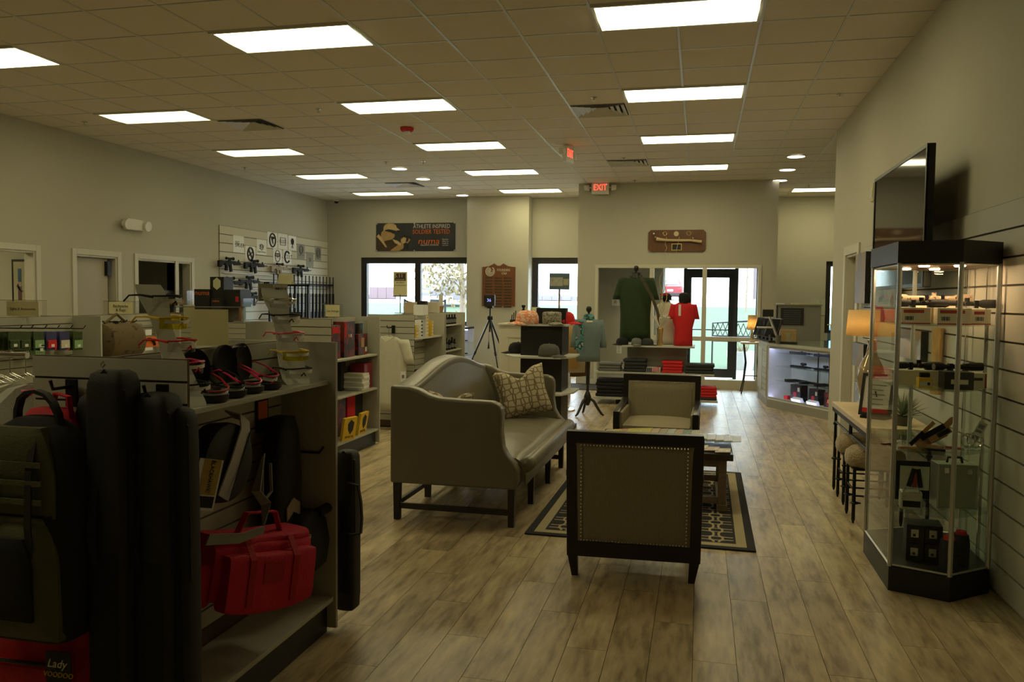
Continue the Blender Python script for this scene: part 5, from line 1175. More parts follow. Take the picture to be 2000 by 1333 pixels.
# acrylic sign holders
def holder(label, c, w, h, rz, lines=(), aw=1.35, size=.03, m='cream', cardw=None):
    t = thing('sign_holder', label, 'sign', c, rz); W2 = w*aw/2
    B().mm(-W2, W2, .001, .004, 0, h*1.05).build('acrylic_back', 'acrylic', t); B().mm(-W2, W2, -.035, .035, -.0, .004).build('foot', 'acrylic', t); B().mm(-w/2, w/2, -.002, .001, .006, h).build('card', m, t); B().mm(-W2, W2, .0, .005, h*1.05, h*1.05+.004).build('top_edge', 'chrome', t)
    for k, s in enumerate(lines): text('lettering', s, size, 'ink', t, (0, -.003, h*(.5-.32*k+.16*(len(lines)-1))), sx=.85)
    return t
q = ony(437, 683, 2.97); holder('blank cream card in a wide clear holder on top of the nearest gondola', (-1.96, 3.0, 1.386), .145, .155, math.radians(24), (), 1.9)
def hold_px(label, px0, px1, pyb, pyt, X, lines, rz=.3, size=.045):
    Y = onx((px0+px1)/2, pyb, X).y; a, b_ = ony(px0, pyb, Y), ony(px1, pyb, Y); z0 = a.z; h = ony(px0, pyt, Y).z-z0; return holder(label, ((a.x+b_.x)/2, Y, 1.386), (b_.x-a.x)/math.cos(rz), h, rz, lines, 1.5, size)
hold_px('cream sign reading Sights and Accessories on the left gondola', 20, 70, 620, 590, -5.96, ['Sights & Accessories'], .25, .032)
hold_px('cream sign reading Backpacks and Bags on the second left gondola', 217, 255, 612, 588, -5.96, ['Backpacks', '& Bags'], .25, .045)
hold_px('cream sign in a clear holder on the book gondola', 637, 662, 616, 592, -3.67, ['Gun Storage'], .2, .03)
# ================================================================== MERCHANDISE ON THE LEFT
def rectpack(name, label, cat, loc, rz, w, d, h, m, parts=(), group=None):
    t = thing(name, label, cat, loc, rz, group); B().mm(-w/2, w/2, -d/2, d/2, 0, h).build('carton', m, t, bevel=min(w, d, h)*.03)
    for nm, (x0, x1, z0, z1), mm_ in parts: B().mm(x0, x1, -d/2-.002, -d/2, z0, z1).build(nm, mm_, t)
    return t
MT['packgreen'] = ramp_mat('dark_green_pack', [(.02, .035, .012), (.05, .08, .02), (.03, .05, .02)], 25, .4)
MT['packpale'] = mat('pale_green_label', (.25, .42, .2), .5); MT['packblue'] = ramp_mat('blue_red_pack', [(.03, .04, .12), (.05, .05, .16), (.4, .03, .03)], 9, .4)
# carded packs on hooks: left gondola face at x=-5.95
XG = -5.94
def carded(label, px, py0, py1, w, mats, prongs=True):
    a, b_ = onx(px, py0, XG+.12), onx(px, py1, XG+.12); t = thing('carded_pack', label, 'carded pack', (XG+.02, a.y, 0), PI/2, 'carded packs on the left gondola')
    B().tube([(0, 0, a.z+.03), (0, -.26, a.z+.03), (0, -.29, a.z+.06)], .005, 5).build('peg', 'blackmetal', t)
    for k in range(3):
        B().mm(-w/2, w/2, -.10-.05*k, -.095-.05*k, b_.z, a.z).build('card', mats[0], t)
    B().mm(-w/2+.008, w/2-.008, -.212, -.2, b_.z+.02, b_.z+(a.z-b_.z)*.55).build('blister', mats[1], t, bevel=.004); B().mm(-.015, .02, -.214, -.212, b_.z+.03, b_.z+.055).build('price_label', 'paper', t)
    return t
for k, (px, m1, m2, lab) in enumerate([(8, 'packgreen', 'packgreen', 'leftmost dark green carded pack on the sights gondola'), (30, 'packgreen', 'packgreen', 'second dark green carded pack on the sights gondola'), (57, 'packgreen', 'packpale', 'third green carded pack, above the pale green one'), (82, 'packblue', 'redshirt', 'navy and red carded pack on the sights gondola'), (108, 'packblue', 'labelw', 'red and white carded pack on the sights gondola'), (134, 'packgreen', 'packpale', 'rightmost green and white carded pack on the sights gondola')]): carded(lab, px, 648, 684, .12, (m1, m2))
t = carded('small pale green carded pack low on the sights gondola', 60, 681, 692, .1, ('packpale', 'packpale'))
# second left gondola: brown bag roll, hanging slings, orange packs
XG2 = -5.94
a = onx(214, 668, XG2+.15); t = thing('brown_duffel', 'brown camouflage duffel hanging on the second left gondola', 'bag', (-5.765, a.y+.1, a.z), 0)
MT['browncamo'] = ramp_mat('brown_camo', [(.05, .035, .015), (.12, .085, .035), (.08, .06, .025)], 14, .9)
b = B(); b.loft([[(r*.16*math.cos(k*2*PI/18), -.26+y, r*.2*math.sin(k*2*PI/18)) for k in range(18)] for y, r in ((0, .6), (.03, .9), (.12, 1.0), (.16, .94), (.25, 1.02), (.3, .95), (.42, 1.0), (.5, .9), (.52, .5))]); b.build('body', 'browncamo', t, smooth=True); B().tube([(0, -.2, .19), (.02, -.05, .28), (0, .1, .2)], .014, 6).build('strap', 'browncamo', t)
for k, (px, lab) in enumerate(((226, 'left dark sling hanging on the second left gondola'), (237, 'middle dark sling hanging on the second left gondola'), (256, 'right tan-edged sling hanging on the second left gondola'))):
    a = onx(px, 648, XG2+.2); t = thing('rifle_sling', lab, 'sling', (a.x, a.y, a.z), 0, 'slings on the second left gondola'); b = B(); b.loft([[(x, .03*math.cos(q*2*PI/14), -.0+(.11-.03*(k == 1))*math.sin(q*2*PI/14)) for q in range(14)] for x in (-.02, .0, .02)]); b.build('coil', 'browncamo' if k == 2 else 'matt', t, smooth=True); B().tube([(-.2, 0, .1), (.05, 0, .1), (.07, 0, .12)], .005, 5).build('peg', 'blackmetal', t)
for k, (px, lab) in enumerate(((256, 'left orange muff pack under the slings'), (284, 'right orange muff pack behind the eyewear stand'))):
    a = onx(px, 690, XG2+.22); t = thing('ear_muff_pack', lab, 'ear muff pack', (XG2+.2, a.y, a.z), PI/2, 'orange ear muff packs')
    w = .17; B().mm(-w, w, -.06, .02, .06, .17).build('carton', 'orange', t, bevel=.006); B().mm(-w*.8, w*.8, -.055, .01, .17, .30).build('window', 'clearlens', t); B().mm(-.05, .05, -.062, -.06, .19, .25).build('white_label', 'paper', t)
    b = B(); b.tube([(.09*math.cos(q), -.068, .08+.07*math.sin(q)) for q in [PI*i/12 for i in range(13)]], .014, 8); b.build('muff_band', 'gun', t, smooth=True); B().mm(-.06, .06, -.066, -.06, .03, .06).build('title', 'paper', t)
# eyewear cartons on the third left gondola
Y7 = 10.75
def ybox(label, px0, px1, pyt, pyb, Y, d, m, name='eyewear_carton', cat='carton', parts=()):
    a, b_ = ony(px0, pyb, Y), ony(px1, pyt, Y); t = thing(name, label, cat, ((a.x+b_.x)/2, Y+d/2, a.z), 0); w, h = b_.x-a.x, b_.z-a.z
    B().mm(-w/2, w/2, -d/2, d/2, 0, h).build('carton', m, t, bevel=.004); t['_w'] = w; return t, w, h, d
def dele(t): 
    if '_w' in t: del t['_w']
zb7 = 1.202
def gbox(label, px0, px1, pyt, zbase, Y, d, m, name='eyewear_carton'):
    a, b_ = ony(px0, pyt, Y), ony(px1, pyt, Y); w, h = b_.x-a.x, a.z-zbase; t = thing(name, label, 'carton', ((a.x+b_.x)/2, Y+d/2, zbase)); B().mm(-w/2, w/2, -d/2, d/2, 0, h).build('carton', m, t, bevel=.004); return t, w, h, d
t, w, h, d = gbox('tall black carton with orange lettering on the third left gondola', 379, 409, 565, zb7, Y7, .25, 'blackbox'); text('lettering', 'numa', .10, 'orange', t, (0, -d/2-.001, h-.055), sx=1.15, shear=.15)
t, w, h, d = gbox('tallest black carton bearing a pale hexagon on the third left gondola', 410, 437, 541, zb7, Y7+.05, .25, 'blackbox')
b = B(); b.prism([(.07*math.cos(a), .09*math.sin(a)) for a in [PI/6+k*PI/3 for k in range(6)]], -d/2-.003, -d/2, 'y'); o = b.build('hexagon_badge', mat('pale_lime_badge', (.6, .62, .4), .6), t); o.location = (.0, 0, h-.10)
t, w, h, d = gbox('small black carton with blue front and orange lettering', 412, 431, 584, zb7, Y7-.12, .10, 'blackbox'); text('lettering', 'numa', .05, 'orange', t, (0, -d/2-.001, h-.03)); B().mm(-w*.4, w*.4, -d/2-.002, -d/2, .01, h*.66).build('blue_panel', mat('navy_panel', (.03, .035, .09), .5), t)
t, w, h, d = gbox('long black eyewear case lying on clear boxes beside the hexagon carton', 438, 469, 566, 1.43, Y7, .3, 'blackbox', 'eyewear_carton'); B().mm(w*.2, w*.4, -d/2-.002, -d/2, h*.3, h*.6).build('red_mark', 'red', t)
t, w, h, d = gbox('clear display box of red accessories beside the black cartons', 434, 475, 582, zb7, Y7+.02, .28, 'acrylic', 'display_box'); B().mm(-w*.45, w*.2, -.02, .1, .02, h*.8).build('contents', mat('mixed_grey_contents', (.2, .18, .14), .7, var=.5, scale=20), t); B().mm(w*.3, w*.42, -d/2-.004, -d/2, .02, h*.9).build('picture_strip', mat('red_picture_strip', (.3, .15, .08), .6, var=.6, scale=30), t)
t, w, h, d = gbox('clear acrylic tray with orange boxes left of the black cartons', 312, 362, 567, zb7, 10.75, .25, 'acrylic', 'display_box')
for z in (.05, .25): B().mm(-w*.3, w*.1, -.06, .08, z, z+.08).build('orange_box', mat('tan_box', (.4, .2, .06), .7), t); 
for z in (.0, .16, .32): B().mm(-w*.49, w*.49, -d*.49, d*.49, z, z+.006).build('tray', 'shelfglass', t)
t, w, h, d = gbox('small cream card box between the clear tray and black cartons', 358, 378, 596, zb7, 10.72, .12, 'cream', 'card_box')
# folded shirts on hangers at the far left
MT['greyshirt'] = mat('heather_grey_jersey', (.42, .41, .36), .9, var=.12, bump=.2); MT['whiteshirt'] = mat('ivory_jersey', (.62, .60, .50), .9, var=.06, bump=.2)
yR = 3.1; rail = thing('garment_rail', 'chrome garment rail at the far left behind the first gondola', 'garment rail', (ony(46, 692, yR).x, yR, 0))
zr = ony(20, 694, yR).z; B().tube([(-.9, 0, zr), (.02, 0, zr)], .014, 10).build('rail', 'chrome', rail, smooth=True)
for x in (-.88, -.42): B().tube([(x, 0, 0), (x, 0, zr)], .014, 8).build('upright', 'chrome', rail); B().tube([(x, -.25, .02), (x, .25, .02)], .014, 8).build('foot', 'chrome', rail)
SH = ['front ivory shirt on the far-left garment rail', 'second shirt, heather grey, on the far-left garment rail', 'third shirt, heather grey, on the far-left garment rail', 'fourth shirt, ivory, on the far-left garment rail', 'fifth shirt, pale grey with pink collar, on the garment rail']
for k, lab in enumerate(SH):
    m = 'whiteshirt' if k in (0, 3) else 'greyshirt'; t = thing('hanging_shirt', lab, 'shirt', (rail.location.x+.01-.085*(4-k), yR, 0), math.radians(6), 'shirts on the far-left garment rail')
    zs = zr-.14
    def sh(s):   # shirt cross-sections along y, hanging in the y-z plane
        return [[(x*s_, -.22*w, z), (x*s_*.4, 0, z+dz), (x*s_, .22*w, z), (-x*s_, .22*w, z), (-x*s_*.4, 0, z+dz), (-x*s_, -.22*w, z)] for z, w, x, s_, dz in ((zs-.70, 1.0, .036, 1, 0), (zs-.35, .98, .036, 1, 0), (zs-.12, 1.02, .036, 1, .0), (zs-.05, .9, .032, 1, .01), (zs, .42, .02, 1, .01))]
    b = B(); b.loft(sh(1)); b.build('body', m, t, smooth=True)
    for s in (-1, 1): b = B(); b.loft([[(x_*.02, s*y+yy, z+zz) for x_, yy, zz in ((-1, 0, 0), (1, 0, 0), (1, s*.012, -.11), (-1, s*.012, -.11))] for y, z in ((.18, zs-.05), (.27, zs-.14), (.31, zs-.22))]); b.build('sleeve', m, t, smooth=True)
    b = B(); b.tube([(0, 0, zs+.06), (0, 0, zr+.005), (0, .012, zr+.022), (0, .024, zr+.008)], .0025, 5); b.build('hanger_hook', 'chrome', t); b = B(); b.tube([(0, -.18, zs-.02), (0, 0, zs+.06), (0, .18, zs-.02)], .006, 6); b.build('hanger', 'acrylic', t)
    if k == 4: B().tube([(0, -.07, zs-.01), (.02, 0, zs-.03), (0, .07, zs-.01)], .012, 6).build('pink_collar', 'pinkplastic', t)
# ---- gondola 2: books and packets (right bay, face x=-3.37)
X2 = -3.52
MT['blisterdark'] = ramp_mat('black_red_print', [(.015, .012, .012), (.05, .015, .012), (.22, .02, .02), (.1, .05, .03)], 12, .35)
def sbox(name, label, cat, px, z, w, d, h, m, X=X2, parts=(), rz=PI/2, group=None):
    y = min(onx(px, 690, X+.1).y, 8.3-w/2-.03); return rectpack(name, label, cat, (X, y, z), rz, w, d, h, m, parts, group)
Z = .987
sbox('ammo_pack', 'red and black pack at the near end of the book gondola top shelf', 'pack', 664, Z, .2, .12, .33, 'blisterdark', parts=[('title_band', (-.08, .08, .25, .31), 'redshirt')])
sbox('ammo_pack', 'large red-printed pack in the middle of the book gondola top shelf', 'pack', 690, Z, .26, .12, .36, 'blisterdark', parts=[('title_band', (-.12, -.08, .2, .35), 'redshirt'), ('badge', (-.03, .0, .2, .23), 'orange'), ('badge', (.02, .05, .2, .23), 'labelw')])
t = sbox('ammo_pack', 'dark pack with clear top tray at the far end of the book gondola top shelf', 'pack', 716, Z, .24, .12, .22, 'blisterdark', parts=[('picture', (-.05, .03, .08, .18), 'tanleather'), ('badge', (.05, .1, .03, .08), 'labelw')]); B().mm(-.12, .12, -.06, .06, .222, .36).build('clear_tray', 'acrylic', t); 
for k in range(4): B().tube([(-.09+.06*k, 0, .224), (-.09+.06*k, 0, .33)], .02, 8).build('dark_bottle', 'gun', t)
for k in range(7):
    o = B().mm(-.11, .11, -.09, .09, 0, .024).build('booklet', 'paper' if k % 2 else 'labelw', bevel=.002); y = onx(692, 740, X2).y; o.location = (X2+.02+.004*(k % 3), y, .622+.0255*k); o.rotation_euler = (0, 0, .05*((k*3) % 4)-.06); tag(o, ['bottom', 'second', 'third', 'fourth', 'fifth', 'sixth', 'top'][k]+' white booklet in the stack on the book gondola middle shelf', 'booklet', 'stack of white booklets')
sbox('boxed_set', 'crimson boxed set beside the booklet stack', 'box', 727, .622, .22, .16, .27, mat('crimson_sleeve', (.24, .02, .04), .3), parts=[])
sbox('boxed_set', 'dark box standing behind the booklet stack', 'box', 684, .622, .12, .05, .3, 'blackbox', X=-3.62)
for k, (px, lab, m) in enumerate(((676, 'dark red pack at the back of the book gondola deck', 'blisterdark'), (695, 'tall red pack at the back of the book gondola deck', 'redshirt'), (716, 'dark pack at the far end of the book gondola deck', 'blackbox'))): sbox('ammo_pack', lab, 'pack', px, .174, .2, .1, .38, m, X=-3.6)
for k, (px, lab, X_) in enumerate(((678, 'yellow packet with black shield, nearer, on the book gondola deck', -3.40), (704, 'yellow packet with black shield, farther, on the book gondola deck', -3.42))):
    y = onx(px, 840, X_).y; t = thing('knee_pad_pack', lab, 'pack', (X_, y, .174), PI/2-.25*(1-k), 'yellow packets on the book gondola'); B().mm(-.10, .10, -.015, .015, 0, .23, m=Matrix.Rotation(.18, 4, 'X')).build('carton', 'yellow', t); b = B(); b.prism([(-.04, .17), (0, .21), (.05, .18), (.045, .10), (.01, .06), (-.03, .11)], -.02, -.016, 'y', m=Matrix.Rotation(.18, 4, 'X')); b.build('shield_print', 'ink', t); o = text('title', 'SPORT IQ', .03, 'ink', t, (0, -.024, .03))
# ---- gondola 3: white shirt on hook, cartons, backpack, bottle
faceout('black face-out hook carrying the white shirt', (ony(762, 638, 9.38).x+.04, 9.39, ony(765, 640, 9.38).z), 0, .22)
a, b_ = ony(742, 800, 9.2), ony(815, 660, 9.2); t = thing('display_shirt', 'white T-shirt hanging on the end of the third gondola', 'shirt', (ony(762, 638, 9.38).x+.04, 9.24, 0)); zt3, zb3 = b_.z, a.z; hw = .23
def shirt_rings(hw, zt, zb, dep=.09, waist=.92):
    R = []
    for q, w, d in ((0, waist, .9), (.15, waist*.99, 1), (.4, waist*.97, 1), (.62, .97, 1), (.78, 1.02, .95), (.88, .96, .8), (.94, .78, .62), (.98, .48, .48), (1, .34, .42)): R.append(ell(0, 0, zb+(zt-zb)*q, hw*w, dep*d, 24, .8))
    return R
def sleeve(t, m, s, hw, zt, L=.2, sp=.10, r=.075, fw=0.):
    b = B(); b.loft([ell(s*(hw*.80+sp*q), -fw*q*q, zt-.06-L*q, r*(1-.12*q), r*.85*(1-.1*q), 14) for q in (-.12, .1, .4, .7, 1)], True, True); return b.build('sleeve', m, t, smooth='all')
def folds(o, amp=.006, f=22):
    for v in o.data.vertices: 
        k = math.sin(v.co.x*f*1.7+v.co.z*5)*math.sin(v.co.z*f*.35+v.co.x*9); v.co.y += amp*k; v.co.x += amp*.6*k
b = B(); b.loft([ell(0, 0, zb3+(zt3-zb3)*q, hw*w, .055*d_, 28, .7) for q, w, d_ in ((0, .95, 1.1), (.1, .95, 1.1), (.4, .95, 1.), (.7, .98, 1.), (.85, 1.0, .9), (.91, .96, .75), (.955, .74, .6), (.985, .5, .5), (1, .4, .45))]); o = b.build('body', 'whiteshirt', t, smooth='all'); folds(o, .008)
for s in (-1, 1): sleeve(t, 'whiteshirt', s, hw, zt3, .25, .075, .075)
B().tube([(-.08, -.05, zt3), (0, -.09, zt3-.06), (.08, -.05, zt3), (0, .05, zt3+.01), (-.08, -.05, zt3)], .008, 6).build('collar', 'whiteshirt', t, smooth=True)
hz3 = ony(765, 640, 9.38).z; B().tube([(0, 0, zt3-.03), (0, .0, hz3+.004), (0, .015, hz3+.012), (0, .03, hz3)], .004, 5).build('hanger_hook', 'chrome', t)
B().mm(hw*.85, hw*1.1, -.12, -.117, zt3-.52, zt3-.40).build('price_tag', 'paper', t); B().mm(hw*.92, hw*1.04, -.122, -.12, zt3-.48, zt3-.44).build('tag_print', 'inkgrey', t)
Z = 1.092; X3 = -3.5
YB_ = [(806, .10, .16, 'yellow', 'near yellow carton stack on the third gondola shelf'), (815, .07, .22, 'paper', 'white and black striped carton stack on the third gondola shelf'), (826, .10, .27, 'paper', 'tall white carton stack on the third gondola shelf'), (836, .08, .2, 'yellow', 'far yellow carton stack on the third gondola shelf')]
for k, (px, w, h, m, lab) in enumerate(YB_):
    y = onx(px, 655, X3).y; n = max(4, int(h/.04))
    for q in range(n):
        t = thing('ammo_carton', ('carton %s of the ' % ['at the bottom', 'second up', 'third up', 'fourth up', 'fifth up', 'sixth up'][q])+lab.replace(' on the third gondola shelf', ''), 'carton', (X3, y, Z+q*h/n), PI/2, 'cartons on the third gondola shelf'); B().mm(-w/2, w/2, -.06, .06, .001, h/n-.001).build('carton', m, t); B().mm(-w*.3, w*.45, -.0615, -.06, h/n*.25, h/n*.75).build('label_strip', 'ink' if (k == 1) else ('labelw' if m == 'yellow' else 'yellow'), t)
t = rectpack('ammo_carton', 'white carton lying on top of the carton stacks', 'carton', (X3, onx(822, 620, X3).y, Z+.28), PI/2, .2, .13, .13, 'paper')
y = onx(832, 690, X3).y; t = thing('black_backpack', 'black backpack on the deck of the third gondola', 'backpack', (-3.52, 9.95, .172)); softbox([(0, 0, z, rx, ry) for z, rx, ry in ((0, .11, .2), (.03, .13, .24), (.3, .13, .25), (.42, .12, .23), (.48, .08, .16), (.5, .03, .08))], 'body', 'matt', t)
B().mm(.11, .16, -.15, .15, .05, .28).build('front_pocket', 'nylon', t, bevel=.025, seg=2); B().box((.1, .1, .46), (.03, .05, .06)).build('orange_tab', 'orange', t, bevel=.005)
t = thing('water_bottle', 'clear ribbed bottle beside the black backpack', 'bottle', (-3.42, onx(851, 720, -3.42).y, .172)); B().lathe([(.03, 0), (.045, .02), (.038, .08), (.045, .14), (.038, .2), (.045, .26), (.038, .32), (.045, .38), (.03, .45), (.018, .5), (.018, .53)], n=14).build('bottle', 'acrylic', t, smooth=True); B().lathe([(.02, .53), (.02, .56), (.0001, .56)], n=10).build('cap', 'gun', t)
# gondola 4 bottles
def bottle(label, x, y, z, h, grp):
    t = thing('cleaner_bottle', label, 'bottle', (x, y, z), 0, grp); B().lathe([(.024, 0), (.026, .01), (.026, h*.6), (.012, h*.78), (.012, h*.86)], n=10).build('body', 'gun', t, smooth=True); B().lathe([(.015, h*.86), (.014, h), (.0001, h)], n=8).build('cap', 'blackmetal', t); B().lathe([(.0265, h*.15), (.0265, h*.5)], n=10).build('label_wrap', 'inkgrey', t)
NTH = ['first', 'second', 'third', 'fourth', 'fifth', 'sixth']
for k in range(5):
    y = 10.85+.13*k
    for q in range(1): bottle('%s bottle from the near end on the upper shelf of the farthest gondola' % NTH[k], -3.46, y, 1.222, .14, 'upper bottles on the farthest gondola')
    bottle('%s bottle from the near end on the lower shelf of the farthest gondola' % NTH[k], -3.46, y, .862, .17 if k % 2 else .14, 'lower bottles on the farthest gondola')
# 5.11 sign stand and boxes on top of gondolas 3 and 4
a = ony(782, 545, 10.2); t = thing('brand_sign', 'cream 5.11 sign on a thin black pole above the third gondola', 'sign', (a.x, 10.2, 0)); z0, z1 = ony(782, 578, 10.2).z, ony(782, 531, 10.2).z; w = .19/2
B().tube([(0, .0, 1.386), (0, 0, z0+.02)], .006, 6).build('pole', 'blackmetal', t); B().mm(-.06, .06, -.05, .05, 1.386, 1.392).build('foot', 'blackmetal', t); B().mm(-w, w, -.004, .004, z0, z1).build('card', 'cream', t); B().mm(-w, w, -.008, .008, z0-.012, z0).build('card_channel', 'blackmetal', t)
MT['brownplate'] = mat('dark_brown_plate', (.06, .035, .025), .7); B().mm(-w*.8, w*.8, -.006, -.004, z1-.12, z1-.02).build('plate', 'brownplate', t); text('lettering', '5.11', .07, 'cream', t, (-w*.2, -.007, z1-.055)); text('lettering', 'TACTICAL SERIES', .019, 'cream', t, (0, -.007, z1-.105), sx=.8)
text('lettering', 'ASK ABOUT', .022, 'ink', t, (0, -.005, z1-.145)); text('lettering', 'LEO DISCOUNTS', .022, 'ink', t, (0, -.005, z1-.18))
for k, (px0, px1, pyt, m, lab) in enumerate(((790, 810, 590, 'labelw', 'pale box with picture on top of the middle gondolas'), (817, 831, 588, 'blackbox', 'black box on top of the middle gondolas'), (832, 855, 590, 'carton', 'cream box on top of the middle gondolas'))):
    t, w, h, d = gbox(lab, px0, px1, pyt, 1.386, 10.75+.1*k, .1, m, 'boxed_item')
    if k == 0: b = B(); b.tube([(0, -.052, h*.45), (0, -.05, h*.45)], .09, 20); b.build('round_picture', 'stone', t)
a = ony(861, 607, 11.2); t = thing('pencil_cup', 'small brown tapered cup with card on the farthest gondola', 'cup', (a.x, 11.2, 1.386)); B().lathe([(.03, 0), (.045, .09), (.04, .09), (.026, .006)], n=12).build('cup', 'tanleather', t, smooth=True); B().mm(-.03, .03, -.003, .003, .02, .26).build('card', 'paper', t)
# ================================================================== MIDDLE: TRIPOD, CABINET, HAT TOWER, MANNEQUINS
ap = ony(957, 622, 14.4); t = thing('tripod', 'black photo tripod carrying a small lit device before the plaque', 'tripod', (ap.x, ap.y, 0))
for px, py, Y in ((917, 714, 14.0), (971, 712, 13.85), (973, 664, 14.75)):
    q = ony(px, py, Y); d = q-ap; k = -ap.z/d.z; e = d*k
    b = B(); b.tube([(0, 0, ap.z), (e.x*.5, e.y*.5, ap.z*.5), (e.x*.52, e.y*.52, ap.z*.48), (e.x, e.y, .0)], .014, 8, [.018, .016, .012, .009]); b.build('leg', 'blackmetal', t, smooth=True)
    b = B(); b.tube([(e.x*.48, e.y*.48, ap.z*.52), (e.x*.52, e.y*.52, ap.z*.48)], .022, 8); b.build('leg_clamp', 'blackmetal', t)
zc = ony(957, 600, 14.4).z; B().tube([(0, 0, ap.z-.25), (0, 0, zc)], .013, 8).build('centre_column', 'blackmetal', t); B().lathe([(.05, ap.z-.03), (.05, ap.z+.03), (.02, ap.z+.05)], n=10).build('spider', 'blackmetal', t); B().box((0, 0, zc), (.1, .08, .05)).build('pan_head', 'blackmetal', t, bevel=.01)
B().tube([(0, -.03, ap.z), (-.01, -.04, ap.z-.4), (-.01, -.04, ap.z-.55)], .006, 5, [.003, .003, .02]).build('hanging_cord', 'blackmetal', t)
B().box((-.01, 0, zc+.12), (.2, .08, .2)).build('device', 'dark', t, bevel=.01); MT['bluelcd'] = emit('blue_lcd', (.15, .2, .9), 1.5); text('display_digits', '36', .08, 'bluelcd', t, (-.01, -.042, zc+.12))
# white panelled cabinet
MT['cabwhite'] = mat('cream_cabinet_paint', (.56, .53, .42), .5, var=.03)
a, b_ = ony(975, 632, 12.6), ony(1130, 632, 12.6); zc = a.z; t = thing('service_counter', 'cream panelled cabinet counter behind the hat tower', 'cabinet', (a.x, 12.6, 0)); w = b_.x-a.x-.2
B().mm(0, w, 0, .6, .08, zc-.03).build('body', 'cabwhite', t); B().mm(-.02, w+.02, -.03, .62, zc-.03, zc).build('top', 'cabwhite', t, bevel=.005); B().mm(0, w, .01, .6, 0, .08).build('plinth', 'trim', t)
for k in range(2):
    x0, x1 = .12+k*w/2, w/2-.04+k*w/2
    for q in ((x0, x1, zc-.22, zc-.19), (x0, x1, .2, .23), (x0, x0+.03, .23, zc-.22), (x1-.03, x1, .23, zc-.22)): B().mm(q[0], q[1], -.014, 0, q[2], q[3]).build('panel_moulding', 'cabwhite', t, bevel=.003)
p = ony(1003, 630, 12.75); t = thing('pen_organiser', 'dark pen organiser at the left end of the cream cabinet', 'organiser', (p.x, 12.75, zc)); B().mm(-.05, .05, -.04, .04, 0, .06).build('box', 'dark', t)
for x in (-.03, 0, .03): B().tube([(x, 0, .06), (x+.006, 0, .17+x)], .008, 6).build('pen', 'gun', t)
p = ony(1046, 612, 12.9); t = thing('desk_sign', 'small cream desk sign with dark edge on the cream cabinet', 'sign', (p.x, 12.9, zc)); B().mm(-.06, .06, -.006, .006, 0, .26).build('card', 'cream', t); B().mm(.06, .072, -.008, .008, 0, .26).build('edge', 'ink', t)
p = ony(1026, 600, 13.0); t = B().lathe([(.03, 0), (.03, .2), (.015, .24), (.03, .26), (.03, .29), (.0001, .29)], n=10).build('dark_flask', 'gun', smooth=True); t.location = (p.x-.03, 13.0, zc); tag(t, 'dark capped flask standing behind the orange cap', 'flask')
# hat tower
TY_ = 9.5; a, b_ = ony(1017, 650, TY_), ony(1098, 650, TY_); tx0, tx1 = a.x, b_.x; cxm = (tx0+tx1)/2; hw = (tx1-tx0)/2; z1, z2 = 1.295, .925
t = thing('hat_tower', 'black display tower with grey shelves carrying caps', 'display rack', (cxm, TY_+hw, 0))
B().mm(-hw, hw, -hw, hw, .05, z1-.02).build('column', 'dark', t, bevel=.004); B().mm(-hw*.45, hw*1.0, .0, hw*.6, z1, z1+.19).build('header_block', 'matt', t)
MT['shelfgrey'] = mat('pale_grey_shelf', (.52, .52, .48), .5, var=.03)
B().mm(-hw-.06, hw+.06, -hw-.05, hw+.05, z1-.02, z1).build('shelf', 'shelfgrey', t)
for z in (z2, .5): B().prism([(-hw-.03, -hw-.24), (hw+.02, -hw-.24), (hw+.14, -hw+.05), (hw+.14, hw), (-hw-.2, hw), (-hw-.2, -hw+.05)], z-.02, z, 'z').build('shelf', 'shelfgrey', t)
B().mm(-hw-.1, hw+.1, -hw-.1, hw+.1, 0, .05).build('base', 'dark', t)
def cap(label, loc, rz, m, s=1., brimm=None, flat=False):
    t = thing('baseball_cap', label, 'cap', loc, rz, 'caps on display'); b = B()
    pr = [(1, 0), (1.02, .25), (.98, .55), (.86, .80), (.55, .97), (.1, 1.0)] if not flat else [(1, 0), (1.0, .5), (.99, .85), (.9, .97), (.5, 1), (.1, 1.0)]
    b.loft([ell(0, 0, .115*s*z, .085*s*r, .10*s*r, 20) for r, z in pr]); b.build('crown', m, t, smooth='all')
    b = B(); b.slab(lambda u, v: ((2*u-1)*.083*s*(1-.12*v), -.085*s*math.sqrt(max(0, 1-(2*u-1)**2*.95))*1.08-.085*s*v*math.sqrt(max(.04, 1-(2*u-1)**2)), .006*s-.018*s*v-.012*s*(2*u-1)**2+.02*s), 12, 6, (0, 0, -.004*s)); b.build('brim', brimm or m, t, smooth=True)
    B().sphere((0, 0, .115*s), .008*s, 5).build('button', brimm or m, t); return t
MT['orangecamo'] = ramp_mat('orange_white_camo', [(.75, .18, .08), (.8, .3, .16), (.8, .62, .5), (.72, .2, .1)], 26, .9, detail=4, stretch=(1, 1, 2)); MT['greycamo'] = ramp_mat('grey_tan_camo', [(.08, .08, .06), (.35, .32, .26), (.15, .14, .10), (.55, .5, .42)], 30, .9, detail=4)
MT['greycap'] = mat('charcoal_cap', (.09, .09, .08), .9, var=.2)
cp_ = ony(1030, 630, TY_+.02); cap('orange and white camouflage cap on top of the hat tower', (cp_.x-.01, TY_+.06, z1), math.radians(-52), 'orangecamo', 1.42)
cp_ = ony(1078, 630, TY_+.02); cap('grey camouflage cap on top of the hat tower', (cp_.x-.01, TY_+.07, z1), math.radians(38), 'greycamo', 1.3, 'greycamo', True)
cp_ = ony(1105, 628, TY_+.3); cap('red cap at the back right of the hat tower', (cp_.x-.03, TY_+.36, z1), math.radians(80), 'redshirt', 1.3)
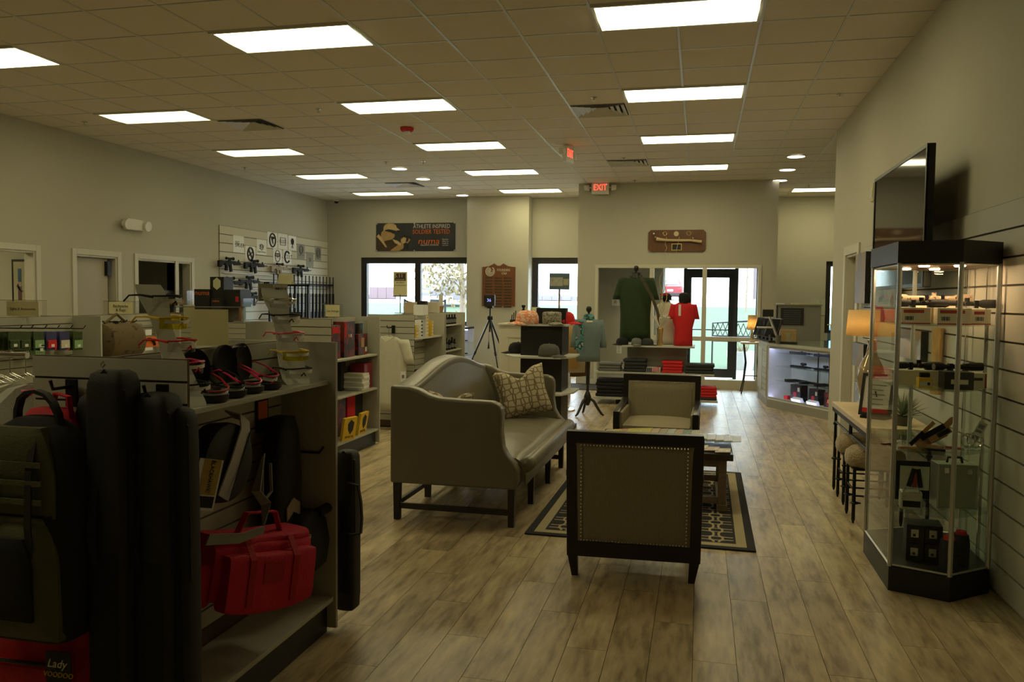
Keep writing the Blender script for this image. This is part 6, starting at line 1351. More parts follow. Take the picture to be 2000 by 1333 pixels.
cp_ = ony(1074, 692, TY_-.1); cap('grey cap on the middle shelf of the hat tower', (cp_.x, TY_-.145+hw*.0, z2), math.radians(100), 'greycap', 1.35) if False else cap('grey cap on the middle shelf of the hat tower', (ony(1076, 692, TY_).x, TY_-.125, z2), math.radians(70), 'greycap', 1.3)
cap('black cap peeking from the left of the hat tower middle shelf', (ony(1012, 690, TY_+.3).x, TY_+.3, z2), math.radians(-70), 'matt', 1.2)
# pole sign and round garment rack behind the tower
yq = 11.6; a = ony(1092, 600, yq); t = thing('round_garment_rack', 'round garment rack with a blue and white sign on its pole', 'garment rack', (a.x, yq, 0)); zs0, zs1 = ony(1092, 566, yq).z, ony(1092, 534, yq).z; sw = (ony(1112, 550, yq).x-ony(1073, 550, yq).x)/2
B().tube([(0, 0, 0), (0, 0, zs0)], .014, 8).build('pole', 'chrome', t); B().lathe([(.25, 0), (.25, .02), (.0001, .03)], n=20).build('base', 'chrome', t)
b = B(); b.tube([(.3*math.cos(q), .3*math.sin(q), 1.3) for q in [2*PI*k/24 for k in range(25)]], .012, 6); b.build('ring_rail', 'chrome', t, smooth=True); B().tube([(-.3, 0, 1.3), (.3, 0, 1.3)], .01, 6).build('spoke', 'chrome', t)
MT['signblue'] = mat('slate_blue_print', (.10, .15, .2), .5); B().mm(-sw, sw, -.01, .01, zs0, zs1).build('sign_panel', 'signblue', t); B().mm(-sw*.94, sw*.35, -.012, -.01, zs0+.05, zs1-.06).build('map_print', mat('map_print', (.42, .42, .36), .6, var=.5, scale=25), t); B().mm(sw*.4, sw*.94, -.012, -.01, zs0+.06, zs1-.08).build('yellow_print', 'cream', t)
GM = [('goldenrod jersey', (.55, .36, .14), -.10, 'tan jersey hanging on the round rack behind the hat tower'), ('cream jersey', (.6, .53, .42), .0, 'cream jersey hanging on the round rack behind the hat tower'), ('cocoa jersey', (.12, .07, .03), .12, 'brown jersey hanging on the round rack behind the hat tower')]
for k, (nm, c, dx, lab) in enumerate(GM):
    g = thing('hanging_garment', lab, 'garment', (a.x+.16+.08*k, yq-.24+.1*k, 0), .4*k, 'garments on the round rack'); m = mat(nm, c, .9, var=.15, bump=.2); b = B(); b.loft([ell(0, 0, z, w, d, 18, .8) for z, w, d in ((.62-.06*k, .17, .05), (.9, .18, .06), (1.1, .17, .05), (1.2, .12, .04), (1.26, .04, .03))]); o = b.build('body', m, g, smooth='all'); folds(o, .008, 30)
    for s in (-1, 1): sleeve(g, m, s, .17, 1.26, .25, .06, .05)
    B().tube([(0, 0, 1.24), (0, 0, 1.30), (0, .02, 1.315)], .003, 5).build('hanger_hook', 'chrome', g)
# mannequin torso builder
def torso(label, loc, rz, m, hw, z0, z1, dep, neckm='dark', finial=True, slv=None, waist=.86, name='mannequin_torso'):
    t = thing(name, label, 'mannequin', loc, rz); b = B(); b.loft(shirt_rings(hw, z1, z0, dep, waist)); o = b.build('shirt', m, t, smooth='all'); folds(o, .005, 20)
    if slv:
        for s in (-1, 1): sleeve(t, m, s, hw, z1, *slv)
    b = B(); b.lathe([(hw*.36, z1-.03), (hw*.30, z1+.02), (hw*.27, z1+.05), (hw*.29, z1+.055), (.0001, z1+.06)], n=16); b.build('neck', neckm, t, smooth=True)
    if finial: B().lathe([(.015, z1+.06), (.015, z1+.08), (.035, z1+.10), (.04, z1+.13), (.025, z1+.16), (.0001, z1+.165)], n=12).build('finial', 'dark', t, smooth=True)
    b = B(); b.tube([(hw*.36*math.cos(q), dep*.5*math.sin(q), z1+.002+.012*math.sin(q)) for q in [2*PI*k/20 for k in range(21)]], .012, 6); b.build('collar', m, t, smooth=True)
    return t
MT['dusty'] = mat('dusty_blue_chambray', (.16, .22, .25), .85, var=.12, bump=.2); MT['turq'] = ramp_mat('turquoise_print', [(.05, .22, .24), (.1, .3, .3), (.02, .06, .07), (.35, .45, .4)], 14, .8)
fp = onz(1147, 812); z0, z1 = ony(1147, 706, fp.y).z, ony(1147, 622, fp.y).z
t = torso('dress-form mannequin in a dusty blue shirt on a black tripod stand', (fp.x, fp.y, 0), math.radians(14), 'dusty', .19, z0, z1, .11, 'turq', True, (.34, .05, .055))
b = B(); b.slab(lambda u, v: (-.195+.11*u, -.03-.085*u, z0+.16+(z1-z0-.2)*v), 6, 10, (.0, .02, 0)); b.build('printed_front', 'turq', t, smooth=True)
b = B(); b.loft([ell(0, 0, z1-.04, .09, .075, 18), ell(0, 0, z1+.02, .075, .06, 18), ell(0, 0, z1+.05, .06, .05, 18)]); b.build('scarf', 'turq', t, smooth='all'); b = B(); b.loft([ell(0, -.005, z1-.06, .12, .085, 18), ell(0, 0, z1-.025, .085, .07, 18)]); b.build('shirt_collar', 'labelw', t, smooth='all')
b = B(); b.lathe([(.018, .2), (.018, .42), (.026, .43), (.026, .53), (.016, .56), (.014, z0+.02)], n=12); b.build('stand_pole', 'dark', t, smooth=True); B().lathe([(.02, .14), (.045, .2), (.05, .26), (.03, .32), (.02, .34)], n=12).build('stand_hub', 'dark', t, smooth=True)
for k in range(3):
    a = math.radians(-20+120*k); c_, s_ = math.cos(a), math.sin(a); b = B(); b.tube([(c_*.03, s_*.03, .24), (c_*.09, s_*.09, .20), (c_*.15, s_*.15, .10), (c_*.2, s_*.2, .03), (c_*.23, s_*.23, .012)], .018, 8, [.02, .02, .018, .016, .012]); b.build('stand_leg', 'dark', t, smooth=True)
# tiered shirt table
RY = 12.55; t = thing('shirt_table', 'three-tier grey display table loaded with folded shirts', 'display table', (-.65, RY, 0))
x0, x1 = ony(1165, 727, RY).x+.65, ony(1395, 727, RY).x+.65; xa, xb = ony(1207, 673, RY).x+.65, ony(1357, 676, RY).x+.65; zA, zB, zC = .905, .50, .11
MT['rackgrey'] = mat('warm_grey_panel', (.30, .29, .25), .6, var=.04)
B().mm(xa, xb, -.05, .55, zA-.025, zA).build('top_shelf', 'shelfgrey', t); B().mm(xa+.12, xb-.12, .26, .45, zB, zA-.025).build('upper_core', 'rackgrey', t); B().mm(x0, x1, -.1, .6, zB-.025, zB).build('middle_shelf', 'shelfgrey', t); B().mm(x0+.5, x1-.5, .26, .45, zC, zB-.025).build('lower_core', 'rackgrey', t); B().mm(x0-.02, x1+.06, -.12, .62, zC-.03, zC).build('bottom_shelf', 'shelfgrey', t); B().mm(x0+.3, x1-.3, .05, .45, 0, zC-.03).build('plinth', 'dark', t)
def stack(label, px0, px1, zb, n, m, th=.035, Y=RY-.06, d=.3, grp='folded stacks on the shirt table', m2=None):
    a, b_ = ony(px0, 720, Y), ony(px1, 720, Y); w = b_.x-a.x; cx = (a.x+b_.x)/2
    for k in range(n):
        b = B(); hw_ = w/2*(1-.03*((k*2) % 3)); o = b.mm(-hw_, hw_, 0, d, 0, th*.96).build('folded_shirt', m if not (m2 and k == 0) else m2, smooth=True, bevel=th*.4, seg=3); o.location = (cx+.006*((k % 3)-1), Y+.004*(k % 2), zb+k*th); o.rotation_euler = (0, 0, .02*((k*5) % 3-1))
        pos = 'only' if n == 1 else ('bottom' if k == 0 else ('top' if k == n-1 else NTH[k]+' up'))
        tag(o, '%s folded %s' % (pos, label), 'folded shirt', grp)
MT['flag'] = mat('flag_white', (.6, .6, .58), .9)
MT['charc'] = mat('charcoal_jersey', (.03, .032, .035), .9, var=.2); MT['midgrey'] = mat('grey_jersey', (.15, .15, .14), .9, var=.2)
stack('grey shirt in the left stack of the middle tier', 1168, 1213, zB, 3, 'midgrey', .045); stack('black shirt in the tall stack of the middle tier', 1217, 1262, zB, 4, 'charc', .05); stack('red shirt in the red stack of the middle tier', 1293, 1334, zB, 4, 'redshirt', .045); stack('charcoal shirt in the right stack of the middle tier', 1338, 1396, zB, 3, 'charc', .05)
stack('black shirt in the stack on the bottom tier, left', 1164, 1218, zC, 5, 'matt', .055); stack('shirt in the red stack on the bottom tier, right', 1352, 1402, zC, 5, 'redshirt', .04, m2='charc')
a = ony(1276, 722, RY); t = thing('flag_shirt', 'folded shirt with stars and stripes print on the middle tier', 'folded shirt', (a.x, RY-.05, zB)); B().mm(-.11, .11, 0, .3, 0, .075).build('fold', 'flag', t, smooth=True, bevel=.02); 
for k in range(5): B().mm(-.005+.022*k, .006+.022*k, -.002, .3, .004, .07, m=Matrix.Rotation(-.12, 4, 'Y')).build('red_stripe', 'redshirt', t)
B().mm(-.11, -.02, -.003, .29, .008, .072).build('blue_canton', mat('navy_canton', (.03, .035, .06), .9), t)
for x in (-.095, -.07, -.045):
    for z in (.02, .04, .06): B().sphere((x, -.004, z), .005, 4).build('star', 'paper', t)
gp = ony(1241, 600, RY+.2); zg0, zg1 = ony(1241, 668, RY+.2).z, ony(1241, 540, RY+.2).z
torso('large mannequin torso in a dark green T-shirt on the shirt table', (gp.x, RY+.22, 0), 0, 'greenshirt', .25, max(zA+.002, zg0), zg1, .14, 'dark', True, (.30, .085, .085), .95)
rp = ony(1335, 620, RY+.12); zr1 = ony(1335, 590, RY+.12).z
t = torso('smaller mannequin torso in a red T-shirt on the shirt table', (rp.x, RY+.14, 0), math.radians(12), 'redshirt', .175, zA+.002, zr1, .11, 'dark', False, (.2, .05, .06), .80); b = B(); b.lathe([(.075, zr1-.02), (.08, zr1+.05), (.085, zr1+.07), (.07, zr1+.12), (.03, zr1+.14), (.0001, zr1+.14)], n=14); b.build('knit_scarf', 'matt', t, smooth=True); B().mm(-.10, -.065, -.122, -.118, zr1-.21, zr1-.04).build('price_tag', 'paper', t)
wp = ony(1300, 620, RY+.38); zw1 = ony(1300, 590, RY+.38).z; t = torso('pale mannequin torso half hidden between the green and red ones', (wp.x, RY+.42, 0), 0, 'labelw', .16, zA+.002, zw1, .10, 'dark', False, None, .9); cap_ = B(); cap_.loft([ell(0, 0, zw1+.03+z, r, r*1.1, 16) for z, r in ((0, .085), (.06, .085), (.1, .05), (.11, .01))]); cap_.build('black_cap', 'matt', t, smooth='all'); B().mm(-.09, .03, -.10, -.02, zw1+.10, zw1+.125).build('red_cap_panel', 'redshirt', t, bevel=.01)
# vase with feather, antlers and curly twigs
vp = ony(1289, 670, RY+.02); t = thing('feather_vase', 'gold vase with pheasant feather, pale flowers and curly twigs', 'vase', (vp.x, RY+.0, zA)); B().lathe([(.04, 0), (.045, .02), (.035, .1), (.045, .22), (.05, .26), (.042, .27), (.03, .2)], n=16).build('vase', 'gold', t, smooth=True)
MT['featherb'] = ramp_mat('barred_feather', [(.015, .012, .01), (.07, .055, .035), (.03, .022, .016)], 30, .8, stretch=(.3, .3, 3)); ft = ony(1250, 538, RY)-Vector((vp.x, RY, zA)); b = B(); b.strap([(0, 0, .25), (ft.x*.12, -.01, .5), (ft.x*.45, -.02, ft.z*.72), (ft.x, -.02, ft.z)], .045, .006, (1, 0, .3)); b.build('pheasant_feather', 'featherb', t, smooth=True)
rng = random.Random(4); MT['petal'] = mat('dried_cream_petal', (.6, .56, .48), .9, var=.2)
for k in range(14):
    a_ = rng.random()*2*PI; r_ = .05+.09*rng.random(); b = B(); b.tube([(0, 0, .26), (math.cos(a_)*r_, math.sin(a_)*r_*.6, .38+.08*rng.random()), (math.cos(a_)*r_*1.3, math.sin(a_)*r_*.6, .40+.1*rng.random())], .012, 5, [.008, .022, .004]); b.build('dried_flower', 'petal', t, smooth=True)
MT['twig'] = mat('pale_twig', (.55, .47, .3), .7)
for k, (px, py) in enumerate(((1293, 497), (1312, 492), (1302, 520))):
    e = ony(px, py, RY)-Vector((vp.x, RY, zA)); b = B(); b.tube([(e.x*q+.03*math.sin(q*17+k), -.02, .25+(e.z-.25)*q) for q in [i/18 for i in range(19)]], .005, 5, [.007-.005*i/18 for i in range(19)]); b.build('curly_twig', 'twig', t, smooth=True)
for k, (px, lab, m) in enumerate(((1215, 'black cap at the left of the shirt table top', 'matt'), (1243, 'grey cap under the green mannequin', 'midgrey'), (1268, 'dark cap beside the vase on the shirt table', 'charc'))): cap(lab, (ony(px, 668, RY-.0).x-.03*(k == 2), RY+.03, zA), math.radians(-60+70*k), m, .95)
# ================================================================== GLASS COUNTER
MT['led'] = emit('cool_led_strip', (.62, .64, 1.0), 11); MT['backlit'] = mat('white_case_lining', (.72, .72, .75), .5)
CP = [(1.01, 12.88), (1.74, 11.62), (2.5, 11.62), (2.5, 13.1), (2.0, 13.9), (.96, 14.1)]; c0 = (1.5, 12.9); t = thing('glass_counter', 'corner glass gun counter lit by cool white strips', 'display counter', (c0[0], c0[1], 0)); L_ = [(x-c0[0], y-c0[1]) for x, y in CP]; HT = .975
B().prism(L_, 0, .12, 'z').build('plinth', 'rackgrey', t); B().prism([(x*1.03, y*1.03) for x, y in L_], HT-.05, HT-.01, 'z').build('top_frame', 'lam', t); B().prism([(x*1.0, y*1.0) for x, y in L_], HT-.01, HT, 'z').build('glass_top', 'shelfglass', t)
A_, B_ = Vector((*L_[0], 0)), Vector((*L_[1], 0)); d = (B_-A_).normalized(); nrm = Vector((d.y, -d.x, 0)); nrm = nrm if nrm.x > 0 else -nrm      # inward
def wq(p0, p1, z0, z1, th, name, m):
    n = Vector((-(p1-p0).y, (p1-p0).x, 0)).normalized()*th/2; b = B(); b.loft([[p0-n+Vector((0, 0, z)), p1-n+Vector((0, 0, z)), p1+n+Vector((0, 0, z)), p0+n+Vector((0, 0, z))] for z in (z0, z1)]); return b.build(name, m, t)
wq(A_, B_, .12, HT-.05, .006, 'front_pane', 'shopglass'); ib = .42
wq(A_+nrm*ib+d*-.0, B_+nrm*ib, .12, HT-.05, .02, 'back_panel', 'backlit'); wq(A_+d*.01, A_+nrm*ib, .12, HT-.05, .02, 'side_panel', 'backlit'); wq(B_-d*.01, B_+nrm*ib, .12, HT-.05, .02, 'side_panel', 'backlit'); B().prism([(p.x, p.y) for p in (A_, B_, B_+nrm*ib, A_+nrm*ib)], .12, .135, 'z').build('deck', 'backlit', t)
for z in (.40, .62, .82):
    q = [A_+nrm*.10+d*.05, B_+nrm*.10-d*.05, B_+nrm*(ib-.02)-d*.05, A_+nrm*(ib-.02)+d*.05]; B().prism([(p.x, p.y) for p in q], z, z+.008, 'z').build('glass_shelf', 'shelfglass', t)
for f in (.45, .62, .85): p = A_+(B_-A_)*f+nrm*(ib-.03); B().tube([(p.x, p.y, .135), (p.x, p.y, HT-.05)], .008, 6).build('standard', 'blackmetal', t)
wq(A_+nrm*.012, B_+nrm*.012, HT-.085, HT-.05, .01, 'light_lip', 'lam'); wq(A_+nrm*.04, B_+nrm*.04, HT-.07, HT-.056, .03, 'led_strip', 'led'); wq(A_+nrm*.012, B_+nrm*.012, .135, .16, .01, 'light_lip', 'lam'); wq(A_+nrm*.035+d*.02, B_+nrm*.035-d*.02, .136, .146, .02, 'led_strip', 'led')
# left face of the counter: slatted panel with doors
F_ = Vector((*L_[5], 0)); wq(A_, F_, .12, HT-.05, .02, 'side_face', 'lam')
for k in range(9): z = .16+k*.085; pf0 = A_+(F_-A_)*.02-Vector((.016, 0, 0)); pf1 = A_+(F_-A_)*.45-Vector((.016, 0, 0)); wq(pf0, pf1, z, z+.075, .01, 'slat', 'lam')
pf0, pf1 = A_+(F_-A_)*.5-Vector((.016, 0, 0)), A_+(F_-A_)*.95-Vector((.016, 0, 0)); wq(pf0, pf1, .2, .86, .012, 'cabinet_door', 'shelfgrey')
# guns and boxes in the counter
def handgun(label, p, rz, s=1., grp='handguns in the glass counter'):
    t = thing('handgun', label, 'handgun', p, rz, grp); b = B(); b.prism([(-.1, .0), (.1, .0), (.1, .03), (-.1, .034)], -.012, .012, 'z'); b.build('slide', 'gun', t); b = B(); b.prism([(-.09, 0), (-.03, 0), (-.05, -.09), (-.1, -.085)], -.014, .014, 'z'); b.build('grip', 'gun', t, bevel=.003); b = B(); b.tube([(-.03, -.002, 0), (-.025, -.03, 0), (.0, -.03, 0), (.01, -.002, 0)], .003, 5); b.build('trigger_guard', 'gun', t); t.scale = (s, s, s); return t
def longgun(label, p, rz, L=.6, grp='long guns in the glass counter'):
    t = thing('long_gun', label, 'long gun', p, rz, grp); B().mm(-L*.1, L*.18, -.02, .02, .0, .035).build('receiver', 'gun', t, bevel=.004); b = B(); b.prism([(-L*.5, -.03), (-L*.5, .03), (-L*.1, .02), (-L*.1, -.02)], .0, .03, 'z'); b.build('stock', 'gun', t, bevel=.006); B().tube([(L*.18, 0, .02), (L*.5, 0, .02)], .009, 8).build('barrel', 'gun', t); B().tube([(-L*.05, 0, .06), (L*.15, 0, .06)], .018, 10).build('scope', 'gun', t, smooth=True); B().mm(L*.18, L*.36, -.015, .015, .005, .03).build('fore_end', 'gun', t); B().mm(0, .02, -.008, .008, .035, .05).build('mount', 'gun', t); return t
ang = math.atan2(d.y, d.x); C3 = Vector((c0[0], c0[1], 0)); W_pos = lambda f, n_, z: C3+A_+(B_-A_)*f+nrm*n_+Vector((0, 0, z))
longgun('long gun on the left of the top counter shelf', W_pos(.36, .2, .829), ang, .5); longgun('long gun on the right of the top counter shelf', W_pos(.74, .22, .829), ang, .55)
longgun('long gun on the left of the middle counter shelf', W_pos(.38, .2, .629), ang, .5); longgun('long gun on the right of the middle counter shelf', W_pos(.70, .22, .629), ang, .4)
handgun('left pistol on the lowest counter shelf', W_pos(.32, .2, .432), ang, 1.5); handgun('middle pistol on the lowest counter shelf', W_pos(.52, .2, .43), ang, 1.3); handgun('right pistol on the lowest counter shelf', W_pos(.76, .22, .432), ang, 1.5)
for k, (f, m, lab, w, h) in enumerate(((.14, 'redshirt', 'small red item in the left corner of the counter deck', .09, .05), (.30, 'blackbox', 'black red-marked box on the left of the counter deck', .24, .24), (.58, 'blackbox', 'black red-marked box in the middle of the counter deck', .2, .22), (.82, 'blisterdark', 'colourful printed box on the right of the counter deck', .24, .2))):
    t = rectpack('gun_box', lab, 'box', W_pos(f, .24, .136), ang, w, .12, h, m); 
    if k: B().mm(-w*.2, w*.1, -.062, -.06, h*.3, h*.55).build('mark', 'red' if k < 3 else 'orange', t); B().mm(w*.2, w*.4, -.062, -.06, h*.6, h*.85).build('label', 'labelw', t)
for k, f in enumerate((.42, .66)):
    t = B().mm(-.1, .1, -.03, .03, 0, .07).build('price_card', 'paper'); t.location = W_pos(f, .1, .136); t.rotation_euler = (.4, 0, ang); tag(t, ['left', 'right'][k]+' white price card at the front of the counter deck', 'card')
# things on the counter
ZT = HT+.001
MT['grdark'] = mat('dark_grey_plastic', (.05, .05, .055), .4)
for k in range(4):
    Y = 13.2+.28*k; p = ony(1506-7.5*k, 640, Y); t = thing('monitor', ['nearest', 'second', 'third', 'farthest'][k]+' dark monitor in the line on the glass counter', 'monitor', (p.x-.02, Y, ZT), math.radians(-68), 'monitors on the counter'); tl = Matrix.Rotation(math.radians(-16), 4, 'X'); h = .36
    B().mm(-.2, .2, -.015, .015, .06, h, m=tl).build('panel', 'grdark', t, bevel=.006); B().mm(-.19, .19, -.017, -.015, .07, h-.01, m=tl).build('screen', 'screen', t); B().mm(-.03, .03, .0, .04, 0, .1).build('stand', 'grdark', t); B().mm(-.09, .09, -.06, .08, 0, .012).build('foot', 'grdark', t); B().mm(-.2, .2, -.016, .016, h, h+.006, m=tl).build('rim', 'alu', t)
p = ony(1511, 615, 13.05); t = thing('card_terminal', 'black tilting terminal on a slanted arm on the counter', 'terminal', (ony(1522, 680, 12.75).x, 12.75, ZT)); q = ony(1500, 612, 12.85)-t.location
B().tube([(0, 0, 0), (q.x, q.y, q.z)], .018, 8).build('arm', 'alu', t); B().box((q.x, q.y, q.z), (.16, .06, .11)).build('head', 'dark', t, bevel=.01); B().mm(-.06, .06, -.06, .06, 0, .012).build('foot', 'dark', t); q2 = ony(1495, 640, 12.85)-t.location; B().box((q2.x, q2.y, q2.z), (.24, .2, .02), m=None).build('keypad_tray', 'shelfgrey', t, bevel=.005); B().tube([(q2.x+.08, q2.y, q2.z), (0, 0, .01)], .012, 6).build('brace', 'dark', t)
p = ony(1520, 675, 12.55); t = thing('pen_cup', 'grey cup of pens on the corner of the counter', 'cup', (p.x, 12.6, ZT)); B().lathe([(.035, 0), (.04, .12), (.035, .12), (.03, .01)], n=14).build('cup', 'midgrey', t, smooth=True)
for k in range(4): B().tube([(.01*k-.015, 0, .02), (.016*k-.025, .01, .17+.01*k)], .004, 5).build('pen', ['redshirt', 'ink', 'gun', 'paper'][k], t)
MT['kraft'] = mat('kraft_cardboard', (.48, .32, .14), .8, var=.08); a, b_ = ony(1524, 668, 13.0), ony(1555, 645, 13.0); t = rectpack('cardboard_box', 'tan cardboard box on the glass counter', 'box', ((a.x+b_.x)/2, 13.05, ZT), 0, b_.x-a.x, .2, b_.z-ZT if b_.z > ZT+.05 else .2, 'kraft'); B().mm(-.03, .03, -.102, -.1, .0, .15).build('tape', 'cream', t)
a = ony(1535, 668, 12.7); t = thing('keyboard', 'black keyboard lying before the cardboard box', 'keyboard', (a.x, 12.72, ZT), -.2); B().mm(-.16, .16, -.06, .06, 0, .02).build('base', 'dark', t, bevel=.004); B().mm(-.15, .15, -.05, .05, .02, .026).build('keys', 'grdark', t)
# grey service partition behind the counter
KY = 14.6; a, b_ = ony(1462, 600, KY), ony(1604, 600, KY); kx0 = ony(1519, 600, KY).x; t = thing('service_partition', 'grey partition with a dark notice behind the counter', 'partition', (kx0, KY, 0)); w = b_.x-kx0; kz = ony(1540, 597, KY).z
B().mm(0, w, 0, .5, 0, kz).build('body', 'rackgrey', t, bevel=.004); B().mm(-.02, w+.02, -.02, .52, kz, kz+.02).build('top', 'rackgrey', t); B().mm(-.02, 0, -.01, .03, 0, kz).build('edge_post', 'ink', t)
n0, n1 = ony(1524, 635, KY), ony(1570, 600, KY); B().mm(n0.x-kx0, n1.x-kx0, -.01, 0, n0.z, n1.z-.02).build('notice_board', 'charc', t)
for k in range(7): B().mm(n0.x-kx0+.05, n1.x-kx0-.05, -.012, -.01, n0.z+.03+k*.035, n0.z+.037+k*.035).build('notice_line', 'inkgrey', t)
a = ony(1578, 596, KY); t = B().mm(-.22, .22, -.15, .15, 0, .02).build('folder', 'cream', bevel=.003); t.location = (a.x-.02, KY+.2, kz+.021); tag(t, 'cream folder lying on the grey partition', 'folder')
a = ony(1526, 590, KY); t = B().mm(-.06, .06, -.1, .1, 0, .015).build('paper_slip', 'paper'); t.location = (a.x, KY+.2, kz+.021); tag(t, 'white paper slip on the left of the grey partition', 'paper')
for k, (px0, px1, py0, py1, lab) in enumerate(((1582, 1601, 584, 612, 'left pale paper pinned to the recessed wall'), (1602, 1612, 585, 616, 'right pale paper pinned to the recessed wall'))):
    a, b_ = ony(px0, py1, 17.84), ony(px1, py0, 17.84); o = B().mm(a.x, b_.x, 17.838, 17.848, a.z, b_.z).build('wall_paper_sheet', mat('pale_green_paper_%d' % k, (.5, .52, .42), .8)); tag(o, lab, 'paper')
a = ony(1620, 652, 13.4); t = thing('sanitizer_bottle', 'clear blue pump bottle by the far right window', 'bottle', (a.x, 13.3, ZT)); B().lathe([(.04, 0), (.045, .01), (.045, .14), (.03, .19), (.015, .2), (.015, .22)], n=14).build('bottle', glass('blue_gel', (.45, .65, .9), .9, .1), t, smooth=True); B().tube([(0, 0, .22), (0, 0, .27), (-.05, 0, .27)], .008, 6).build('pump', 'white', t)
a = ony(1618, 678, 12.0); t = B().mm(-.05, .05, -.04, .04, 0, .05).build('tape_dispenser', 'paper', bevel=.01); t.location = (1.86, 12.0, ZT); tag(t, 'small white block at the right end of the glass counter', 'dispenser')
# reflection of a table and lamp, built as solid things before the entrance glass
TBY = 14.75; a, b_ = ony(1447, 668, TBY), ony(1492, 668, TBY); t = thing('reflected_table', 'thin-legged table built in place of a reflection in the entrance glass', 'table', ((a.x+b_.x)/2, TBY, 0)); w = (b_.x-a.x)/2; zt4 = a.z
B().mm(-w, w, -.2, .2, zt4-.03, zt4).build('top', 'stone', t)
for sx in (-1, 1):
    for sy in (-1, 1): B().tube([(sx*(w-.05), sy*.16, zt4-.03), (sx*(w-.09), sy*.14, zt4*.6), (sx*(w-.06), sy*.16, zt4*.25), (sx*(w-.02), sy*.18, 0)], .011, 6).build('leg', 'iron', t, smooth=True)
B().tube([(-w+.07, -.15, zt4*.35), (w-.07, -.15, zt4*.35)], .008, 5).build('stretcher', 'iron', t)
a = ony(1469, 645, TBY+.05); t = thing('table_lamp', 'small tan-shaded lamp built in place of a reflection in the entrance glass', 'lamp', (a.x, TBY+.05, zt4)); hz = ony(1469, 645, TBY).z-zt4; hz2 = ony(1469, 616, TBY).z-zt4  # reflected lamp modelled as a solid, glowing one
B().lathe([(.06, 0), (.06, .015), (.02, .03), (.035, .1), (.02, hz*.8), (.012, hz+.02)], n=14).build('base', 'amberglass', t, smooth=True); b = B(); b.loft([ell(0, 0, hz, .085, .085, 20), ell(0, 0, hz2, .075, .075, 20)], False, False); b.build('shade', 'litshade', t, smooth='all', solid=.003); B().sphere((0, 0, hz+.1), .025, 6).build('bulb', 'bulb', t)
# ================================================================== WALL PIECES
# banner
a, b_ = ony(735, 491, YB), ony(890, 435, YB); w, h = b_.x-a.x, b_.z-a.z; BY = YB-.012
t = thing('wall_banner', 'dark banner reading Athlete Inspired Soldier Tested above the window', 'banner', (a.x, BY, a.z)); MT['bannerbg'] = mat('charcoal_vinyl', (.035, .036, .042), .3, var=.5, scale=4)
b = B(); b.slab(lambda u, v: (w*u, .004*math.sin(u*19)*math.sin(v*5), h*v), 24, 8, (0, .006, 0)); b.build('vinyl_sheet', 'bannerbg', t, smooth=True)
U = lambda px, py: ((px-268)/1200*w, (700-py)/420*h)     # zoomed banner pixels to banner metres
MT['tan1'] = mat('print_tan', (.38, .24, .09), .7, var=.25, scale=8); MT['tan2'] = mat('print_dark_brown', (.06, .035, .015), .7, var=.3, scale=8); MT['tan3'] = mat('print_light_tan', (.5, .36, .18), .7, var=.2, scale=8)
def pr_(name, pts, m, y): B().prism([U(*q) for q in pts], -y-.0015, -y, 'y').build(name, m, t)
pr_('figure_print', [(268, 698), (268, 470), (300, 440), (350, 440), (400, 470), (480, 520), (560, 560), (600, 600), (560, 650), (500, 698)], 'tan2', .007)
pr_('figure_print', [(345, 480), (350, 420), (390, 380), (420, 400), (540, 430), (560, 460), (545, 500), (500, 530), (430, 540), (380, 560)], 'tan1', .0085)
pr_('cap_print', [(385, 390), (385, 340), (410, 300), (460, 283), (530, 285), (575, 310), (590, 350), (635, 385), (600, 400), (540, 385), (460, 370)], 'tan3', .010)
pr_('arm_print', [(480, 698), (600, 610), (650, 580), (650, 520), (690, 490), (760, 500), (800, 530), (760, 580), (700, 610), (690, 660), (620, 698)], 'tan1', .0085)
pr_('arm_print', [(520, 520), (600, 545), (660, 590), (640, 620), (560, 580)], 'tan3', .0095)
pr_('pistol_print', [(690, 460), (820, 490), (815, 515), (770, 510), (755, 560), (725, 560), (735, 505), (688, 480)], 'ink', .0105)
pr_('visor_print', [(590, 388), (640, 388), (630, 420), (600, 415)], 'ink', .0105)
pr_('collar_print', [(275, 480), (310, 445), (360, 500), (410, 590), (440, 640), (415, 640), (350, 560), (300, 500)], 'tan3', .0095)
pr_('glasses_print', [(470, 395), (545, 412), (560, 432), (530, 438), (500, 420), (470, 410)], 'ink', .0105)
pr_('glove_print', [(655, 540), (690, 500), (745, 510), (720, 560), (690, 600)], 'tan3', .0098)
pr_('strap_print', [(690, 590), (735, 570), (760, 610), (740, 670), (700, 660)], 'ink', .0100)
MT['bannerwhite'] = mat('print_off_white', (.62, .62, .55), .6)
def tx(s, px, py, size, m, sx=1., shear=0.): x, z = U(px, py); text('lettering', s, size, m, t, (x, -.009, z), sx=sx, shear=shear)
tx('ATHLETE INSPIRED', 1115, 335, .125, 'bannerwhite', .80); tx('SOLDIER TESTED', 1108, 415, .135, 'orange', .84); tx('numa', 1070, 555, .19, 'orange', 1.2, .15); tx('BALLISTIC EYEWEAR', 1085, 612, .045, 'bannerwhite')
for k, s in enumerate(('Eyewear', "that's as", 'tough as', 'you are')): tx(s, 1320, 527+29*k, .042, 'bannerwhite')
for px, py in ((280, 690), (855, 692), (1455, 690), (280, 290), (855, 290), (1455, 285)): x, z = U(px, py); b = B(); b.tube([(x, -.009, z), (x, -.004, z)], .016, 10); b.build('grommet', 'alu', t)
